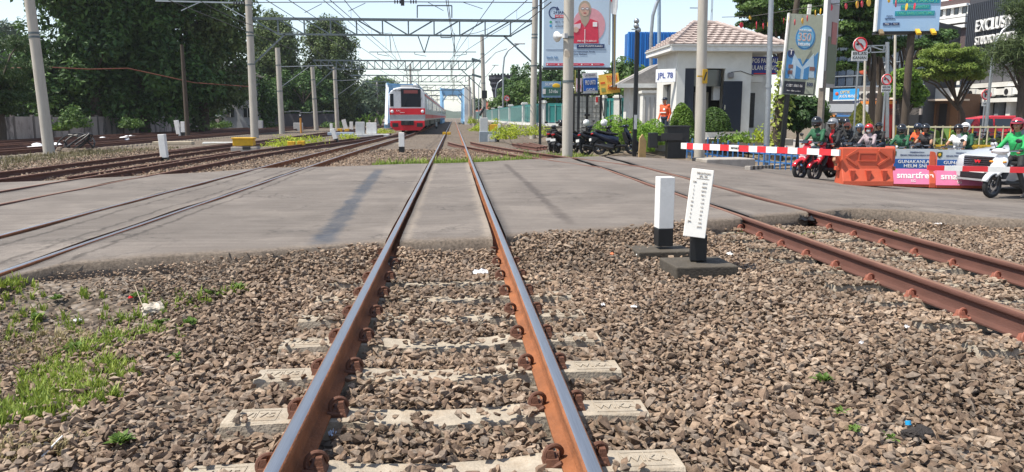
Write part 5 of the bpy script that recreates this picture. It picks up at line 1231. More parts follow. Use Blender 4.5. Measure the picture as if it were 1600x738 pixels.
# ================================================================== BILLBOARDS
SKYB = M('print_paleblue', (.50, .62, .74), .5, amt=.04); PINK = M('print_pink', (.68, .32, .36), .5); PRED = M('print_red', (.62, .04, .08), .5); PNAVY = M('print_navy', (.03, .05, .14), .5); SKIN_P = M('print_skin', (.60, .39, .30), .5); HIJ = M('print_scarf', (.40, .33, .25), .5)
BY = 41; c_ = D(902, 52, BY); wB = D(952, 52, BY).x-D(848, 52, BY).x; hB = 5.2; zb_ = D(902, 106, BY).z
bb = thing('billboard', 'large pale blue billboard with a woman in a red vest', 'billboard', (c_.x, BY, zb_+hB/2), R(-3))
MB().box((0, .08, 0), (wB, .16, hB)).build('panel', SKYB, bb); 
u = wB/107
def bx(px): return (px-901.5)*u
def bz(py): return (106-py)*u-hB/2
def flat(name, poly, mat, lay, parent=bb): return MB().prism([(bx(a), bz(b_)) for a, b_ in poly], -.006*lay-.006, -.002, 'y').build(name, mat, parent)
circ = lambda cx, cy, rx, ry, a0=0, a1=360, n=26: [(cx+rx*math.cos(R(a0+(a1-a0)*i/(n-1))), cy+ry*math.sin(R(a0+(a1-a0)*i/(n-1)))) for i in range(n)]
flat('print_disc', circ(920, 40, 26, 27)[:-1], PINK, 1)
flat('print_scarf', circ(913, 16, 10.2, 14)[:-1], HIJ, 2); flat('print_vest', [(893, 40), (906, 31), (913, 44), (922, 30), (934, 34), (936, 68), (893, 68)], PRED, 3); flat('print_scarf', [(906, 27), (920, 27), (919, 35), (914, 42), (908, 36)], HIJ, 4)
flat('print_face', circ(913, 16, 7.2, 10)[:-1], SKIN_P, 5)
for x in (909.6, 916.6): flat('print_glasses', circ(x, 14.5, 3.0, 1.8)[:-1], PNAVY, 6); flat('print_eye', circ(x, 14.6, 2.3, 1.2)[:-1], M('print_pale', (.7, .66, .62), .5), 7)
flat('print_mouth', circ(913, 20.5, 2.6, 1.6, 0, 180), M('print_lip', (.45, .06, .07), .5), 6)
flat('print_card', [(893, 39), (907, 37), (906, 45), (894, 46)], M('print_card', (.7, .55, .58), .5), 5); flat('print_hand', circ(899, 47, 4.6, 4.4)[:-1], SKIN_P, 6); flat('print_badge', [(926, 35), (933, 35), (933, 42), (926, 42)], M('print_white', (.8, .78, .77), .5), 5); flat('print_zip', [(913, 46), (914, 46), (914, 68), (913, 68)], M('print_white', (.8, .78, .77), .5), 5)
arc = circ(864, 21, 8.5, 9.5, 60, 300, 22)+circ(864, 21, 6.7, 7.7, 300, 60, 22)
flat('print_arrow', arc, PNAVY, 1); flat('print_arrow_head', [(869, 11), (873, 16.5), (867, 17)], PNAVY, 2); flat('print_tag', [(866, 24), (885, 24), (885, 28.5), (866, 28.5)], PRED, 2)
text('24 JAM', 4.6*u, (bx(872), -.02, bz(20.5)), PNAVY, bb, wid=18*u); text('SIAP BANTU', 2.6*u, (bx(875), -.022, bz(26.3)), WHITE, bb, wid=16*u)
text('0815 1010', 2.4*u, (bx(875), -.012, bz(35)), PNAVY, bb, wid=18*u); text('pmikotabks', 2.4*u, (bx(875), -.012, bz(41)), PNAVY, bb, wid=17*u)
flat('print_icon', circ(859, 35, 2, 2, n=12)[:-1], M('print_green', (.05, .35, .16), .5), 1); flat('print_icon', circ(859, 41, 2, 2, n=12)[:-1], M('print_cyan', (.05, .3, .6), .5), 1)
text('PMI KOTA BEKASI', 2.7*u, (bx(917), -.034, bz(64.5)), WHITE, bb, wid=30*u); flat('print_name_bar', [(901, 70), (945, 69), (945, 75.5), (901, 76)], PNAVY, 4); text('ADE PUSPITASARI', 2.6*u, (bx(923), -.036, bz(72.5)), WHITE, bb, wid=38*u)
for i, s_ in enumerate(('Bekerja Kemanusiaan Anda', 'PMI Kota Bekasi')): text(s_, 2.2*u, (bx(905-i*4), -.012, bz(81+i*4)), PNAVY, bb, wid=(50-i*18)*u)
text('bank bjb', 3.6*u, (bx(862), -.012, bz(90)), M('print_bank', (.06, .2, .42), .5), bb, wid=18*u); flat('print_rule', [(852, 77.7), (948, 77.7), (948, 78.1), (852, 78.1)], PNAVY, 1)
flat('print_band', [(852, 99), (944, 99), (946, 101), (944, 103), (852, 103)], PRED, 1)
for x in (854, 872, 891, 909, 926): flat('print_dot', circ(x, 101, 1.3, 1.3, n=10)[:-1], WHITE, 2); MB().box((bx(x+8), -.016, bz(101)), (9*u, .008, .8*u)).build('print_line', PINK, bb)
MB().box((0, .02, -hB/2-.05), (wB+.1, .3, .12)).build('lower_frame', DARK, bb)
for x in (-wB/2-.15, wB*.04): MB().box((x, .25, -1.6), (.14, .14, hB+5)).build('post', DARK, bb)
for k in range(4): MB().tube([(wB/2+.05+.12*k, .3+.1*k, 2), (wB/2+.14+.05*k, .3, 0), (wB/2+.2+.04*k, .32, -hB/2-1)], .03, 6).build('cable', (DARK, LGREY, YCON, LGREY)[k], bb)
# flag
fl = thing('flag', 'drooping white and red flag beside the large billboard', 'flag', (D(957, 20, 40).x, 40, D(957, 20, 40).z)); MB().add([(-.1, 0, 1.2), (.25, 0, 1.2), (.28, .06, .3), (.2, .0, -.1), (-.05, .03, -.05), (-.12, .05, .4)], [[0, 1, 2, 3, 4, 5]]).build('cloth', WHITE, fl); MB().add([(-.12, -.01, 1.2), (-.02, -.01, 1.2), (-.04, -.01, .5), (-.11, -.01, .6)], [[0, 1, 2, 3]]).build('red_stripe', RED, fl); MB().cyl((-.14, .02, -1.6), (-.14, .02, 1.4), .03, n=8).build('staff', GALV, fl)
# banner pair below the billboard
yb = thing('banner', 'yellow banner reading TOLAK ANGIN tilted above the teal railing', 'banner', D(952, 131, 43), R(-6), ry=R(-7))
wv, hv_ = D(966, 131, 43).x-D(935, 131, 43).x, D(950, 116, 43).z-D(950, 147, 43).z
MB().box((0, .03, 0), (wv, .05, hv_)).build('cloth', M('banner_yellow', (.86, .56, .10), .6, amt=.06), yb)
PO = M('print_orange', (.72, .10, .02), .5)
text('TOLAK', .36, (wv*.17, -.012, hv_*.22), PO, yb, wid=wv*.56); text('ANGIN', .36, (wv*.17, -.012, -hv_*.2), PO, yb, wid=wv*.56); MB().box((-wv*.32, -.004, .08), (wv*.22, .01, .1)).build('print_block', PO, yb); MB().box((-wv*.32, -.004, -.3), (wv*.2, .01, .22)).build('print_block', M('print_pack', (.3, .35, .1), .5), yb)
for s in (-1, 1): MB().cyl((s*wv*.45, .09, -hv_/2-1.2), (s*wv*.45, .09, hv_/2), .03, n=8).build('stake', DARK, yb)
b2 = thing('banner', 'blue and white shop banner left of the yellow banner', 'banner', D(922.5, 130, 44), 0, ry=R(-3)); wv, hv_ = D(934, 131, 44).x-D(911, 131, 44).x, D(950, 112, 44).z-D(950, 144, 44).z
MB().box((0, .03, 0), (wv, .05, hv_)).build('cloth', M('banner_white', (.72, .73, .76), .6), b2); MB().box((0, -.001, -.08), (wv*.98, .02, hv_*.62)).build('print_field', M('print_royal', (.02, .12, .5), .5), b2)
text('PRO UNTO', .26, (0, -.02, .02), WHITE, b2, wid=wv*.7); text('GADAI', .16, (0, -.02, -.38), WHITE, b2, wid=wv*.6); text('LAYANAN', .14, (0, -.01, hv_*.38), PNAVY, b2, wid=wv*.7)
b3 = thing('banner', 'narrow white and pink poster hanging beside the blue banner', 'banner', D(904.5, 133, 44)); MB().box((0, .02, .0), (.32, .04, .75)).build('cloth', M('poster_pink', (.7, .58, .66), .6), b3); MB().box((0, -.002, -.1), (.2, .01, .2)).build('print_block', PRED, b3); MB().cyl((-.2, .05, -.9), (-.2, .05, 1.3), .03, n=6).build('stake', M('bamboo', (.3, .28, .08), .7), b3)
db = thing('billboard', 'distant green and blue shop billboard beyond the teal fence', 'billboard', (D(860, 140, 78).x, 78, D(860, 140, 78).z)); wv, hv_ = D(877, 131, 78).x-D(844, 131, 78).x, 1.6
MB().box((0, .1, 0), (wv, .15, hv_)).build('panel', M('print_bluegrey', (.22, .36, .5), .5), db); MB().box((.15, 0, -.2), (wv*.8, .06, hv_*.5)).build('print_field', M('print_dkgreen', (.04, .13, .10), .5), db); text('5.0 ribu', .35, (.3, -.045, -.2), WHITE, db, wid=wv*.42); text('SUPER', .28, (0, .01, .5), WHITE, db, wid=wv*.5)
MB().ell((wv*.28, 0, .35), (.4, .04, .25)).build('print_oval', YELLOW, db); MB().box((-wv*.3, -.04, -.2), (.32, .02, .5)).build('print_block', M('print_pale', (.7, .66, .62), .5), db)
for s in (-.7, .7): MB().box((s, .25, -2.4), (.12, .12, 3.4)).build('post', DARK, db)
bl = thing('glass_block', 'bluish office block behind the distant shop billboard', 'building', (D(856, 150, 120).x, 120, 0)); MB().box((0, 0, 3.3), (5.2, 4, 6.8)).build('wall', M('office_blue', (.18, .24, .36), .5), bl)
for i in range(4):
    for k in range(3): MB().box((-1.9+1.27*i, -2.02, 1.6+1.9*k), (1.0, .06, 1.2)).build('window', M('pane_blue', (.10, .17, .32), .15), bl)
# tall promo board with jacket picture
pb = thing('promo_board', 'tall light board advertising 350 with a blue jacket picture', 'sign', D(1254, 86, 29.5), R(-6), ry=R(3))
wv, hv_ = (D(1280, 86, 29.5).x-D(1229, 86, 29.5).x), D(1254, 25, 29.5).z-D(1254, 151, 29.5).z; k_ = hv_/126
OLIVE = M('print_olive', (.36, .40, .33), .5); BMID = M('print_midblue', (.07, .24, .50), .5); BPALE = M('print_iceblue', (.42, .56, .68), .5)
MB().box((0, .07, 0), (wv, .14, hv_)).build('panel', OLIVE, pb); MB().box((-wv/2-.02, .07, 0), (.05, .18, hv_+.05)).build('edge_frame', WHITE, pb)
def fl2(name, poly, mat, lay): return MB().prism([((a-1254.5)*k_, (86-b_)*k_) for a, b_ in poly], -.006*lay-.004, -.001, 'y').build(name, mat, pb)
fl2('print_bubble', circ(1256, 59, 15.5, 19)[:-1], BMID, 1); fl2('print_bubble', circ(1256, 59, 13, 16.5)[:-1], M('print_sky', (.20, .48, .72), .5), 2)
fl2('print_scene', [(1230, 82), (1241, 92), (1270, 92), (1279, 80), (1279, 124), (1230, 124)], BMID, 1); fl2('print_jacket', [(1241, 84), (1256, 105), (1272, 84), (1277, 124), (1236, 124)], BPALE, 2); fl2('print_jacket_fold', [(1246, 78), (1256, 101), (1267, 78)], OLIVE, 3); fl2('print_window', [(1246, 103), (1254, 108), (1254, 124), (1246, 124)], BMID, 3); fl2('print_window', [(1259, 108), (1267, 103), (1267, 124), (1259, 124)], BMID, 3); fl2('print_badge', circ(1236, 84, 5.4, 7)[:-1], PNAVY, 2)
for q in ((1234, 102, 1241, 108), (1234, 111, 1241, 117), (1268, 104, 1276, 110)): fl2('print_brick', [(q[0], q[1]), (q[2], q[1]), (q[2], q[3]), (q[0], q[3])], M('print_brick', (.22, .12, .11), .6), 3)
fl2('print_band', [(1230, 128), (1279, 128), (1279, 148), (1230, 148)], M('print_charcoal', (.03, .035, .05), .5), 1); fl2('print_coupon', [(1264, 121), (1278, 121), (1278, 147), (1264, 147)], OLIVE, 2)
WP = M('print_white', (.8, .78, .77), .5); SAL = M('print_salmon', (.62, .42, .38), .5)
text('350', 13*k_, (.0, -.024, (86-59)*k_), SAL, pb, wid=20*k_); text('MULAI DARI', 3.6*k_, (.0, -.024, (86-48)*k_), WP, pb, wid=19*k_); text('RIBUAN', 4.8*k_, (.0, -.024, (86-70)*k_), WP, pb, wid=18*k_); text('CUST 8355 06', 4*k_, (-8*k_, -.016, (86-135)*k_), WP, pb, wid=26*k_); text('500', 6*k_, (16*k_, -.022, (86-132)*k_), PNAVY, pb, wid=10*k_); text('T', 8*k_, (-18.5*k_, -.022, (86-83)*k_), WP, pb); text('info dan pesan', 2*k_, (-8*k_, -.016, (86-143)*k_), WP, pb, wid=22*k_)
MB().box((-.3*wv, .08, -hv_/2-1.3), (.16, .16, 2.6)).build('post', BLACK, pb); MB().box((.1, .1, hv_/2+.18), (.12, .1, .4)).build('lamp_arm', WHITE, pb)
eb = thing('edge_on_board', 'tall banner board seen nearly edge on right of the promo board', 'sign', D(1297, 65, 28.5), R(44))
MB().box((0, 0, .8), (1.25, .10, 5.0)).build('panel', M('board_grey', (.35, .33, .33), .55, amt=.2, sc=1), eb); MB().box((-.645, 0, .8), (.05, .13, 5.05)).build('edge_frame', WHITE, eb); MB().box((.1, -.06, -.7), (.9, .02, 1.7)).build('print_lower', M('print_darkgreen', (.10, .12, .07), .5), eb); MB().box((.2, -.066, .3), (.5, .02, .8)).build('print_red', M('print_dullred', (.35, .1, .09), .5), eb); MB().box((.1, -.06, 2.3), (.9, .02, 1.9)).build('print_upper', M('print_lilac', (.45, .46, .5), .5), eb)
MB().box((-.5, 0, -2.8), (.22, .18, 3.4)).build('post', M('post_wood', (.20, .17, .14), .85, amt=.3), eb); MB().box((-.15, .1, -2.8), (.14, .14, 3.4)).build('post', M('post_wood', (.20, .17, .14), .85), eb)
sb = thing('billboard', 'pale blue billboard with green slogan lettering high over the street', 'billboard', (D(1420, 20, 36).x, 36, D(1420, 47, 36).z), R(-10)); wv = D(1466, 20, 36).x-D(1376, 20, 36).x; k_ = wv/92; LB = M('print_lightblue', (.34, .52, .74), .45, amt=.04)
MB().box((0, .12, 1.6), (wv, .22, 3.3)).build('panel', LB, sb); MB().box((-wv/2-.03, .1, 1.6), (.07, .3, 3.3)).build('edge_frame', WHITE, sb)
TQ = M('print_teal', (.02, .28, .36), .5); GL = M('print_lime', (.12, .50, .32), .5)
for i, (a, b_, s_) in enumerate(((-24, 44, 'SIAPA TAKUT'), (-12, 31, 'KOMPAK DAHSYAT'), (-20, 38, 'YANG BARU DANTUMU'))):
    zc_ = (48-(-3+9.2*i)-8)*k_; MB().box(((a+b_)/2*k_*.97, -.004, zc_), ((b_-a)*k_, .02, 7.2*k_)).build('print_bar', TQ, sb); text(s_, 4.6*k_, ((a+b_)/2*k_*.97, -.018, zc_), GL, sb, wid=(b_-a-4)*k_)
text('UNDUH', 2*k_, (-28*k_, -.004, 21*k_), PNAVY, sb, wid=9*k_, bold=0); text('aplikasi', 3*k_, (-27*k_, -.004, 17.5*k_), PNAVY, sb, wid=15*k_)
for i in (0, 1): MB().box(((-31+12.5*i)*k_, -.002, 9.2*k_), (11.5*k_, .016, 4*k_)).build('print_button', PNAVY, sb); text(('Play', 'Store')[i], 1.8*k_, ((-31+12.5*i)*k_, -.014, 9.2*k_), WHITE, sb, wid=6*k_)
for x in (-40, 14, 36): MB().bar((x*k_, .0, .0), (x*k_-.1, -.55, -.25), .18, .1).build('lamp_bracket', YCON if x > 0 else M('bronze', (.3, .22, .12), .5, .6), sb)
MB().cyl((.3, .3, -5.5), (.3, .3, .2), .17, n=14).build('post', BARK, sb, smooth=50)
MB().box((0, .3, -.12), (wv, .5, .1)).build('catwalk', DARK, sb)

# ================================================================== BUILDINGS ON THE RIGHT
def wall_frame(pa, pb_, Ya, Yb):
    A, B = D(pa, 180, Ya), D(pb_, 180, Yb); A.z = B.z = 0; u_ = (B-A).normalized(); return A, B, u_, (B-A).length, math.atan2(u_.y, u_.x)
A, B, u_, ln, an_ = wall_frame(1292, 1440, 66, 60)
gb = thing('glass_building', 'dark glass fronted building behind the street signs', 'building', A, an_)
zf = lambda py, Y=63: D(1400, py, Y).z
MB().box((ln/2, 4, zf(50)/2), (ln, 7.6, zf(45)+1)).build('wall', M('dark_wall', (.05, .055, .065), .7, amt=.15), gb)
gp2 = [M('pane_%s' % k, c, .12, amt=.3, sc=.5, spec=.7) for k, c in (('a', (.02, .03, .045)), ('b', (.035, .05, .075)), ('c', (.06, .08, .11)))]
nx_ = 11; rows = [(55, 78), (79, 98), (99, 117), (118, 134)]
for r_, (ya, yb_) in enumerate(rows):
    for k in range(nx_):
        w_ = ln/nx_; z0, z1 = zf(yb_), zf(ya)
        f = MB().box((w_*(k+.5), .12, (z0+z1)/2), (w_-.1, .06, z1-z0-.12)).build('glass_pane', gp2[(k*7+r_*3) % 3], gb)
for r_ in range(5): MB().box((ln/2, .1, zf((54.5, 78.5, 98.5, 117.5, 134.5)[r_])), (ln, .16, .09)).build('mullion', GALV, gb)
aw = MB().add([(w_*6, 0, zf(122)), (w_*6.9, 0, zf(122)), (w_*6.9, -.5, zf(137)), (w_*6, -.5, zf(137))], [[0, 1, 2, 3]]).build('open_window', gp2[2], gb)
MB().box((ln*.55, -.02, zf(145)), (ln*.5, .16, 1.0)).build('lower_band', M('band_dark', (.16, .14, .13), .8, amt=.2), gb)
for k in range(6): ac = MB().box((ln*(.36+.065*k), -.25, zf(150)), (.75, .35, .7)).build('air_conditioner', WALLW, gb, bev=.03); MB().cyl((ln*(.36+.065*k)-.1, -.44, zf(150)), (ln*(.36+.065*k)-.1, -.46, zf(150)), .24, n=14).build('fan', DARK, ac)
text('GLORA', .75, (ln*.5, -.2, zf(110)), WHITE, gb, 'shop_lettering', ln*.28); MB().ell((ln*.40, -.2, zf(109)), (.5, .1, .35), rot=Matrix.Rotation(-.5, 3, 'Y')).build('shop_emblem', ORANGE, gb)
# ground floor
MB().box((ln*.5, .0, zf(175)), (ln, .3, .5)).build('lintel', M('lintel', (.3, .27, .25), .8), gb)
for k, (a, c, m) in enumerate(((.02, .10, M('shop_orange', (.6, .2, .04), .6)), (.12, .30, M('shop_blue', (.05, .17, .4), .6)), (.32, .55, M('shop_dark', (.03, .03, .035), .6)), (.58, .72, M('shop_red', (.50, .03, .02), .5)), (.74, .98, M('shop_black', (.02, .02, .022), .5)))):
    MB().box((ln*(a+c)/2, -.05, (zf(163)-.5)/2), (ln*(c-a), .2, zf(163)+.5)).build('shop_front', m, gb)
MB().box((ln*.6, -.9, zf(161)), (ln*.28, 1.8, .25)).build('orange_awning', M('awning_orange', (.62, .20, .03), .6), gb)
for k in range(2): bn = MB().box((ln*(.37+.11*k), -.3, zf(160)), (ln*.09, .06, 1.3)).build('white_poster', WHITE, gb); text(('SALE', 'KOPI')[k], .45, (ln*(.37+.11*k), -.34, zf(160)), PNAVY, bn, wid=1.1)
ss = thing('shop_sign', 'bright blue shop sign reading OPTIK on the glass building', 'sign', D(1322, 148.5, 61), an_); MB().box((0, 0, 0), (2.05, .15, .95)).build('board', M('sign_sky', (.04, .33, .70), .4), ss); text('OPTIK', .25, (-.05, -.09, .2), M('print_gold', (.75, .55, .2), .5), ss, wid=.8); text('JAVEN MANJU', .25, (.2, -.09, -.12), WHITE, ss, wid=1.5); MB().ell((-.72, -.09, .1), (.14, .03, .14)).build('emblem', ORANGE, ss)
MB().box((0, -.02, -.42), (2.05, .13, .08)).build('light_strip', WHITE, ss)
kr = thing('stall_roof', 'grey stall roof under the blue shop sign', 'stall', D(1325, 172, 56)); MB().add([(-2, -.8, -.15), (2, -.8, -.15), (1.6, .8, .45), (-1.6, .8, .45), (-2, -.8, -.25), (2, -.8, -.25)], [[0, 1, 2, 3], [0, 4, 5, 1]]).build('roof', M('stall_tin', (.22, .23, .24), .6), kr)
for s in (-1.7, 1.7): MB().cyl((s, 0, -2.6), (s, 0, 0), .05, n=8).build('post', DARK, kr)
MB().box((0, .5, -1.5), (3.2, .1, 2)).build('counter', M('stall_wall', (.30, .3, .28), .8), kr)
# studio building
A, B, u_, ln, an_ = wall_frame(1497, 1640, 66, 55)
eb_ = thing('studio_building', 'dark ribbed building with white EXCLUSIVE STUDIO lettering', 'building', A, an_)
zs = lambda px, py: D(px, py, 66+(55-66)*(px-1497)/143).z
zt_, zm_ = zs(1497, 8), zs(1497, 78)
MB().box((ln/2, 4.2, zt_/2), (ln, 8, zt_+1)).build('wall', M('studio_wall', (.06, .06, .07), .7), eb_)
RIB = M('rib_dark', (.05, .055, .068), .5, .3, amt=.15)
for k in range(44): MB().box((ln*(k+.5)/44, .1, (zt_+zm_)/2), (ln/44*.6, .16, zt_-zm_)).build('rib', RIB, eb_)
text('EXCLUSIVE', 1.0, (ln*.375, -.12, zs(1550, 37)), WHITE, eb_, 'facade_lettering', ln*.46, bold=.008, ext=.08); text('STUDIO PHOTO', .72, (ln*.385, -.12, zs(1550, 37)-1.22), WHITE, eb_, 'facade_lettering', ln*.465, bold=.008, ext=.08)
for i, (ya, yb_) in enumerate(((131, 138), (141, 150), (155, 161))): MB().box((ln/2-1.5, -.4-.1*i, zs(1540, (ya+yb_)/2)), (ln+6, .9, zs(1540, ya)-zs(1540, yb_))).build('balcony_band', WALLW, eb_)
for k in range(8): MB().box((ln*(k+.5)/8, -.03, zs(1540, 108)), (ln/8-.15, .1, zs(1540, 85)-zs(1540, 128))).build('louvre_bay', M('louvre', (.10, .10, .11), .6), eb_)
for k in range(8): MB().box((ln*k/8+.3, -.3, 1.4), (.5, .5, 4.0)).build('column', WALLW if k in (3, 5) else M('column_grey', (.2, .22, .24), .7), eb_)
for k in range(7): MB().box((ln*(k+.5)/8+.3, .02, 1.3), (ln/8-.6, .08, 3.4)).build('shop_window', gp2[k % 2], eb_)
for k in range(3): ac = MB().box((ln*(.3+.2*k), -.95, zs(1540, 146)), (.8, .35, .65)).build('air_conditioner', WALLW, eb_, bev=.03); MB().cyl((ln*(.3+.2*k)-.1, -1.14, zs(1540, 146)), (ln*(.3+.2*k)-.1, -1.16, zs(1540, 146)), .23, n=14).build('fan', DARK, ac)
# white block with bands
A, B, u_, ln, an_ = wall_frame(1440, 1500, 72, 68)
wb = thing('white_block', 'white banded building between the billboard and the ribbed studio', 'building', A, an_)
MB().box((ln/2, 4, zf(0, 70)/2), (ln, 8, zf(10, 70)+.6)).build('wall', M('block_dark', (.10, .07, .07), .8), wb)
for ya, yb_ in ((9, 13), (25, 29), (30, 38), (41, 46), (100, 108), (128, 136), (141, 152)): MB().box((ln/2, -.15, zf((ya+yb_)/2, 70)), (ln, .5, zf(ya, 70)-zf(yb_, 70))).build('balcony_band', WHITE, wb)
for k in range(5): MB().box((ln*(k+.5)/5, -.02, zf(19, 70)), (ln/5-.5, .1, .6)).build('window', GLASSD, wb)
for k in range(6): MB().box((ln*k/5, .0, zf(19, 70)), (.3, .2, .9)).build('pier', WALLW, wb)
MB().box((ln*.55, .4, zf(-10, 70)), (ln*.9, .3, 2.2)).build('roof_sign', WHITE, wb); MB().ell((ln*.5, .2, zf(-2, 70)), (.3, .06, .6)).build('roof_emblem', RED, wb)
A, B, u_, ln, an_ = wall_frame(1415, 1500, 64, 60)
sp_ = thing('shop_row', 'low row of brown shop fronts with a pale awning', 'building', A, an_); MB().box((ln/2, 1.5, 1.3), (ln, 3, 3.6)).build('wall', M('shop_brown', (.14, .075, .045), .8, amt=.2), sp_); MB().box((ln/2, -.5, zf(157, 62)), (ln+.6, 2.4, .14)).build('awning', M('awning_pale', (.58, .48, .38), .7), sp_); MB().box((ln/2, .02, zf(147, 62)), (ln, .4, .9)).build('parapet', WALLW, sp_)
for k in range(5): MB().box((ln*(k+.5)/5, -.04, 1.0), (ln/5-.3, .08, 2.6)).build('shutter', (M('shutter_brown', (.2, .10, .05), .7), M('shutter_dark', (.03, .025, .025), .7))[k % 2], sp_)
_l = None
# ================================================================== RIGHT TREES AND BUSHES
KET = leafmat('leaf_layered', (.03, .075, .02), (.16, .25, .05), .3)
BRT = leafmat('leaf_bright', (.06, .14, .02), (.22, .34, .05), .3)
CAS = leafmat('needle', (.035, .07, .025), (.13, .17, .06), .35)
def layered(cx, cz, specs): return [(x, y, z, rx, rx*.8, .32) for (x, y, z, rx) in specs]
def px_e(px, py, Y, base, rx_px, rz_px, dy=0):
    p = D(px, py, Y); s = Y/1200; return (p.x-base.x, dy, p.z-base.z, rx_px*s, rx_px*s*.8, rz_px*s)
b = at_base(1222, 52)
tree('layered_tree', 'tall layered tree behind the guard hut with spreading flat branches', b, [px_e(1215, 2, 52, b, 75, 7), px_e(1180, 12, 52, b, 36, 5, -1), px_e(1225, 22, 52, b, 72, 6), px_e(1195, 34, 52, b, 45, 5, 1), px_e(1235, 46, 52, b, 62, 6), px_e(1230, 62, 52, b, 50, 7, 1), px_e(1265, 10, 52, b, 50, 10)], 12000, .12, KET, .28, 9, nclump=150, cr=.55, flat=.32)
b = at_base(1362, 47)
tree('layered_tree', 'dark layered tree whose crown hangs above the street signs', b, [px_e(1340, 4, 47, b, 58, 12), px_e(1350, 22, 47, b, 60, 9), px_e(1330, 42, 47, b, 42, 8), px_e(1345, 56, 47, b, 38, 7), px_e(1325, 85, 47, b, 24, 6), px_e(1322, 105, 47, b, 20, 5), px_e(1325, 68, 47, b, 26, 6)], 11000, .12, BIG2, .19, 8.5, nclump=130, cr=.5, flat=.4)
b = at_base(1413, 47.5)
tree('layered_tree', 'tree with dark straight trunk under the pale blue billboard', b, [px_e(1400, 66, 47.5, b, 46, 5), px_e(1440, 70, 47.5, b, 40, 6), px_e(1470, 55, 47.5, b, 30, 6), px_e(1380, 78, 47.5, b, 22, 5)], 3600, .11, BIG, .26, 7, nclump=60, cr=.45, flat=.45)
b = at_base(1416, 38)
tree('broadleaf_tree', 'bright leafed tree with twisted grey trunk left of the flat topped tree', b, [px_e(1411, 128, 38, b, 19, 20), px_e(1428, 142, 38, b, 15, 18), px_e(1400, 140, 38, b, 11, 13)], 4500, .085, BRT, .20, 1.9, nclump=55, cr=.34)
b = at_base(1505, 42)
tree('flat_topped_tree', 'flat topped feathery green tree in front of the studio building', b, [px_e(1490, 84, 42, b, 52, 6), px_e(1450, 98, 42, b, 32, 7), px_e(1520, 95, 42, b, 34, 8), px_e(1488, 108, 42, b, 56, 8), px_e(1440, 115, 42, b, 24, 8), px_e(1478, 72, 42, b, 14, 4), px_e(1500, 118, 42, b, 45, 6)], 12000, .075, leafmat('leaf_lime', (.06, .13, .022), (.30, .38, .08), .35), .17, 3.3, nclump=170, cr=.42, flat=.4, asp=.35)
b = at_base(1592, 36)
tree('casuarina_tree', 'fuzzy dark needle tree at the right edge covering the studio lettering end', b, [px_e(1596, 84, 36, b, 42, 34), px_e(1618, 15, 36, b, 28, 30), px_e(1570, 84, 36, b, 24, 20), px_e(1582, 8, 36, b, 18, 8), px_e(1625, 30, 36, b, 34, 50)], 7000, .15, CAS, .2, 6, nclump=90, cr=.6, asp=.08, droop=.8)
b = at_base(1372, 50)
tree('broadleaf_tree', 'slim dark tree left of the sign frame in front of the glass building', b, [px_e(1370, 30, 50, b, 20, 20), px_e(1366, 64, 50, b, 12, 10)], 2500, .11, BIG, .26, 7, nclump=30, cr=.5)
b = at_base(1250, 36)
tree('leafy_shrub', 'dense dark leafy shrub behind the promo board', b, [px_e(1248, 178, 36, b, 30, 22), px_e(1235, 165, 36, b, 18, 16), px_e(1270, 172, 36, b, 20, 20)], 5000, .1, BIG, .1, 1.2, cat='shrub', nclump=55, cr=.4)
# creeper covered trunk right of the hut
b = at_base(1217, 30.5); ct = thing('creeper_tree', 'palm like trunk wrapped in yellow green creeper beside the hut', 'tree', b)
MB().tube([(0, 0, -.2), (-.05, 0, 1.2), (.05, 0, 2.6), (.3, 0, 4.2), (.62, 0, 7.5)], [.2, .17, .17, .13, .1], 10).build('trunk', BARK, ct, smooth=50)
P = []; 
for k in range(420):
    z = rnd.uniform(.3, 3.9); a = rnd.uniform(0, 6.28); r_ = rnd.uniform(.15, .42)*(1.25 if 1.3 < z < 2.6 else .7); P.append((r_*math.cos(a)+.03*z, r_*math.sin(a), z))
P = np.array(P); o = bpy.data.objects.new('creeper', leafcards(P, P*np.array([2, 2, .1])+np.array([0, -.5, .4]), .11, leafmat('creeper_leaf', (.14, .22, .03), (.50, .52, .12), .3), .4, .65)); link(o, ct)
bush(1065, 207, 31, .5, 1.15, 'round clipped bush left of the concrete utility pole before the hut', BRT, 5200, .05, clip=1); bush(1116, 205, 31, .62, .95, 'round clipped bush right of the concrete utility pole before the hut', BIG2, 5200, .05, clip=1)
bush(1342, 196, 36, .62, 1.05, 'cone shaped clipped yellow green bush behind the riders', leafmat('topiary', (.10, .13, .02), (.28, .28, .05), .25), 5200, .045, clip=2)
for (px, py, Y, rx, rz_, lab) in ((955, 224, 30, .75, .85, 'bright fluffy green bush behind the two dark motorcycles'), (985, 220, 31.5, .6, .75, 'bright fluffy bush just left of the thin black post'), (1018, 226, 29.5, .62, .75, 'bright fluffy bush between the thin black post and barrier box'), (1005, 236, 28.5, .4, .5, 'low bright bush at the foot of the thin black post')):
    bush(px, py, Y, rx, rz_*1.15, lab, leafmat('fern_leaf', (.12, .27, .03), (.34, .50, .08), .35), 5200, .045, clip=.5)
bush(1075, 222, 30, .6, .45, 'low dark plants along the blue fence left part', BIG2, 500, .08); bush(1150, 222, 30.5, .8, .4, 'low plants behind the blue fence centre', BRT, 350, .09); bush(1190, 222, 31, .5, .6, 'flower bed plants behind the blue fence right part', YLW, 200, .09)
bn = thing('banana_plant', 'broad leafed banana clump behind the median railing', 'plant', at_base(1478, 34)); 
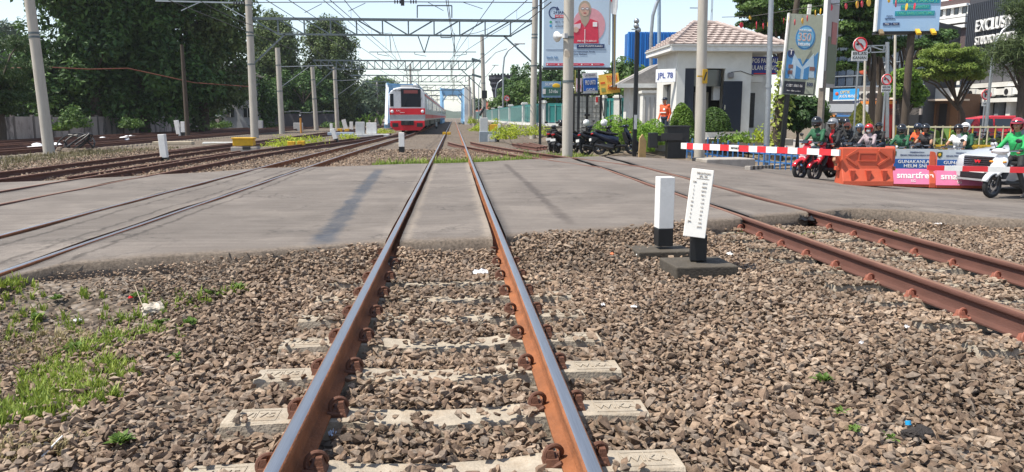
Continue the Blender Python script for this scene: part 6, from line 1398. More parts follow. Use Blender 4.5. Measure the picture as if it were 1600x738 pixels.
for k in range(11):
    a = k*2.4; l = rnd.uniform(.9, 1.35); d = Vector((math.cos(a), math.sin(a), 0)); s_ = Vector((-d.y, d.x, 0))*.17
    q = [d*.05+Vector((0, 0, .3)), d*l*.35+Vector((0, 0, .6+l*.6)), d*l*.7+Vector((0, 0, .55+l*.75)), d*l+Vector((0, 0, .4+l*.5))]
    MB().add([q[0]-s_*.1, q[0]+s_*.1, q[1]+s_, q[1]-s_, q[2]+s_, q[2]-s_, q[3]], [[0, 1, 2, 3], [3, 2, 4, 5], [5, 4, 6]]).build('leaf', leafmat('banana_leaf', (.05, .12, .02), (.16, .26, .05), .3), bn)

# ================================================================== KERB, POLES, BARRIER
def at(px, py, dz=0): p = hit(px, py); p.z += dz; return p
SLAB = M('slab_dark', (.075, .064, .05), .9, amt=.35, sc=6, bump=.4, dirt=.5, dcol=(.03, .028, .025))
kt = thing('kerb', 'low concrete kerb along the far street edge by the barrier box', 'kerb', (0, 0, 0)); pk = [at(1168, 265), at(1205, 262), at(1240, 258), at(1265, 252)]
for i, (a, b_) in enumerate(zip(pk[:-1], pk[1:])):
    n = max(2, round((b_-a).length/.7))
    for k in range(n): MB().bar(a.lerp(b_, k/n)+Vector((0, 0, .0)), a.lerp(b_, (k+.94)/n)+Vector((0, 0, .0)), .16, .2).build('kerb_stone', SLAB if k % 2 else CONC, kt, bev=.015)
pu = at(1093, 236); pu.y
mast('utility_pole', 'thick concrete utility pole in front of the hut with a yellow plate', (D(1093.5, 236, 26.5).x, 26.5, float(ground_h(D(1093.5, 236, 26.5).x, 26.5))), D(1099, -30, 26.5), .185, .165, 'pole', bands=(.93,))
yp = thing('pole_plate', 'small yellow plate with black arrow on the concrete utility pole', 'sign', D(1101.5, 119.5, 26.28), R(20)); MB().box((0, 0, 0), (.2, .03, .48)).build('plate', YCON, yp, bev=.01); MB().bar((-.05, -.018, -.14), (.05, -.018, .14), .01, .05).build('arrow', BLACK, yp); MB().bar((-.3, .02, 0), (-.08, .02, 0), .05).build('clamp', YCON, yp)
cbk = D(1130, 250, 25.2); blk = thing('concrete_block', 'low square concrete block at the foot of the utility pole', 'concrete block', (D(1130, 250, 25.2).x, 25.2, float(ground_h(cbk.x, 25.2))), R(8)); MB().box((0, 0, .1), (1.75, 1.1, .46)).build('block', CONC, blk, bev=.03)
pt = mast('utility_pole', 'thick concrete pole with loudspeaker among the parked motorcycles', (D(886.5, 236, 27).x, 27, -.15), D(889.5, -40, 27), .19, .175, 'pole', bands=(.42, .66))
hs_ = thing('loudspeaker', 'white horn loudspeaker on the pole by the motorcycles', 'loudspeaker', D(875, 57, 26.9), R(215)); MB().lathe([(.04, .2), (.06, .05), (.10, -.06), (.175, -.15), (.185, -.15), (.11, -.05)], n=16, axis='y').build('horn', WHITE, hs_, smooth=50); MB().box((.0, .24, 0), (.15, .14, .15)).build('driver', LGREY, hs_); MB().bar((-.05, .2, 0), (-.35, .2, 0), .05).build('bracket', GALV, hs_)
MB().box(D(886.5, 84, 26.78), (.2, .02, .2)).build('pole_sticker', M('sticker', (.5, .42, .33), .7), None, label='small pale notice stuck on the pole with loudspeaker', cat='notice')
bp_ = thing('signal_post', 'thin black steel post with a lamp cluster left of the hut', 'post', (D(991, 240, 27).x, 27, float(ground_h(D(991, 240, 27).x, 27))))
hh = D(994, 36, 27).z-bp_.location.z; MB().box((.0, 0, (hh-.25)/2), (.13, .13, hh-.25)).build('post', BLACK, bp_)
for z in (.06, -.1, -.24): MB().ell((rnd.uniform(-.04, .04), 0, hh+z), (.1, .1, .1), 10, 7).build('lamp', GALV, bp_, smooth=60)
MB().bar((-.2, 0, hh-.22), (.12, 0, hh-.22), .04).build('cross_arm', GALV, bp_); MB().box((0, -.08, 1.2), (.1, .02, .5)).build('sticker', LGREY, bp_)
q = at(1003, 242); MB().prism([(-.12, 0), (.12, 0), (.14, .7), (.0, .95), (-.1, .8)], -.06, .06, 'y').build('wooden_slab', M('wood_tan', (.38, .26, .12), .85, amt=.2), None, (D(1003, 236, 26.5).x, 26.5, float(ground_h(8, 26.5))), label='tan wooden slab leaning beside the thin black post', cat='board')
gpole = thing('galvanised_pole', 'tall galvanised pole in front of the POS PANTAU sign', 'pole', (D(1199, 215, 28.5).x, 28.5, float(ground_h(D(1199, 215, 28.5).x, 28.5)))); dd = D(1206, -30, 28.5)-gpole.location; MB().tube([(0, 0, -.2), dd*.45, dd], [.12, .105, .09], 14).build('shaft', GALV, gpole, smooth=50); MB().tube([dd*.44, dd*.455], .13, 12).build('collar', GALV, gpole)
# barrier machine
bmx = D(1055, 250, 25.6); bgz = float(road_h(bmx.x, 25.6)); bmc = thing('barrier_machine', 'black boom barrier machine at the street edge', 'barrier machine', (bmx.x, 25.6, bgz), R(-6))
MB().box((0, 0, .32), (.62, .5, .62)).build('pedestal', BLACK, bmc, bev=.015); MB().box((.02, 0, .82), (.74, .6, .5)).build('cabinet', BLACK, bmc, bev=.02); MB().box((.02, 0, 1.08), (.82, .66, .05)).build('lid', DARK, bmc, bev=.01); MB().box((-.45, -.05, .68), (.5, .2, .2)).build('counterweight_arm', DARK, bmc); MB().box((-.78, -.05, .62), (.3, .34, .5)).build('counterweight', BLACK, bmc, bev=.02); MB().box((-.2, -.36, .75), (.7, .08, .22)).build('arm_clamp', DARK, bmc)
BMR = M('boom_red', (.66, .035, .045), .5, amt=.08, dirt=.2, dcol=(.5, .12, .1)); BMW = M('boom_white', (.78, .78, .76), .5, amt=.05, dirt=.3, dcol=(.45, .42, .38))
def boom(label, A, B, stripes, w0, w1, first=0):
    t = thing('boom_arm', label, 'boom', A); d = B-A; n = len(stripes)-1
    for i in range(n):
        a, b_ = d*stripes[i], d*stripes[i+1]; w_ = w0+(w1-w0)*(stripes[i]+stripes[i+1])/2
        MB().bar(a, b_, .05, w_).build(('white' if (i+first) % 2 else 'red')+'_stripe', BMW if (i+first) % 2 else BMR, t)
    return t
A, B = D(1064, 228, 25.2), D(1312, 239, 18.2)
pxs = [1065, 1074, 1084, 1099, 1110, 1126, 1140, 1155, 1171, 1184, 1198, 1215, 1232, 1247, 1262, 1281, 1300, 1312]
def frac(px):
    lo, hi = 0, 1
    for _ in range(30):
        m_ = (lo+hi)/2; p = A.lerp(B, m_)-CAM; f = p.x*math.sin(YAW)+p.y*math.cos(YAW); r_ = p.x*math.cos(YAW)-p.y*math.sin(YAW); z_ = f*math.cos(PITCH)-p.z*math.sin(PITCH)
        if 800+FPX*r_/z_ < px: lo = m_
        else: hi = m_
    return lo
bo = boom('red and white boom arm lowered from the black barrier machine', A, B, [frac(p) for p in pxs], .20, .15, 1)
text('HATI-HATI', .06, (B-A)*frac(1148)+Vector((-.02, -.06, 0)), BLACK, bo, 'plate_lettering', rot=(PI/2, 0, math.atan2((B-A).y, (B-A).x)))
A, B = D(1448.5, 262.3, 13.6), D(1680, 268, 12.9)
boom('nearer red and white boom arm reaching in from the right edge', A, B, [frac(p) for p in (1449, 1475, 1503, 1543, 1577, 1620, 1660, 1679)], .085, .115, 0)

# low blue fence
BF = M('fence_blue', (.06, .20, .46), .5, amt=.15, dirt=.3, dcol=(.3, .33, .36)); bf = thing('low_fence', 'low blue picket fence in front of the guard hut garden', 'fence', (0, 0, 0))
Pf = [(D(1050, 210, 29).x, 29.0), (D(1170, 210, 28.6).x, 28.6), (D(1256, 205, 27.6).x, 27.6)]
for a, b_ in zip(Pf[:-1], Pf[1:]):
    A = Vector((*a, float(ground_h(*a)))); B = Vector((*b_, float(ground_h(*b_))))
    for z in (.28, .58): MB().bar(A+Vector((0, 0, z)), B+Vector((0, 0, z)), .05, .055).build('rail', BF, bf)
    n = round((B-A).length/.19)
    for k in range(n+1): q = A.lerp(B, k/n); MB().box(q+Vector((0, -.04, .38+.06*(k % 2))), (.045, .03, .82+.12*(k % 2))).build('picket', BF, bf)
# median railing
MR = M('median_cream', (.55, .50, .34), .5, amt=.12); MY = M('median_yellow', (.60, .38, .03), .5)
mr = thing('median_railing', 'cream and yellow metal railing along the street median', 'railing', (0, 0, 0)); Pm = [(D(1400, 200, 29.5).x, 29.5), (D(1450, 200, 28.5).x, 28.5), (D(1640, 200, 27.5).x, 27.5)]
for a, b_ in zip(Pm[:-1], Pm[1:]):
    A, B = Vector((*a, -.6)), Vector((*b_, -.6)); n = round((B-A).length/.26)
    for z, m in ((1.45, MR), (.25, MR), (.75, MY)): MB().bar(A+Vector((0, 0, z)), B+Vector((0, 0, z)), .05, .06).build('rail', m, mr)
    for k in range(n+1): q = A.lerp(B, k/n); MB().box(q+Vector((0, .0, .75)), (.035, .035, 1.5)).build('bar', MR if k % 3 else MY, mr)
hp = thing('hedge_planter', 'yellow and green planter strip behind the median railing', 'planter', (D(1400, 200, 31).x, 31, -.6)); MB().box((5, 0, .3), (11, .5, .6)).build('kerb_box', MY, hp)
P = np.stack([rng.uniform(-.5, 10.5, 2600), rng.uniform(-.3, .3, 2600), rng.uniform(.5, .95, 2600)], 1); link(bpy.data.objects.new('plants', leafcards(P, np.tile([0, 0, 1.], (2600, 1)), .07, BIG2, .8)), hp)

# hanging discs
DISCS = ['red disc alone over the right slope of the hut roof', 'small yellow disc just above and right of the red disc over the hut roof', 'left red disc of the pair before the layered tree, left of the galvanised pole', 'right red disc of the pair before the layered tree, left of the galvanised pole', 'yellow disc seen edge on, just left of the galvanised pole', 'narrow red disc in front of the galvanised pole', 'narrow red disc between the galvanised pole and the promo board', 'yellow disc overlapping the left edge of the promo board', 'bright red disc over the upper left of the promo board', 'round yellow disc over the middle top of the promo board', 'dark red disc over the right top of the promo board', 'yellow disc just right of the promo board top corner', 'thin yellow disc seen edge on between promo board and edge on board', 'yellow disc on the white frame of the edge on board', 'dark red disc high over the edge on board face', 'red disc before the dark tree, first right of the edge on board', 'yellow disc before the dark tree, left of the red and large yellow discs', 'red disc squeezed between two yellow discs before the dark tree', 'largest yellow disc, before the dark tree nearest the pale billboard', 'small yellow disc at the upper left of the pale blue billboard', 'bright red disc over the slogan bars of the pale blue billboard', 'thin yellow disc seen edge on over the pale blue billboard', 'thin red disc seen edge on over the pale blue billboard']
DY, DR_ = M('disc_yellow', (.80, .50, .02), .5), M('disc_red', (.62, .015, .05), .5)
pw_ = [(1128, 27), (1173, 26), (1250, 14), (1288, 8), (1330, 3), (1380, -6), (1440, -20)]
MB().tube([D(a, b_, 30-.01*(a-1128)) for a, b_ in pw_], .012, 5).build('pennant_string', DARK, None, label='string holding the red and yellow hanging discs', cat='string')
for i, (px, py, rx, rz_, m) in enumerate(((1158.5, 39.5, 3.6, 4.3, 1), (1172, 28, 2.4, 3, 0), (1182, 40, 2.8, 6, 1), (1192.5, 41, 2.4, 4.5, 1), (1200, 38, .9, 4, 0), (1206.5, 35, 1.4, 4, 1), (1224.5, 33, 1.8, 4.6, 1), (1232, 31, 1.8, 4.6, 0), (1242, 35, 2.6, 4.6, 1), (1254, 33, 3, 4.6, 0), (1261.5, 29, 2.6, 4.6, 1), (1274, 21, 2.6, 5, 0), (1282, 18, 1.2, 4.5, 0), (1293, 17, 2.2, 6, 0), (1298.5, 12, 3.9, 4.6, 1), (1322, 10, 3.4, 4.4, 1), (1339.5, 7.5, 4.2, 5.6, 0), (1347, 6.5, 3.6, 5, 1), (1357.5, 4, 5, 6, 0), (1389, 1, 3, 3.4, 0), (1400, 6, 3.6, 5.6, 1), (1416.5, 11, 1.3, 5.4, 0), (1429, 10, 1.4, 5, 1))):
    Y = 30-.01*(px-1128); s_ = Y/1200; c_ = D(px, py, Y); an_ = math.acos(min(1, rx/rz_)) if rx < rz_ else 0
    t = thing('hanging_disc', DISCS[i], 'disc', c_, an_)
    MB().cyl((0, -.008, 0), (0, .008, 0), rz_*s_, n=18).build('disc', DY if m == 0 else DR_, t); MB().cyl((0, 0, rz_*s_), (0, 0, rz_*s_+.15), .005, n=4).build('thread', DARK, t)

# ================================================================== NEAR SIGN POSTS ON SLABS
pA = Vector((D(1087, 412, 6.85).x, 6.85, -.15)); pB = Vector((D(1036, 392, 7.5).x, 7.6, -.15))
for nm, p, w_, d_, lab in (('A', pA, .58, .5, 'dark square concrete slab under the tilted lettered sign'), ('B', pB, .58, .42, 'dark concrete slab under the plain white post')):
    t = thing('concrete_slab', lab, 'slab', (p.x+(.02 if nm == 'A' else .0), p.y, p.z), R(3)); MB().box((0, 0, -.03), (w_, d_, .17)).build('slab', SLAB, t, bev=.012)
tB = thing('marker_post', 'plain white rectangular post with black foot behind the lettered sign', 'marker post', (D(1036, 388, 7.6).x, 7.6, -.065), R(4)); MB().box((0, 0, .09), (.158, .15, .18)).build('black_base', BLACK, tB, bev=.006); MB().box((0, 0, .44), (.156, .148, .519)).build('white_shaft', WHITE, tB, bev=.006)
tA = thing('lettered_sign', 'tilted white sign board with faded lettering on a black footed post', 'sign', (pA.x, pA.y, -.065), R(-14))
MB().box((0.02, .04, .1), (.15, .13, .24)).build('black_base', BLACK, tA, bev=.006)
pst = MB().box((.03, .06, .5), (.15, .13, .58), rot=Matrix.Rotation(R(6), 3, 'Y')).build('post', WHITE, tA, bev=.006)
bdm = Matrix.Rotation(R(6), 3, 'Y') @ Matrix.Rotation(R(-9), 3, 'X')
bd = MB().box((0, 0, 0), (.195, .045, .62)).build('board', M('sign_cream', (.80, .79, .75), .5, amt=.04, dirt=.15, dcol=(.6, .55, .45)), tA, bev=.004); bd.location = (-.0, -.06, .52); bd.rotation_euler = bdm.to_euler()
FADE = M('faded_ink', (.33, .29, .25), .7); 
text('PERLINTASAN', .017, (.01, -.026, .272), FADE, bd, wid=.12, ext=.001); text('JPL 78', .017, (.01, -.026, .245), FADE, bd, wid=.07, ext=.001); MB().box((.01, -.0235, .222), (.11, .002, .006)).build('rule', FADE, bd)
for i, (a, c) in enumerate((('KM', '24+7'), ('1', '0608'), ('2', '0715'), ('3', '08.1'), ('4', '1:4'), ('05', '114'), ('06', '1:2'), ('7', '1:8'), ('8', '24'), ('9', '4:1'), ('JML', '160'), ('', '2018'))): 
    zz = .19-.036*i
    if a: text(a, .015, (-.06, -.026, zz), FADE, bd, ext=.001)
    text(c, .015, (.03, -.026, zz-.006), FADE, bd, ext=.001)

# ================================================================== LITTER
def lump(px, py, r, label, mat, cat, name, n=1, flat=.6, seed=0, dz=0, sharp=True):
    p = hit(px, py); r_ = random.Random(seed+int(px)); mb = MB(); bm = bmesh.new()
    bmesh.ops.create_icosphere(bm, subdivisions=3, radius=1)
    for v in bm.verts:
        q = v.co*2.3+Vector((px, py, 0)); f = 1+.22*math.sin(q.x*2+q.y)+.16*math.sin(q.z*4+q.x*3)+.1*math.sin(q.y*9)+r_.uniform(-.05, .05); v.co = Vector((v.co.x*f*r, v.co.y*f*r*.8, v.co.z*f*r*flat))
    me = bpy.data.meshes.new(name); bm.to_mesh(me); bm.free(); me.materials.append(mat); o = bpy.data.objects.new(name, me); link(o); o.location = p+Vector((0, 0, r*flat*.5+dz+.05)); return tag(o, label, cat)
PALE = M('pale_rock', (.46, .41, .34), .9, amt=.25, sc=20, bump=.5); CLOD = M('black_clod', (.035, .03, .028), .95, amt=.4, sc=30, bump=.8, bsc=90)
lump(241, 497, .078, 'round pale rock on the gravel near the left grass', PALE, 'rock', 'rock', dz=-.02, flat=.75)
lump(1287, 416, .085, 'left one of two black tarry clods beside the right track', CLOD, 'clod', 'tar_clod', flat=.8, dz=-.03); lump(1328, 424, .10, 'right larger one of two black tarry clods beside the right track', CLOD, 'clod', 'tar_clod', flat=.55, dz=-.03); lump(1432, 697, .062, 'dark stone at the lower right beside the blue bottle cap', CLOD, 'rock', 'rock', dz=-.02)
lump(1402, 398, .05, 'dark rock against the near rail of the right track', CLOD, 'rock', 'rock', dz=-.03)
PLW = M('plastic_film', (.60, .60, .62), .4); BAGB = M('bag_black', (.012, .012, .013), .35)
def crumple(px, py, rx, ry, label, mat, cat='litter', name='plastic_scrap', h=.03, dz=.06):
    p = hit(px, py); mb = MB(); n = 8; vs = []; r_ = random.Random(int(px*7+py))
    for j in range(n):
        for i in range(n):
            u_, v_ = i/(n-1)*2-1, j/(n-1)*2-1; f = 1-.25*abs(u_*v_)-r_.uniform(0, .12); vs.append((u_*rx*f, v_*ry*f, r_.uniform(0, h)*(1.1-max(abs(u_), abs(v_))*.7)))
    mb.add(vs, [[j*n+i, j*n+i+1, j*n+n+i+1, j*n+n+i] for j in range(n-1) for i in range(n-1)]); return mb.build(name, mat, None, (p.x, p.y, p.z+dz), smooth=25, label=label, cat=cat)
crumple(751, 437, .075, .12, 'crumpled clear plastic bag left of the right rail', PLW, 'plastic bag', 'plastic_bag', .05)
crumple(1255, 349, .17, .2, 'black plastic bag lying between the rails of the right track', BAGB, 'plastic bag', 'plastic_bag', .09, .05)
crumple(1425, 388, .11, .13, 'white plastic wrapper between the right track rails', PLW, 'plastic bag', 'plastic_bag', .06)
crumple(990, 492, .028, .03, 'white paper scrap on the ballast right of the nearest track', PLW, h=.02); crumple(1140, 407, .035, .04, 'white foam scrap just right of the dark slab', WHITE, 'foam scrap', 'foam_scrap', .035); crumple(1122, 411, .02, .02, 'tiny white foam scrap at the slab corner', WHITE, 'foam scrap', 'foam_scrap', .02)
crumple(956, 407, .022, .03, 'orange wrapper scrap on ballast left of the dark slabs', M('wrapper_orange', (.7, .2, .08), .5)); crumple(1016, 411, .02, .02, 'small orange scrap touching the dark slab', M('wrapper_orange', (.7, .2, .08), .5)); crumple(996, 409, .018, .02, 'small white scrap left of the dark slab', WHITE)
crumple(1114, 465, .03, .02, 'white scrap below the dark slab on the ballast', PLW, h=.015); crumple(942, 490, .02, .02, 'pale scrap right of the nearest right rail', PLW); crumple(122, 514, .03, .03, 'white litter scrap among the left weeds', PLW); crumple(520, 698, .02, .035, 'blue white plastic shred right of the left rail', M('plastic_bluish', (.45, .55, .68), .4)); crumple(508, 472, .05, .03, 'pale bluish plastic strip left of the nearest left rail', M('plastic_bluish', (.45, .55, .68), .4), h=.015); crumple(1416, 526, .02, .02, 'white crumb of paper on the right ballast', PLW); crumple(205, 478, .02, .02, 'red wrapper scrap on the left gravel', RED); crumple(1345, 552, .018, .018, 'tiny white scrap right of the green weed', PLW); crumple(1470, 356, .1, .06, 'white sheet scrap by the asphalt edge right of the right track', PLW, h=.02, dz=.05)
crumple(1512, 492, .014, .014, 'white pebble like scrap by the right track clip', PLW)
p = hit(1418, 680); MB().cyl((0, 0, .05), (0, .006, .068), .013, n=14).build('bottle_cap', M('cap_blue', (.02, .32, .62), .35), None, p, label='blue bottle cap on the lower right ballast', cat='bottle cap')
a, b_ = hit(68, 738), hit(100, 712); MB().tube([a+Vector((0, 0, .07)), b_+Vector((0, 0, .09))], .004, 6).build('white_stick', WHITE, None, label='thin white stick at the lower left corner', cat='stick')
a, b_ = hit(212, 468), hit(225, 492); MB().tube([a+Vector((0, 0, .12)), b_+Vector((0, 0, .05))], .003, 5).build('dry_twig', M('twig', (.4, .33, .24), .8), None, label='pale dry twig leaning by the round rock', cat='twig')

# ================================================================== PLASTIC ROAD BARRIERS
def barrier(px, py, rz, label, face=None, L_=1.35, h=.93):
    p = at(px, py); t = thing('road_barrier', label, 'barrier', p, rz); OB = ORANGE
    pr = [(-.30, 0), (.30, 0), (.30, .12), (.17, .42), (.13, h), (-.13, h), (-.17, .42), (-.30, .12)]
    MB().prism([(a, b_) for a, b_ in pr], -L_/2, L_/2, 'x').build('body', OB, t, bev=.02)
    sl = math.atan2(.13, .30)
    if face is None:
        m_ = MB()
        for s in (-1, 1):
            m_.bar((s*.25, -.165, .88), (s*.52, -.172, .70), .03, .05); m_.bar((s*.52, -.172, .70), (s*.25, -.178, .50), .03, .05)
        m_.build('chevron_rib', OB, t)
        m_ = MB()
        for c, d in (((0, -.16, .80), (.44, .03, .03)), ((0, -.168, .61), (.44, .03, .03)), ((-.21, -.165, .705), (.03, .03, .2)), ((.21, -.165, .705), (.03, .03, .2))): m_.box(c, d)
        m_.build('panel_rib', OB, t); MB().box((0, -.158, .705), (.38, .02, .17)).build('inset_panel', M('orange_deep', (.42, .06, .03), .6, amt=.2), t)
        for x in (-.38, 0, .38): MB().prism([(x-.06, .38), (x+.06, .38), (x+.03, .14), (x-.03, .14)], -.30, -.20, 'y').build('foot_rib', M('orange_deep', (.42, .06, .03), .6), t)
    else:
        rt = Matrix.Rotation(0, 3, 'X')
        pf = lambda z0, z1: [(-L_/2+.02, z0), (L_/2-.02, z0), (L_/2-.02, z1), (-L_/2+.02, z1)]
        MB().box((0, -.175, .86), (L_-.03, .02, .26)).build('print_header', M('print_grey', (.45, .50, .54), .5), t); MB().box((0, -.182, .60), (L_-.03, .02, .26)).build('print_blue', M('print_barrier_blue', (.02, .10, .33), .5), t)
        y0, y1 = -.205, -.325; MB().add([(-L_/2+.01, y0, .47), (L_/2-.01, y0, .47), (L_/2+.02, y1, .08), (-L_/2-.02, y1, .08), (-L_/2+.01, y0+.02, .47), (L_/2-.01, y0+.02, .47), (L_/2+.02, y1+.02, .08), (-L_/2-.02, y1+.02, .08)], [[0, 1, 2, 3], [4, 7, 6, 5], [0, 4, 5, 1], [1, 5, 6, 2], [2, 6, 7, 3], [3, 7, 4, 0]]).build('print_pink', M('print_barrier_pink', (.72, .20, .36), .5, amt=.1), t)
        text('GUNAKANLAH', .085, (0, -.195, .655), WHITE, t, wid=.85); text('HELM SNI', .085, (0, -.195, .545), WHITE, t, wid=.55)
        tilt = math.atan2(.12, .39); text('smartfren', .17, (.0, -.262, .30), WHITE, t, wid=L_*.82, rot=(PI/2-tilt, 0, 0), bold=.03); text('5G', .07, (-.05, -.305, .16), WHITE, t, rot=(PI/2-tilt, 0, 0))
        text('PEMERINTAH', .032, (.02, -.188, .905), PNAVY, t, wid=.34); text('DINAS PERHUBUNGAN KOTA', .034, (.02, -.188, .83), PNAVY, t, wid=.8)
        MB().prism([(-.60, .93), (-.48, .93), (-.48, .82), (-.54, .77), (-.60, .82)], -.192, -.184, 'y').build('crest', M('crest_green', (.05, .08, .03), .5), t); MB().ell((-.54, -.193, .86), (.035, .004, .04)).build('crest_centre', YELLOW, t); MB().ell((.55, -.188, .86), (.06, .004, .07)).build('round_emblem', M('emblem_blue', (.15, .32, .6), .5), t)
    if face: MB().prism([(-.27, 0), (.27, 0), (.27, .12), (.16, .42), (.12, h+.02), (-.12, h+.02), (-.16, .42), (-.27, .12)], -L_/2-.16, -L_/2-.003, 'x').build('end_rib', OB, t, bev=.015)
    for s in (-1, 1):
        e = MB().box((s*(L_/2+.04), 0, .72), (.1, .1, .36)).build('hinge_block', OB, t, bev=.01); MB().box((s*(L_/2+.05), 0, .42), (.12, .14, .1)).build('hinge_lug', OB, t, bev=.01)
    return t
barrier(1349, 289.5, R(-8), 'plain orange plastic barrier with chevron ribs beside the red scooters', L_=1.22)
barrier(1424, 291, R(-16), 'plastic barrier printed GUNAKANLAH HELM SNI in the middle of the row', face=1, L_=1.08)
barrier(1494, 293, R(-13), 'printed pink and blue barrier partly hidden by the silver car', face=1, L_=1.2)
eb2 = at(1400, 289); t = thing('road_barrier', 'orange barrier end standing behind between the plain and printed barriers', 'barrier', eb2+Vector((.05, .5, 0)), R(60)); MB().prism([(-.28, 0), (.28, 0), (.28, .12), (.17, .42), (.12, 1.0), (-.12, 1.0), (-.17, .42), (-.28, .12)], -.5, .5, 'x').build('body', ORANGE, t, bev=.02); MB().box((-.52, 0, .7), (.08, .12, .4)).build('hinge_block', ORANGE, t)

# ================================================================== SCOOTERS
def wheel(parent, x, r, wd, name='wheel', rim=None):
    w_ = bpy.data.objects.new(name, MB().lathe([(r-.075, -wd*.4), (r-.03, -wd*.5), (r-.008, -wd*.35), (r, 0), (r-.008, wd*.35), (r-.03, wd*.5), (r-.075, wd*.4), (r-.075, -wd*.4)], n=28, axis='y').mesh('tyre', RUBBER, 40)); link(w_, parent); w_.location = (x, 0, r)
    m_ = MB(); m_.lathe([(r-.10, -wd*.32), (r-.07, -wd*.4), (r-.07, wd*.4), (r-.10, wd*.32), (r-.10, -wd*.32)], n=24, axis='y'); m_.cyl((0, -wd*.5, 0), (0, wd*.5, 0), .045, n=12)
    for k in range(5): a = 2*PI*k/5; m_.bar((0, 0, 0), ((r-.09)*math.cos(a), 0, (r-.09)*math.sin(a)), .03, .035)
    m_.build('rim', rim or M('rim_dark', (.06, .06, .065), .4, .6), w_); MB().cyl((0, wd*.32, 0), (0, wd*.37, 0), .105, n=20).build('brake_disc', CHROME, w_); return w_
def scooter(label, loc, rz, col, trim, group=None, lean=0, plate=True, lampcol=None, turn=0, name='scooter', cat='scooter', sc=1.0):
    t = thing(name, label, cat, loc, rz, group, lean); t.scale = (sc,)*3
    wheel(t, .64, .275, .10); wheel(t, -.62, .275, .12)
    fd = MB(); n = 9; vs = []
    for i in range(n):
        a = R(20+130*i/(n-1)); 
        for y, dr in ((-.075, -.02), (-.05, .02), (0, .035), (.05, .02), (.075, -.02)): vs.append((.64+(.285+dr)*math.cos(a), y, .275+(.285+dr)*math.sin(a)))
    fd.add(vs, [[i*5+k, i*5+k+1, i*5+5+k+1, i*5+5+k] for i in range(n-1) for k in range(4)]); o = fd.build('front_fender', col, t, smooth=60); s_ = o.modifiers.new('thick', 'SOLIDIFY'); s_.thickness = .012
    m_ = MB()
    for y in (-.075, .075): m_.tube([(.64, y, .275), (.47, y, .70)], .022, 8)
    m_.build('fork', DARK, t, smooth=50)
    ap = MB().etube([(.60, .47, .06, .03), (.56, .55, .13, .05), (.50, .68, .185, .065), (.44, .82, .175, .07), (.40, .92, .12, .06), (.385, .98, .09, .05)], 14).build('front_apron', col, t, smooth=60)
    MB().etube([(.44, .42, .16, .03), (.38, .6, .2, .03), (.32, .82, .17, .03)], 12).build('leg_shield', trim, t, smooth=60)
    MB().ell((.545, 0, .70), (.045, .14, .06), 12, 8).build('headlight', lampcol or M('lamp_glass', (.75, .75, .78), .12, amt=.02), t, smooth=60)
    for s in (-1, 1): MB().ell((.52, s*.15, .80), (.04, .05, .025), 10, 6).build('turn_signal', M('amber', (.7, .25, .02), .25), t, smooth=60)
    hb = MB().etube([(.48, 1.0, .05, .03), (.42, 1.03, .13, .05), (.33, 1.04, .11, .05), (.28, 1.02, .05, .03)], 12).build('handlebar_cover', col, t, smooth=60)
    MB().box((.475, 0, 1.055), (.03, .17, .10), rot=Matrix.Rotation(R(-35), 3, 'Y')).build('instrument_visor', GLASSD, hb)
    g_ = MB().tube([(.30, -.35, 1.05), (.36, -.15, 1.04), (.36, .15, 1.04), (.30, .35, 1.05)], .014, 8).build('handlebar', DARK, t, smooth=50)
    for s in (-1, 1):
        MB().tube([(.315, s*.24, 1.05), (.29, s*.37, 1.05)], .021, 10).build('grip', RUBBER, t, smooth=50); MB().tube([(.37, s*.16, 1.03), (.36, s*.34, 1.03)], .008, 6).build('brake_lever', CHROME, t)
        mi = MB().tube([(.33, s*.2, 1.06), (.34, s*.27, 1.22)], .008, 6).build('mirror_stem', BLACK, t); MB().ell((.33, s*.29, 1.26), (.025, .075, .05), 12, 8).build('mirror', BLACK, mi, smooth=60)
    MB().box((.18, 0, .32), (.42, .30, .07)).build('floorboard', trim, t, bev=.02)
    MB().etube([(.06, .50, .16, .16), (-.15, .55, .18, .17), (-.45, .62, .17, .13), (-.72, .74, .12, .08), (-.90, .82, .05, .04)], 14).build('rear_body', col, t, smooth=60)
    MB().etube([(.08, .74, .11, .03), (-.05, .755, .14, .045), (-.3, .76, .15, .05), (-.5, .82, .14, .05), (-.76, .87, .10, .035)], 14).build('seat', M('seat_vinyl', (.02, .02, .022), .55), t, smooth=60)
    MB().etube([(-.88, .77, .08, .03), (-.93, .75, .06, .03)], 10).build('tail_light', M('tail_red', (.5, .01, .01), .2), t, smooth=60); MB().tube([(-.62, .13, .87), (-.88, .13, .93), (-.92, 0, .95), (-.88, -.13, .93), (-.62, -.13, .87)], .014, 8).build('grab_rail', trim, t, smooth=50)
    MB().box((-.35, .02, .30), (.5, .20, .20)).build('engine', M('engine', (.10, .10, .105), .5, .5), t, bev=.03); MB().tube([(-.15, -.12, .24), (-.4, -.16, .27), (-.85, -.18, .36)], [.025, .05, .055], 12).build('exhaust', M('exhaust', (.12, .12, .125), .35, .8), t, smooth=50)
    MB().prism([(-.98, .38), (-.72, .55), (-.66, .62), (-.9, .62)], -.07, .07, 'y').build('rear_fender', DARK, t); MB().bar((-.1, .1, .28), (-.2, .28, .02), .018).build('side_stand', DARK, t)
    if plate:
        for x, z, s in ((.575, .60, 1), (-.97, .55, -1)): q = MB().box((x, 0, z), (.012, .22, .10)).build('number_plate', M('plate_white', (.7, .7, .68), .5), t)
    return t
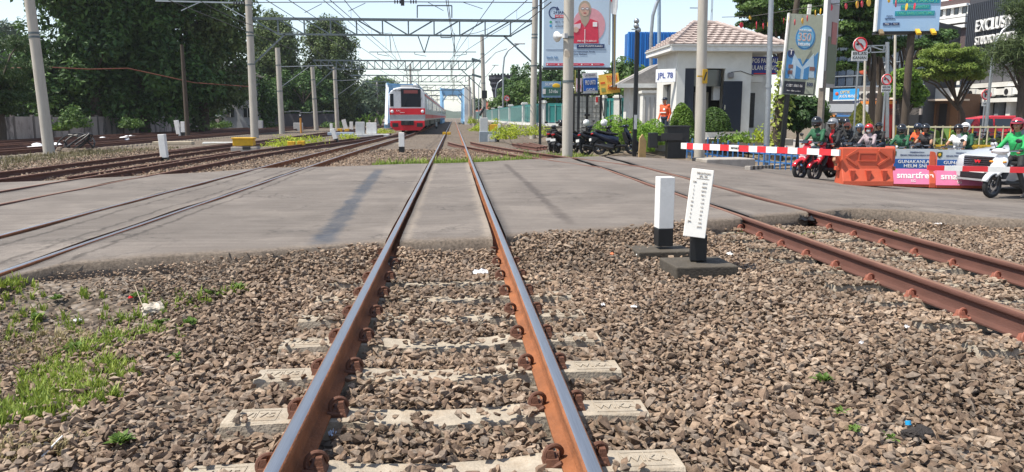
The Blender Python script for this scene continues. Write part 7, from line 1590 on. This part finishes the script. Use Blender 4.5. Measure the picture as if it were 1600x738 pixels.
SCR = M('scooter_red', (.50, .015, .03), .28, amt=.04, coat=.5); SCK = M('scooter_black', (.014, .015, .02), .28, amt=.1, coat=.4); SCW = M('scooter_white', (.74, .75, .76), .3, amt=.03, coat=.4); SCG = M('scooter_grey', (.20, .21, .23), .35, .2, coat=.3); SCB = M('scooter_darkblue', (.012, .018, .04), .3, amt=.1, coat=.4); TRM = M('scooter_trim', (.028, .028, .03), .55)

# ================================================================== PEOPLE
def capsule(mb, a, b_, ra, rb, mi=0):
    a, b_ = Vector(a), Vector(b_); d = b_-a
    if d.length < 1e-5: return mb.ell(a, ra, 10, 6)
    q = d.to_track_quat('Z', 'Y').to_matrix(); L_ = d.length; pr = []
    for k in range(4): an = -PI/2+PI/2*k/4; pr.append((max(1e-4, ra*math.cos(an)), ra*math.sin(an)))
    for k in range(5): an = PI/2*k/4; pr.append((max(1e-4, rb*math.cos(an)), L_+rb*math.sin(an)))
    n = 10; vs = []
    for r_, z in pr:
        for k in range(n): vs.append(q @ Vector((r_*math.cos(2*PI*k/n), r_*math.sin(2*PI*k/n), z))+a)
    m = len(pr); mb.add(vs, [[i*n+k, i*n+(k+1) % n, i*n+n+(k+1) % n, i*n+n+k] for i in range(m-1) for k in range(n)]+[list(range(n))[::-1], list(range((m-1)*n, m*n))], mi)
SK1 = M('skin', (.36, .19, .115), .55, amt=.06); SHOE = M('shoe_dark', (.03, .028, .03), .6); LIP = M('lip', (.24, .08, .065), .5); EYE = M('eye', (.05, .035, .03), .3); EYEW = M('eye_white', (.7, .68, .65), .4); HAIR = M('hair', (.012, .010, .009), .6)
def person(label, loc, rz, J, mats, sleeve='long', trouser='long', vox=.0125, group=None, helmet=None, mask=False, face=True, hands=True, extra=None, parentscale=1):
    """J: joints hip, chest, neck, head and per side sh, el, wr, kn, an, plus toe; one continuous remeshed body"""
    t = thing('person', label, 'person', loc, rz, group); cap = []   # (a, b, ra, rb, material)
    hip, ch, nk, hd = map(Vector, (J['hip'], J['chest'], J['neck'], J['head'])); hw = .10
    cap += [(hip+Vector((0, -.07, 0)), hip+Vector((0, .07, 0)), .125, .125, 2), (hip+Vector((0, -.05, .03)), ch+Vector((0, -.07, -.05)), .12, .125, 1), (hip+Vector((0, .05, .03)), ch+Vector((0, .07, -.05)), .12, .125, 1), (ch+Vector((0, -.10, .0)), ch+Vector((0, .10, .0)), .115, .115, 1), (ch+Vector((0, 0, .06)), nk, .10, .058, 1), (nk, hd+Vector((-.01, 0, -.05)), .053, .053, 0)]
    f = Vector(J.get('look', (1, 0, 0))).normalized(); sd = Vector((0, 0, 1)).cross(f).normalized(); up = f.cross(sd)
    cap += [(hd+up*.03-f*.012, hd+up*.05-f*.02, .092, .088, 0), (hd-up*.055+f*.028, hd-up*.03+f*.03, .058, .07, 0), (hd+f*.085-up*.005, hd+f*.108-up*.028, .012, .017, 0)]
    for s in (-1, 1): cap.append((hd+sd*s*.083+up*.01, hd+sd*s*.088-up*.03, .016, .013, 0))
    for sname, s in (('L', 1), ('R', -1)):
        sh, el, wr = [Vector(J[k+sname]) for k in ('sh', 'el', 'wr')]; kn, an = Vector(J['kn'+sname]), Vector(J['an'+sname]); toe = Vector(J['toe'+sname])
        hj = hip+Vector((0, s*.09, 0))
        cap += [(ch+Vector((0, s*.1, .02)), sh, .1, .07, 1), (sh, el, .062, .05, 1 if sleeve != 'none' else 0), (el, wr, .047, .036 if sleeve == 'long' else .028, 1 if sleeve == 'long' else 0)]
        cap += [(hj, kn, .095, .064, 2), (kn, an, .062 if trouser == 'long' else .058, .05 if trouser == 'long' else .036, 2 if trouser == 'long' else 0), (an+Vector((0, 0, -.02)), toe, .042, .034, 3), (an+Vector((0, 0, 0)), an-(toe-an).normalized()*.06+Vector((0, 0, -.03)), .04, .034, 3)]
        if hands:
            d = (wr-el).normalized(); ax = Vector((0, 1, 0)) if J.get('grip', True) else Vector((1, 0, 0)); ax = (ax-d*ax.dot(d)).normalized(); nn = ax.cross(d)*(1 if d.cross(ax).z < 0 else 1)
            if nn.z > 0: nn = -nn
            pc = wr+d*.05; cap += [(wr, pc-ax*.018, .028, .028, 0), (pc-ax*.022, pc+ax*.022, .024, .024, 0)]
            for k, ln in enumerate((.040, .046, .043, .034)):
                o_ = pc+d*.032+ax*(-.033+.022*k); c1_ = o_+d*ln*.7+nn*ln*.25; c2_ = c1_+nn*ln*.75-d*ln*.1; cap += [(o_, c1_, .0105, .0098, 0), (c1_, c2_, .0098, .0085, 0)]
            th0 = wr+d*.03-ax*s*.025; th1 = th0-ax*s*.022+d*.03+nn*.018; cap += [(th0, th1, .013, .011, 0), (th1, th1+d*.028+nn*.006, .011, .009, 0)]
    if extra: cap += extra
    mb = MB()
    for a, b_, ra, rb, m in cap: capsule(mb, a, b_, ra, rb)
    me = bpy.data.meshes.new('tmp'); me.from_pydata(mb.v, [], mb.f); tmp = bpy.data.objects.new('tmp', me); C.objects.link(tmp)
    r_ = tmp.modifiers.new('r', 'REMESH'); r_.mode = 'VOXEL'; r_.voxel_size = vox; s_ = tmp.modifiers.new('s', 'SMOOTH'); s_.factor = .4; s_.iterations = 3
    dg = bpy.context.evaluated_depsgraph_get(); me2 = bpy.data.meshes.new_from_object(tmp.evaluated_get(dg)); bpy.data.objects.remove(tmp); bpy.data.meshes.remove(me)
    me2.name = 'body'; n = len(me2.polygons); cen = np.zeros(n*3, np.float32); me2.polygons.foreach_get('center', cen); cen = cen.reshape(-1, 3)
    best = np.full(n, 9e9); mi = np.zeros(n, np.int32)
    for a, b_, ra, rb, m in cap:
        a, b_ = np.array(a), np.array(b_); d = b_-a; L2 = max(1e-9, d @ d); tt_ = np.clip(((cen-a) @ d)/L2, 0, 1); dist = np.linalg.norm(cen-(a+tt_[:, None]*d), axis=1)-(ra+(rb-ra)*tt_)
        k = dist < best; best[k] = dist[k]; mi[k] = m
    if sleeve == 'short':
        for sname in 'LR':
            el, sh = np.array(J['el'+sname]), np.array(J['sh'+sname]); d = el-sh; L2 = d @ d; tq = ((cen-sh) @ d)/L2; k = (mi == 1) & (tq > .62) & (np.linalg.norm(cen-el, axis=1) < .2) & (np.linalg.norm(cen-sh-np.clip(tq, 0, 1)[:, None]*d, axis=1) < .085); mi[k] = 0
    if trouser == 'short':
        for sname in 'LR':
            kn = np.array(J['kn'+sname]); k = (mi == 2) & (np.linalg.norm(cen-kn, axis=1) < .13); mi[k] = 0
    for m in mats: me2.materials.append(m)
    if 'split' in J:   # front of a jacket left open: a strip of another colour
        k = (mi == 1) & (cen[:, 0] > J['chest'][0]+.03) & (np.abs(cen[:, 1]) < .055) & (cen[:, 2] > J['hip'][2]) & (cen[:, 2] < J['neck'][2]); mi[k] = 4
    me2.polygons.foreach_set('material_index', mi); me2.polygons.foreach_set('use_smooth', [True]*n)
    body = bpy.data.objects.new('body', me2); link(body, t)
    rot = Matrix((f, sd, up)).transposed()
    def loc_(v): return hd+rot @ Vector(v)
    if face:
        for s in (-1, 1):
            e = MB().ell(loc_((.083, s*.033, .008)), (.011, .016, .009), 10, 6, rot=rot).build('eye', EYEW, t); MB().ell(loc_((.092, s*.033, .008)), (.005, .007, .007), 8, 5, rot=rot).build('iris', EYE, e); MB().bar(loc_((.092, s*.018, .03)), loc_((.084, s*.052, .032)), .008, .007).build('eyebrow', HAIR, t)
        if not mask: MB().ell(loc_((.086, 0, -.062)), (.01, .026, .008), 10, 6, rot=rot).build('mouth', LIP, t)
    if mask: MB().ell(loc_((.05, 0, -.052)), (.062, .068, .055), 14, 8, rot=rot).build('face_mask', WHITE, t, smooth=60)
    if helmet:
        hm, kind, vis = helmet; c_ = hd+up*.03-f*.012
        def keep(th, ph, w_=R(64)):
            th = (th+PI) % (2*PI)-PI; return not (abs(th) < w_ and ph < .22) and not ph < -1.0
        h = MB().ell(c_, (.148, .128, .142), 28, 16, rot=rot, keep=keep).build('helmet', hm, t, smooth=60); q_ = h.modifiers.new('thick', 'SOLIDIFY'); q_.thickness = .014; q_.offset = 1
        if kind == 'full':
            def kc(th, ph): th = (th+PI) % (2*PI)-PI; return abs(th) < R(70) and -.95 < ph < -.42
            cc = MB().ell(c_, (.162, .134, .146), 28, 16, rot=rot, keep=kc).build('chin_guard', hm, h, smooth=60); q_ = cc.modifiers.new('thick', 'SOLIDIFY'); q_.thickness = .012
        if vis:
            def kv(th, ph): th = (th+PI) % (2*PI)-PI; return abs(th) < R(66) and (-.45 if vis == 'down' else .15) < ph < (.3 if vis == 'down' else .75)
            vv = MB().ell(c_, (.166, .142, .150), 28, 16, rot=rot, keep=kv).build('visor', GLASSD, h, smooth=60)
        if kind == 'open':
            def kp(th, ph): th = (th+PI) % (2*PI)-PI; return abs(th) < R(60) and .22 < ph < .42
            MB().ell(c_+f*.03, (.165, .138, .146), 28, 16, rot=rot, keep=kp).build('peak', hm, h, smooth=60)
    return t
def ride(lean=0, turn=0, feet='board', hands=True, look=(1, 0, -.05), up=0):
    J = dict(hip=(-.14, 0, .90), chest=(-.07+lean, turn*.03, 1.26), neck=(-.04+lean*1.3, turn*.03, 1.44), head=(.0+lean*1.45, turn*.03, 1.585), look=look)
    for n, s in (('L', 1), ('R', -1)):
        J['sh'+n] = (-.06+lean, s*.19, 1.36)
        J['el'+n] = (.10+lean*.8, s*.27, 1.13); J['wr'+n] = (.225, s*.285, 1.065)
        if feet == 'board': J['kn'+n] = (.26, s*.17, .80); J['an'+n] = (.14, s*.14, .43); J['toe'+n] = (.30, s*.15, .39)
        else: J['kn'+n] = (.18, s*.27, .58) if s == feet or feet == 'both' else (.26, s*.17, .80); J['an'+n] = (.02, s*.34, .12) if s == feet or feet == 'both' else (.14, s*.14, .43); J['toe'+n] = (.18, s*.37, .04) if s == feet or feet == 'both' else (.30, s*.15, .39)
    return J
def pillion():
    J = ride(.02, look=(1, .15, -.05)); 
    for k in J:
        if k != 'look': x, y, z = J[k]; J[k] = (x-.36, y, z+.05)
    for n, s in (('L', 1), ('R', -1)): J['el'+n] = (-.28, s*.27, 1.12); J['wr'+n] = (-.12, s*.16, 1.0); J['kn'+n] = (-.06, s*.24, .82); J['an'+n] = (-.16, s*.25, .45); J['toe'+n] = (.0, s*.26, .41)
    return J
cl = lambda n, c, r=.75: M('cloth_'+n, c, r, amt=.3, sc=7, bump=.9, bsc=8)
GRJ, BLKJ, TEEW, ORJ, GRYJ, DTEE, JEAN, SHORT = cl('green', (.018, .095, .045)), cl('black', (.018, .018, .02)), cl('white', (.70, .70, .68)), cl('orange', (.68, .10, .03)), cl('grey_pink', (.33, .27, .29)), cl('dark', (.028, .026, .028)), cl('jean', (.025, .035, .06)), cl('short', (.03, .03, .035))
HB, HG, HR, HBL, HW, HOR, HRD, HDB = [M('helmet_'+n, c, .22, amt=.03, coat=.5) for n, c in (('black', (.015, .015, .017)), ('grey', (.22, .23, .25)), ('red', (.50, .03, .035)), ('blue', (.13, .19, .27)), ('white', (.74, .74, .73)), ('orange', (.42, .10, .05)), ('maroon', (.34, .03, .05)), ('navy', (.02, .025, .045)))]
def rider(px, py, rz, bike_label, col, trim, plabel, J, mats, Yoff=0, bike=True, lampcol=None, **kw):
    """scooter whose front wheel touches the street at the photo pixel, with its rider"""
    p = hit(px, py); c, s = math.cos(rz), math.sin(rz); o = Vector((p.x-.64*c, p.y-.64*s, 0)); o.z = float(road_h(o.x, o.y))
    if in_road(o.x, o.y) is False: o.z = float(road_h(o.x, o.y))
    b_ = scooter(bike_label, o, rz, col, trim, 'scooters waiting at the crossing', lampcol=lampcol) if bike else None
    q = person(plabel, o, rz, J, mats, **kw)
    sc_ = 1.03 if px > 1540 else .92; q.scale = (sc_,)*3
    if b_: b_.scale = (sc_,)*3
    return b_, q
lk = (1, .18, -.06)
rider(1270, 279.5, R(203), 'front red scooter waiting beside the plain orange barrier', SCR, TRM, 'rider in grey helmet and open black jacket over red shirt with one bare leg down', dict(ride(.02, look=(1, .3, -.25), feet=1), split=1), [SK1, BLKJ, SHORT, SHOE, RED], trouser='short', helmet=(HG, 'open', 'up'))
rider(1247, 277, R(203), 'rear red scooter half hidden behind the front red scooter', SCR, TRM, 'rider in black full helmet and green jacket on the rear red scooter', ride(.06, look=lk), [SK1, GRJ, JEAN, SHOE], helmet=(HB, 'full', 'down'))
rider(1318, 272, R(200), 'dark scooter behind the plain orange barrier', SCK, TRM, 'rider in blue grey helmet and dark jacket behind the plain orange barrier', ride(.05, look=(1, .25, -.05)), [SK1, BLKJ, JEAN, SHOE], helmet=(HBL, 'open', 'up'))
rider(1333, 276, R(204), 'dark scooter carrying the red helmet rider behind the barrier', SCK, TRM, 'rider in red helmet with white face mask and grey pink jacket', ride(.04, look=(1, .35, -.02)), [SK1, GRYJ, JEAN, SHOE], helmet=(HR, 'open', None), mask=True)
rider(1303, 263, R(200), 'dark scooter at the back behind the blue grey helmet rider', SCK, TRM, 'rider in orange brown helmet mostly hidden behind the blue grey helmet', ride(.05, look=lk), [SK1, BLKJ, JEAN, SHOE], helmet=(HOR, 'open', 'down'))
rider(1352, 266, R(200), 'black scooter behind the red helmet rider', SCK, TRM, 'rider in black helmet and dark jacket behind the red helmet rider', ride(.06, look=lk), [SK1, BLKJ, JEAN, SHOE], helmet=(HB, 'open', 'up'))
rider(1384, 281, R(205), 'white and grey scooter between the plain and printed barriers', SCW, TRM, 'rider in black full helmet and green jacket behind the printed barrier', ride(.06, look=(1, .3, -.05)), [SK1, GRJ, JEAN, SHOE], helmet=(HB, 'full', 'down'), lampcol=M('amber_lamp', (.75, .35, .04), .2))
rider(1424, 276, R(206), 'black scooter behind the GUNAKANLAH printed barrier', SCK, TRM, 'rider in black helmet and dark short sleeved shirt behind the printed barrier', ride(.08, look=(1, .35, -.12)), [SK1, DTEE, JEAN, SHOE], sleeve='short', helmet=(HB, 'open', 'up'))
rider(1412, 268, R(204), 'dark scooter behind the black helmet rider in the dark shirt', SCK, TRM, 'rider in navy helmet and orange jacket behind the dark shirted rider', ride(.05, look=lk), [SK1, ORJ, JEAN, SHOE], helmet=(HDB, 'open', 'down'))
b10, p10 = rider(1474, 282, R(208), 'black and white scooter left of the silver car', SCW, TRM, 'rider in white shirt and black open helmet left of the silver car', ride(.05, look=(1, .4, -.02)), [SK1, TEEW, JEAN, SHOE], sleeve='short', helmet=(HB, 'open', None))
p11 = person('passenger in white helmet and green black jacket behind the white shirted rider', p10.location, p10.rotation_euler.z, pillion(), [SK1, GRJ, JEAN, SHOE], helmet=(HW, 'open', 'up')); p11.scale = (.92,)*3
rider(1549, 309, R(198), 'white scooter in front of the silver car at the right edge', SCW, TRM, 'rider in maroon red helmet and green jacket on the white scooter at the right edge', ride(.0, look=(1, .42, -.08), feet='both'), [SK1, cl('bright_green', (.025, .34, .10)), BLKJ, SHOE], helmet=(HRD, 'open', 'up'))
# plastic parcel held by the right rider, far dark riders behind
pr_ = [o for o in C.objects if o.get('category') == 'person'][-1]
pc = thing('parcel', 'white plastic bag held in front of the rider with maroon helmet', 'bag', pr_.location+Matrix.Rotation(R(198), 3, 'Z') @ Vector((.45, -.02, 1.06)), R(198)); MB().ell((0, 0, 0), (.13, .2, .07), 14, 8).build('bag', PLW, pc, smooth=25)
for i, (px, Y, hm) in enumerate(((1303, 31, HB), (1325, 33, HDB), (1315, 36, HB))):
    p = D(px, 183, Y); o = Vector((p.x, Y, -.6)); J = ride(.05, look=lk)
    lab = ('far rider in black helmet behind the grey helmet rider', 'far rider in navy helmet left of the cone shaped bush', 'farthest dark rider near the blue shop sign stall')[i]
    scooter(('far dark scooter behind the grey helmet rider', 'far dark scooter left of the cone shaped bush', 'farthest dark scooter near the stall roof')[i], o, R(195), SCK, TRM); person(lab, o, R(195), J, [SK1, BLKJ, JEAN, SHOE], helmet=(hm, 'open', 'down'), vox=.02)

# standing officer in orange
OY = 30.6; op = D(1038, 218, OY); oz = D(1037, 153, OY).z-1.70
J = dict(hip=(0, 0, .92), chest=(.02, 0, 1.27), neck=(.02, 0, 1.44), head=(.05, 0, 1.585), look=(1, -.1, -.12), shL=(.02, .19, 1.38), shR=(.02, -.19, 1.38), elL=(-.03, .25, 1.10), elR=(-.02, -.25, 1.10), wrL=(.08, .24, .88), wrR=(.10, -.24, .88), knL=(.03, .1, .50), knR=(.0, -.1, .50), anL=(-.02, .10, .09), anR=(-.04, -.1, .09), toeL=(.13, .12, .035), toeR=(.11, -.12, .035))
pm_ = person('standing man in orange jacket and dark cap left of the guard hut door', (op.x, OY, oz), R(215), J, [SK1, ORJ, JEAN, SHOE], hands=True)
MB().ell((.03, 0, 1.64), (.11, .10, .085), 16, 10, keep=lambda th, ph: ph > -.2).build('cap', NAVY, pm_, smooth=60); MB().box((.14, 0, 1.635), (.1, .13, .012)).build('cap_peak', NAVY, pm_)
MB().box((.145, .06, 1.25), (.012, .1, .08)).build('chest_badge', WHITE, pm_); MB().box((.135, 0, 1.12), (.03, .3, .04)).build('reflective_band', M('reflect', (.7, .7, .66), .4), pm_)
MB().box((op.x+.2, OY+.4, (oz-.5)/2), (2.2, 2.0, oz+.5)).build('terrace', CONC, None, label='low concrete terrace the man in orange stands on', cat='terrace', bev=.02)

# ================================================================== PARKED MOTORCYCLES
for i, (px, py, rz, col, lab, hm) in enumerate(((866, 238, R(72), SCK, 'dark motorcycle parked at the far left of the row, tail to the street', None), (880, 240, R(60), SCK, 'black motorcycle with red tail parked left of the concrete pole', HB), (914, 240, R(38), SCB, 'dark blue motorcycle parked just right of the concrete pole', HW), (938, 244, R(22), SCK, 'black motorcycle with white helmet on its mirror', HW), (962, 243, R(8), SCB, 'dark scooter parked nearest the thin black post', None))):
    p = hit(px, py); o = Vector((p.x, p.y, float(ground_h(p.x, p.y))+.02))
    b_ = scooter(lab, o, rz, col, TRM, 'motorcycles parked by the concrete pole', name='parked_motorcycle', cat='motorcycle', lean=R(-6))
    if hm: 
        q = b_.location+Matrix.Rotation(rz, 3, 'Z') @ Vector((.28, .2, 1.2)); h = thing('helmet', ('black' if hm == HB else 'white')+' helmet hung on the '+('motorcycle with red tail' if i == 1 else 'dark blue parked motorcycle' if i == 2 else 'black motorcycle at the centre of the row'), 'helmet', q, rz)
        MB().ell((0, 0, 0), (.148, .128, .142), 20, 12, keep=lambda th, ph: not (abs((th+PI) % (2*PI)-PI) < 1.1 and ph < .2) and ph > -1).build('shell', hm, h, smooth=60)
for i in range(46):
    px = 1545+0; 
# rows of parked bikes beyond the median
k_ = 0
for i, px in enumerate((1432, 1450, 1467, 1500, 1518, 1534, 1552, 1572, 1590)):
    p = D(px, 200, 36+.4*(i % 3)); scooter('dark scooter in the parked row behind the median railing', (p.x, p.y, -.58), R(95+rnd.uniform(-12, 12)), (SCK, SCG, SCB)[i % 3], TRM, 'scooters parked in a row behind the median railing', plate=False, name='parked_scooter')

# ================================================================== VEHICLES
def loft_car(t, secs, mat, name='body'):
    """secs: list of (x, half width, z bottom, z shoulder, z top, half width at top)"""
    mb = MB(); vs = []
    for x, w_, zb_, zs_, zt_, wt_ in secs: vs += [(x, -w_*.92, zb_), (x, -w_, zb_+.18), (x, -w_, zs_-.08), (x, -w_*.95, zs_), (x, -wt_, zt_-.05), (x, -wt_*.8, zt_), (x, wt_*.8, zt_), (x, wt_, zt_-.05), (x, w_*.95, zs_), (x, w_, zs_-.08), (x, w_, zb_+.18), (x, w_*.92, zb_)]
    n = 12; fs = [[i*n+k, i*n+(k+1) % n, i*n+n+(k+1) % n, i*n+n+k] for i in range(len(secs)-1) for k in range(n)]+[list(range(n)), list(range((len(secs)-1)*n, len(secs)*n))[::-1]]
    mb.add(vs, fs); return mb.build(name, mat, t, smooth=35)
def car(label, loc, rz, paint, name='parked_car', cat='car', van=False):
    t = thing(name, label, cat, loc, rz)
    if not van: secs = [(2.22, .70, .35, .62, .72, .66), (2.12, .80, .26, .78, .90, .74), (1.75, .85, .22, .90, 1.02, .74), (1.1, .86, .22, .98, 1.10, .72), (.95, .86, .22, 1.0, 1.13, .70), (.15, .86, .22, 1.03, 1.62, .60), (-.6, .86, .22, 1.04, 1.69, .60), (-1.5, .86, .22, 1.05, 1.66, .60), (-2.05, .83, .26, 1.02, 1.35, .62), (-2.2, .76, .36, .9, 1.0, .66)]
    else: secs = [(2.0, .72, .40, .8, .92, .68), (1.92, .80, .30, .95, 1.1, .72), (1.5, .82, .26, 1.1, 1.72, .64), (.6, .82, .26, 1.12, 1.86, .66), (-1.7, .82, .26, 1.12, 1.86, .66), (-1.95, .80, .3, 1.08, 1.6, .66), (-2.0, .76, .4, 1.0, 1.2, .68)]
    loft_car(t, secs, paint)
    x0, x1, z0, z1, w0, w1 = (1.0, .2, 1.12, 1.58, .66, .54) if not van else (1.88, 1.52, 1.12, 1.66, .68, .6)
    MB().add([(x0+.03, -w0, z0), (x0+.03, w0, z0), (x1+.03, w1, z1), (x1+.03, -w1, z1)], [[0, 1, 2, 3]]).build('windscreen', GLASSD, t)
    for s in (-1, 1):
        for a, b_ in (((.75, -.05), (-.12, -.85), (-.92, -1.6)) if not van else ((1.3, .55), (.45, -.5), (-.6, -1.6))) and [(.62, -.05), (-.12, -.85), (-.92, -1.6)] if not van else [(1.3, .55), (.45, -.5), (-.6, -1.6)]:
            zt_ = 1.52 if not van else 1.68; MB().add([(a, s*.845 if not van else s*.80, 1.06 if not van else 1.16), (b_, s*.845 if not van else s*.80, 1.06 if not van else 1.16), (b_, s*.665 if not van else s*.695, zt_), (a if a < .5 or van else a-.45, s*.665 if not van else s*.695, zt_)], [[0, 1, 2, 3]]).build('side_window', GLASSD, t)
        for x in ((1.38, -1.35) if not van else (1.3, -1.2)):
            w_ = bpy.data.objects.new('wheel', MB().lathe([(.20, -.1), (.29, -.11), (.315, -.06), (.315, .06), (.29, .11), (.20, .1), (.20, -.1)], n=24, axis='y').mesh('tyre', RUBBER, 40)); link(w_, t); w_.location = (x, s*.76, .315)
            m_ = MB().cyl((0, s*.06, 0), (0, s*.09, 0), .2, n=20)
            for k in range(5): m_.bar((0, s*.1, 0), (.19*math.cos(k*1.2566), s*.1, .19*math.sin(k*1.2566)), .03, .05)
            m_.build('rim', CHROME, w_)
        MB().ell((2.06 if not van else 1.9, s*.60, .80 if not van else .85), (.12, .17, .09), 12, 8).build('headlight', M('lamp_glass', (.75, .75, .78), .12), t, smooth=60)
        MB().ell((.85 if not van else 1.55, s*.95, 1.12 if not van else 1.3), (.07, .10, .07), 10, 7).build('mirror', paint, t, smooth=60)
        MB().ell((2.12, s*.62, .46), (.05, .08, .06), 10, 6).build('fog_lamp', M('lamp_glass', (.75, .75, .78), .12), t, smooth=60) if not van else None
    if not van:
        gr = MB().box((2.185, 0, .74), (.09, .92, .26)).build('grille', BLACK, t, bev=.02)
        for k in range(5): MB().box((2.235, 0, .64+.05*k), (.02, .88, .016)).build('grille_bar', CHROME, gr)
        em = MB().add([(2.255, -.1, .78), (2.255, -.05, .70), (2.255, 0, .75), (2.255, .05, .70), (2.255, .1, .78), (2.255, .03, .765), (2.255, 0, .79), (2.255, -.03, .765)], [[0, 1, 2, 7], [2, 3, 4, 5], [7, 2, 5, 6]]).build('emblem', RED, gr); q = em.modifiers.new('thick', 'SOLIDIFY'); q.thickness = .012
        MB().box((2.22, 0, .40), (.06, 1.05, .16)).build('lower_grille', BLACK, t, bev=.02); MB().box((2.24, 0, .53), (.02, .46, .12)).build('number_plate', M('plate_white', (.7, .7, .68), .5), t); MB().box((2.2, 0, .29), (.08, 1.3, .05)).build('bumper_lip', M('lip_grey', (.3, .3, .31), .5), t)
    return t
CARS = M('car_silver', (.55, .56, .58), .28, .25, amt=.03, coat=.6)
rz = R(189); pcar = D(1529, 253, 18.2); o = Vector((pcar.x, pcar.y, 0))+Matrix.Rotation(rz, 3, 'Z') @ Vector((-2.22, 0, 0)); o.z = float(road_h(o.x, o.y))
car('silver car nose on behind the white scooter, red emblem on its grille', o, rz, CARS, 'silver_car')
pv = D(1556, 190, 44); car('red minibus parked beyond the median railing', (pv.x, 44, -.55), R(172), M('van_red', (.52, .02, .03), .35, coat=.3), 'red_minibus', 'minibus', True)
pv = D(952, 180, 52); car('pale car parked behind the teal railing beside the grey gate', (pv.x, 52, -.2), R(100), M('car_pale', (.5, .53, .55), .3, .3), 'parked_car')

# ================================================================== HAZE
hz_m = bpy.data.materials.new('haze'); hz_m.use_nodes = True; N, L = nodes_of(hz_m); N.remove(N['Principled BSDF'])
pv = N.new('ShaderNodeVolumePrincipled'); pv.inputs['Color'].default_value = (.86, .92, 1, 1); pv.inputs['Density'].default_value = .0002; pv.inputs['Anisotropy'].default_value = .2
L.new(pv.outputs[0], N['Material Output'].inputs['Volume'])
hzb = MB().box((0, 1465, 16), (3200, 3300, 40)).build('haze', hz_m, kind='stuff', label='thin pale haze over the railway and street')
# ================================================================== finish: fit lettering widths, turn lettering into meshes
bpy.context.view_layer.update()
for o, wv in _fits:
    if o.dimensions.x > 1e-4:
        o.scale.x *= wv/(o.dimensions.x)
dg = bpy.context.evaluated_depsgraph_get()
for o in [o for o in C.objects if o.type == 'FONT']:
    me = bpy.data.meshes.new_from_object(o.evaluated_get(dg)); n = bpy.data.objects.new('tmp', me)
    link(n, o.parent); n.location = o.location; n.rotation_euler = o.rotation_euler; n.scale = o.scale
    nm = o.name.split('.')[0]; bpy.data.objects.remove(o); n.name = nm
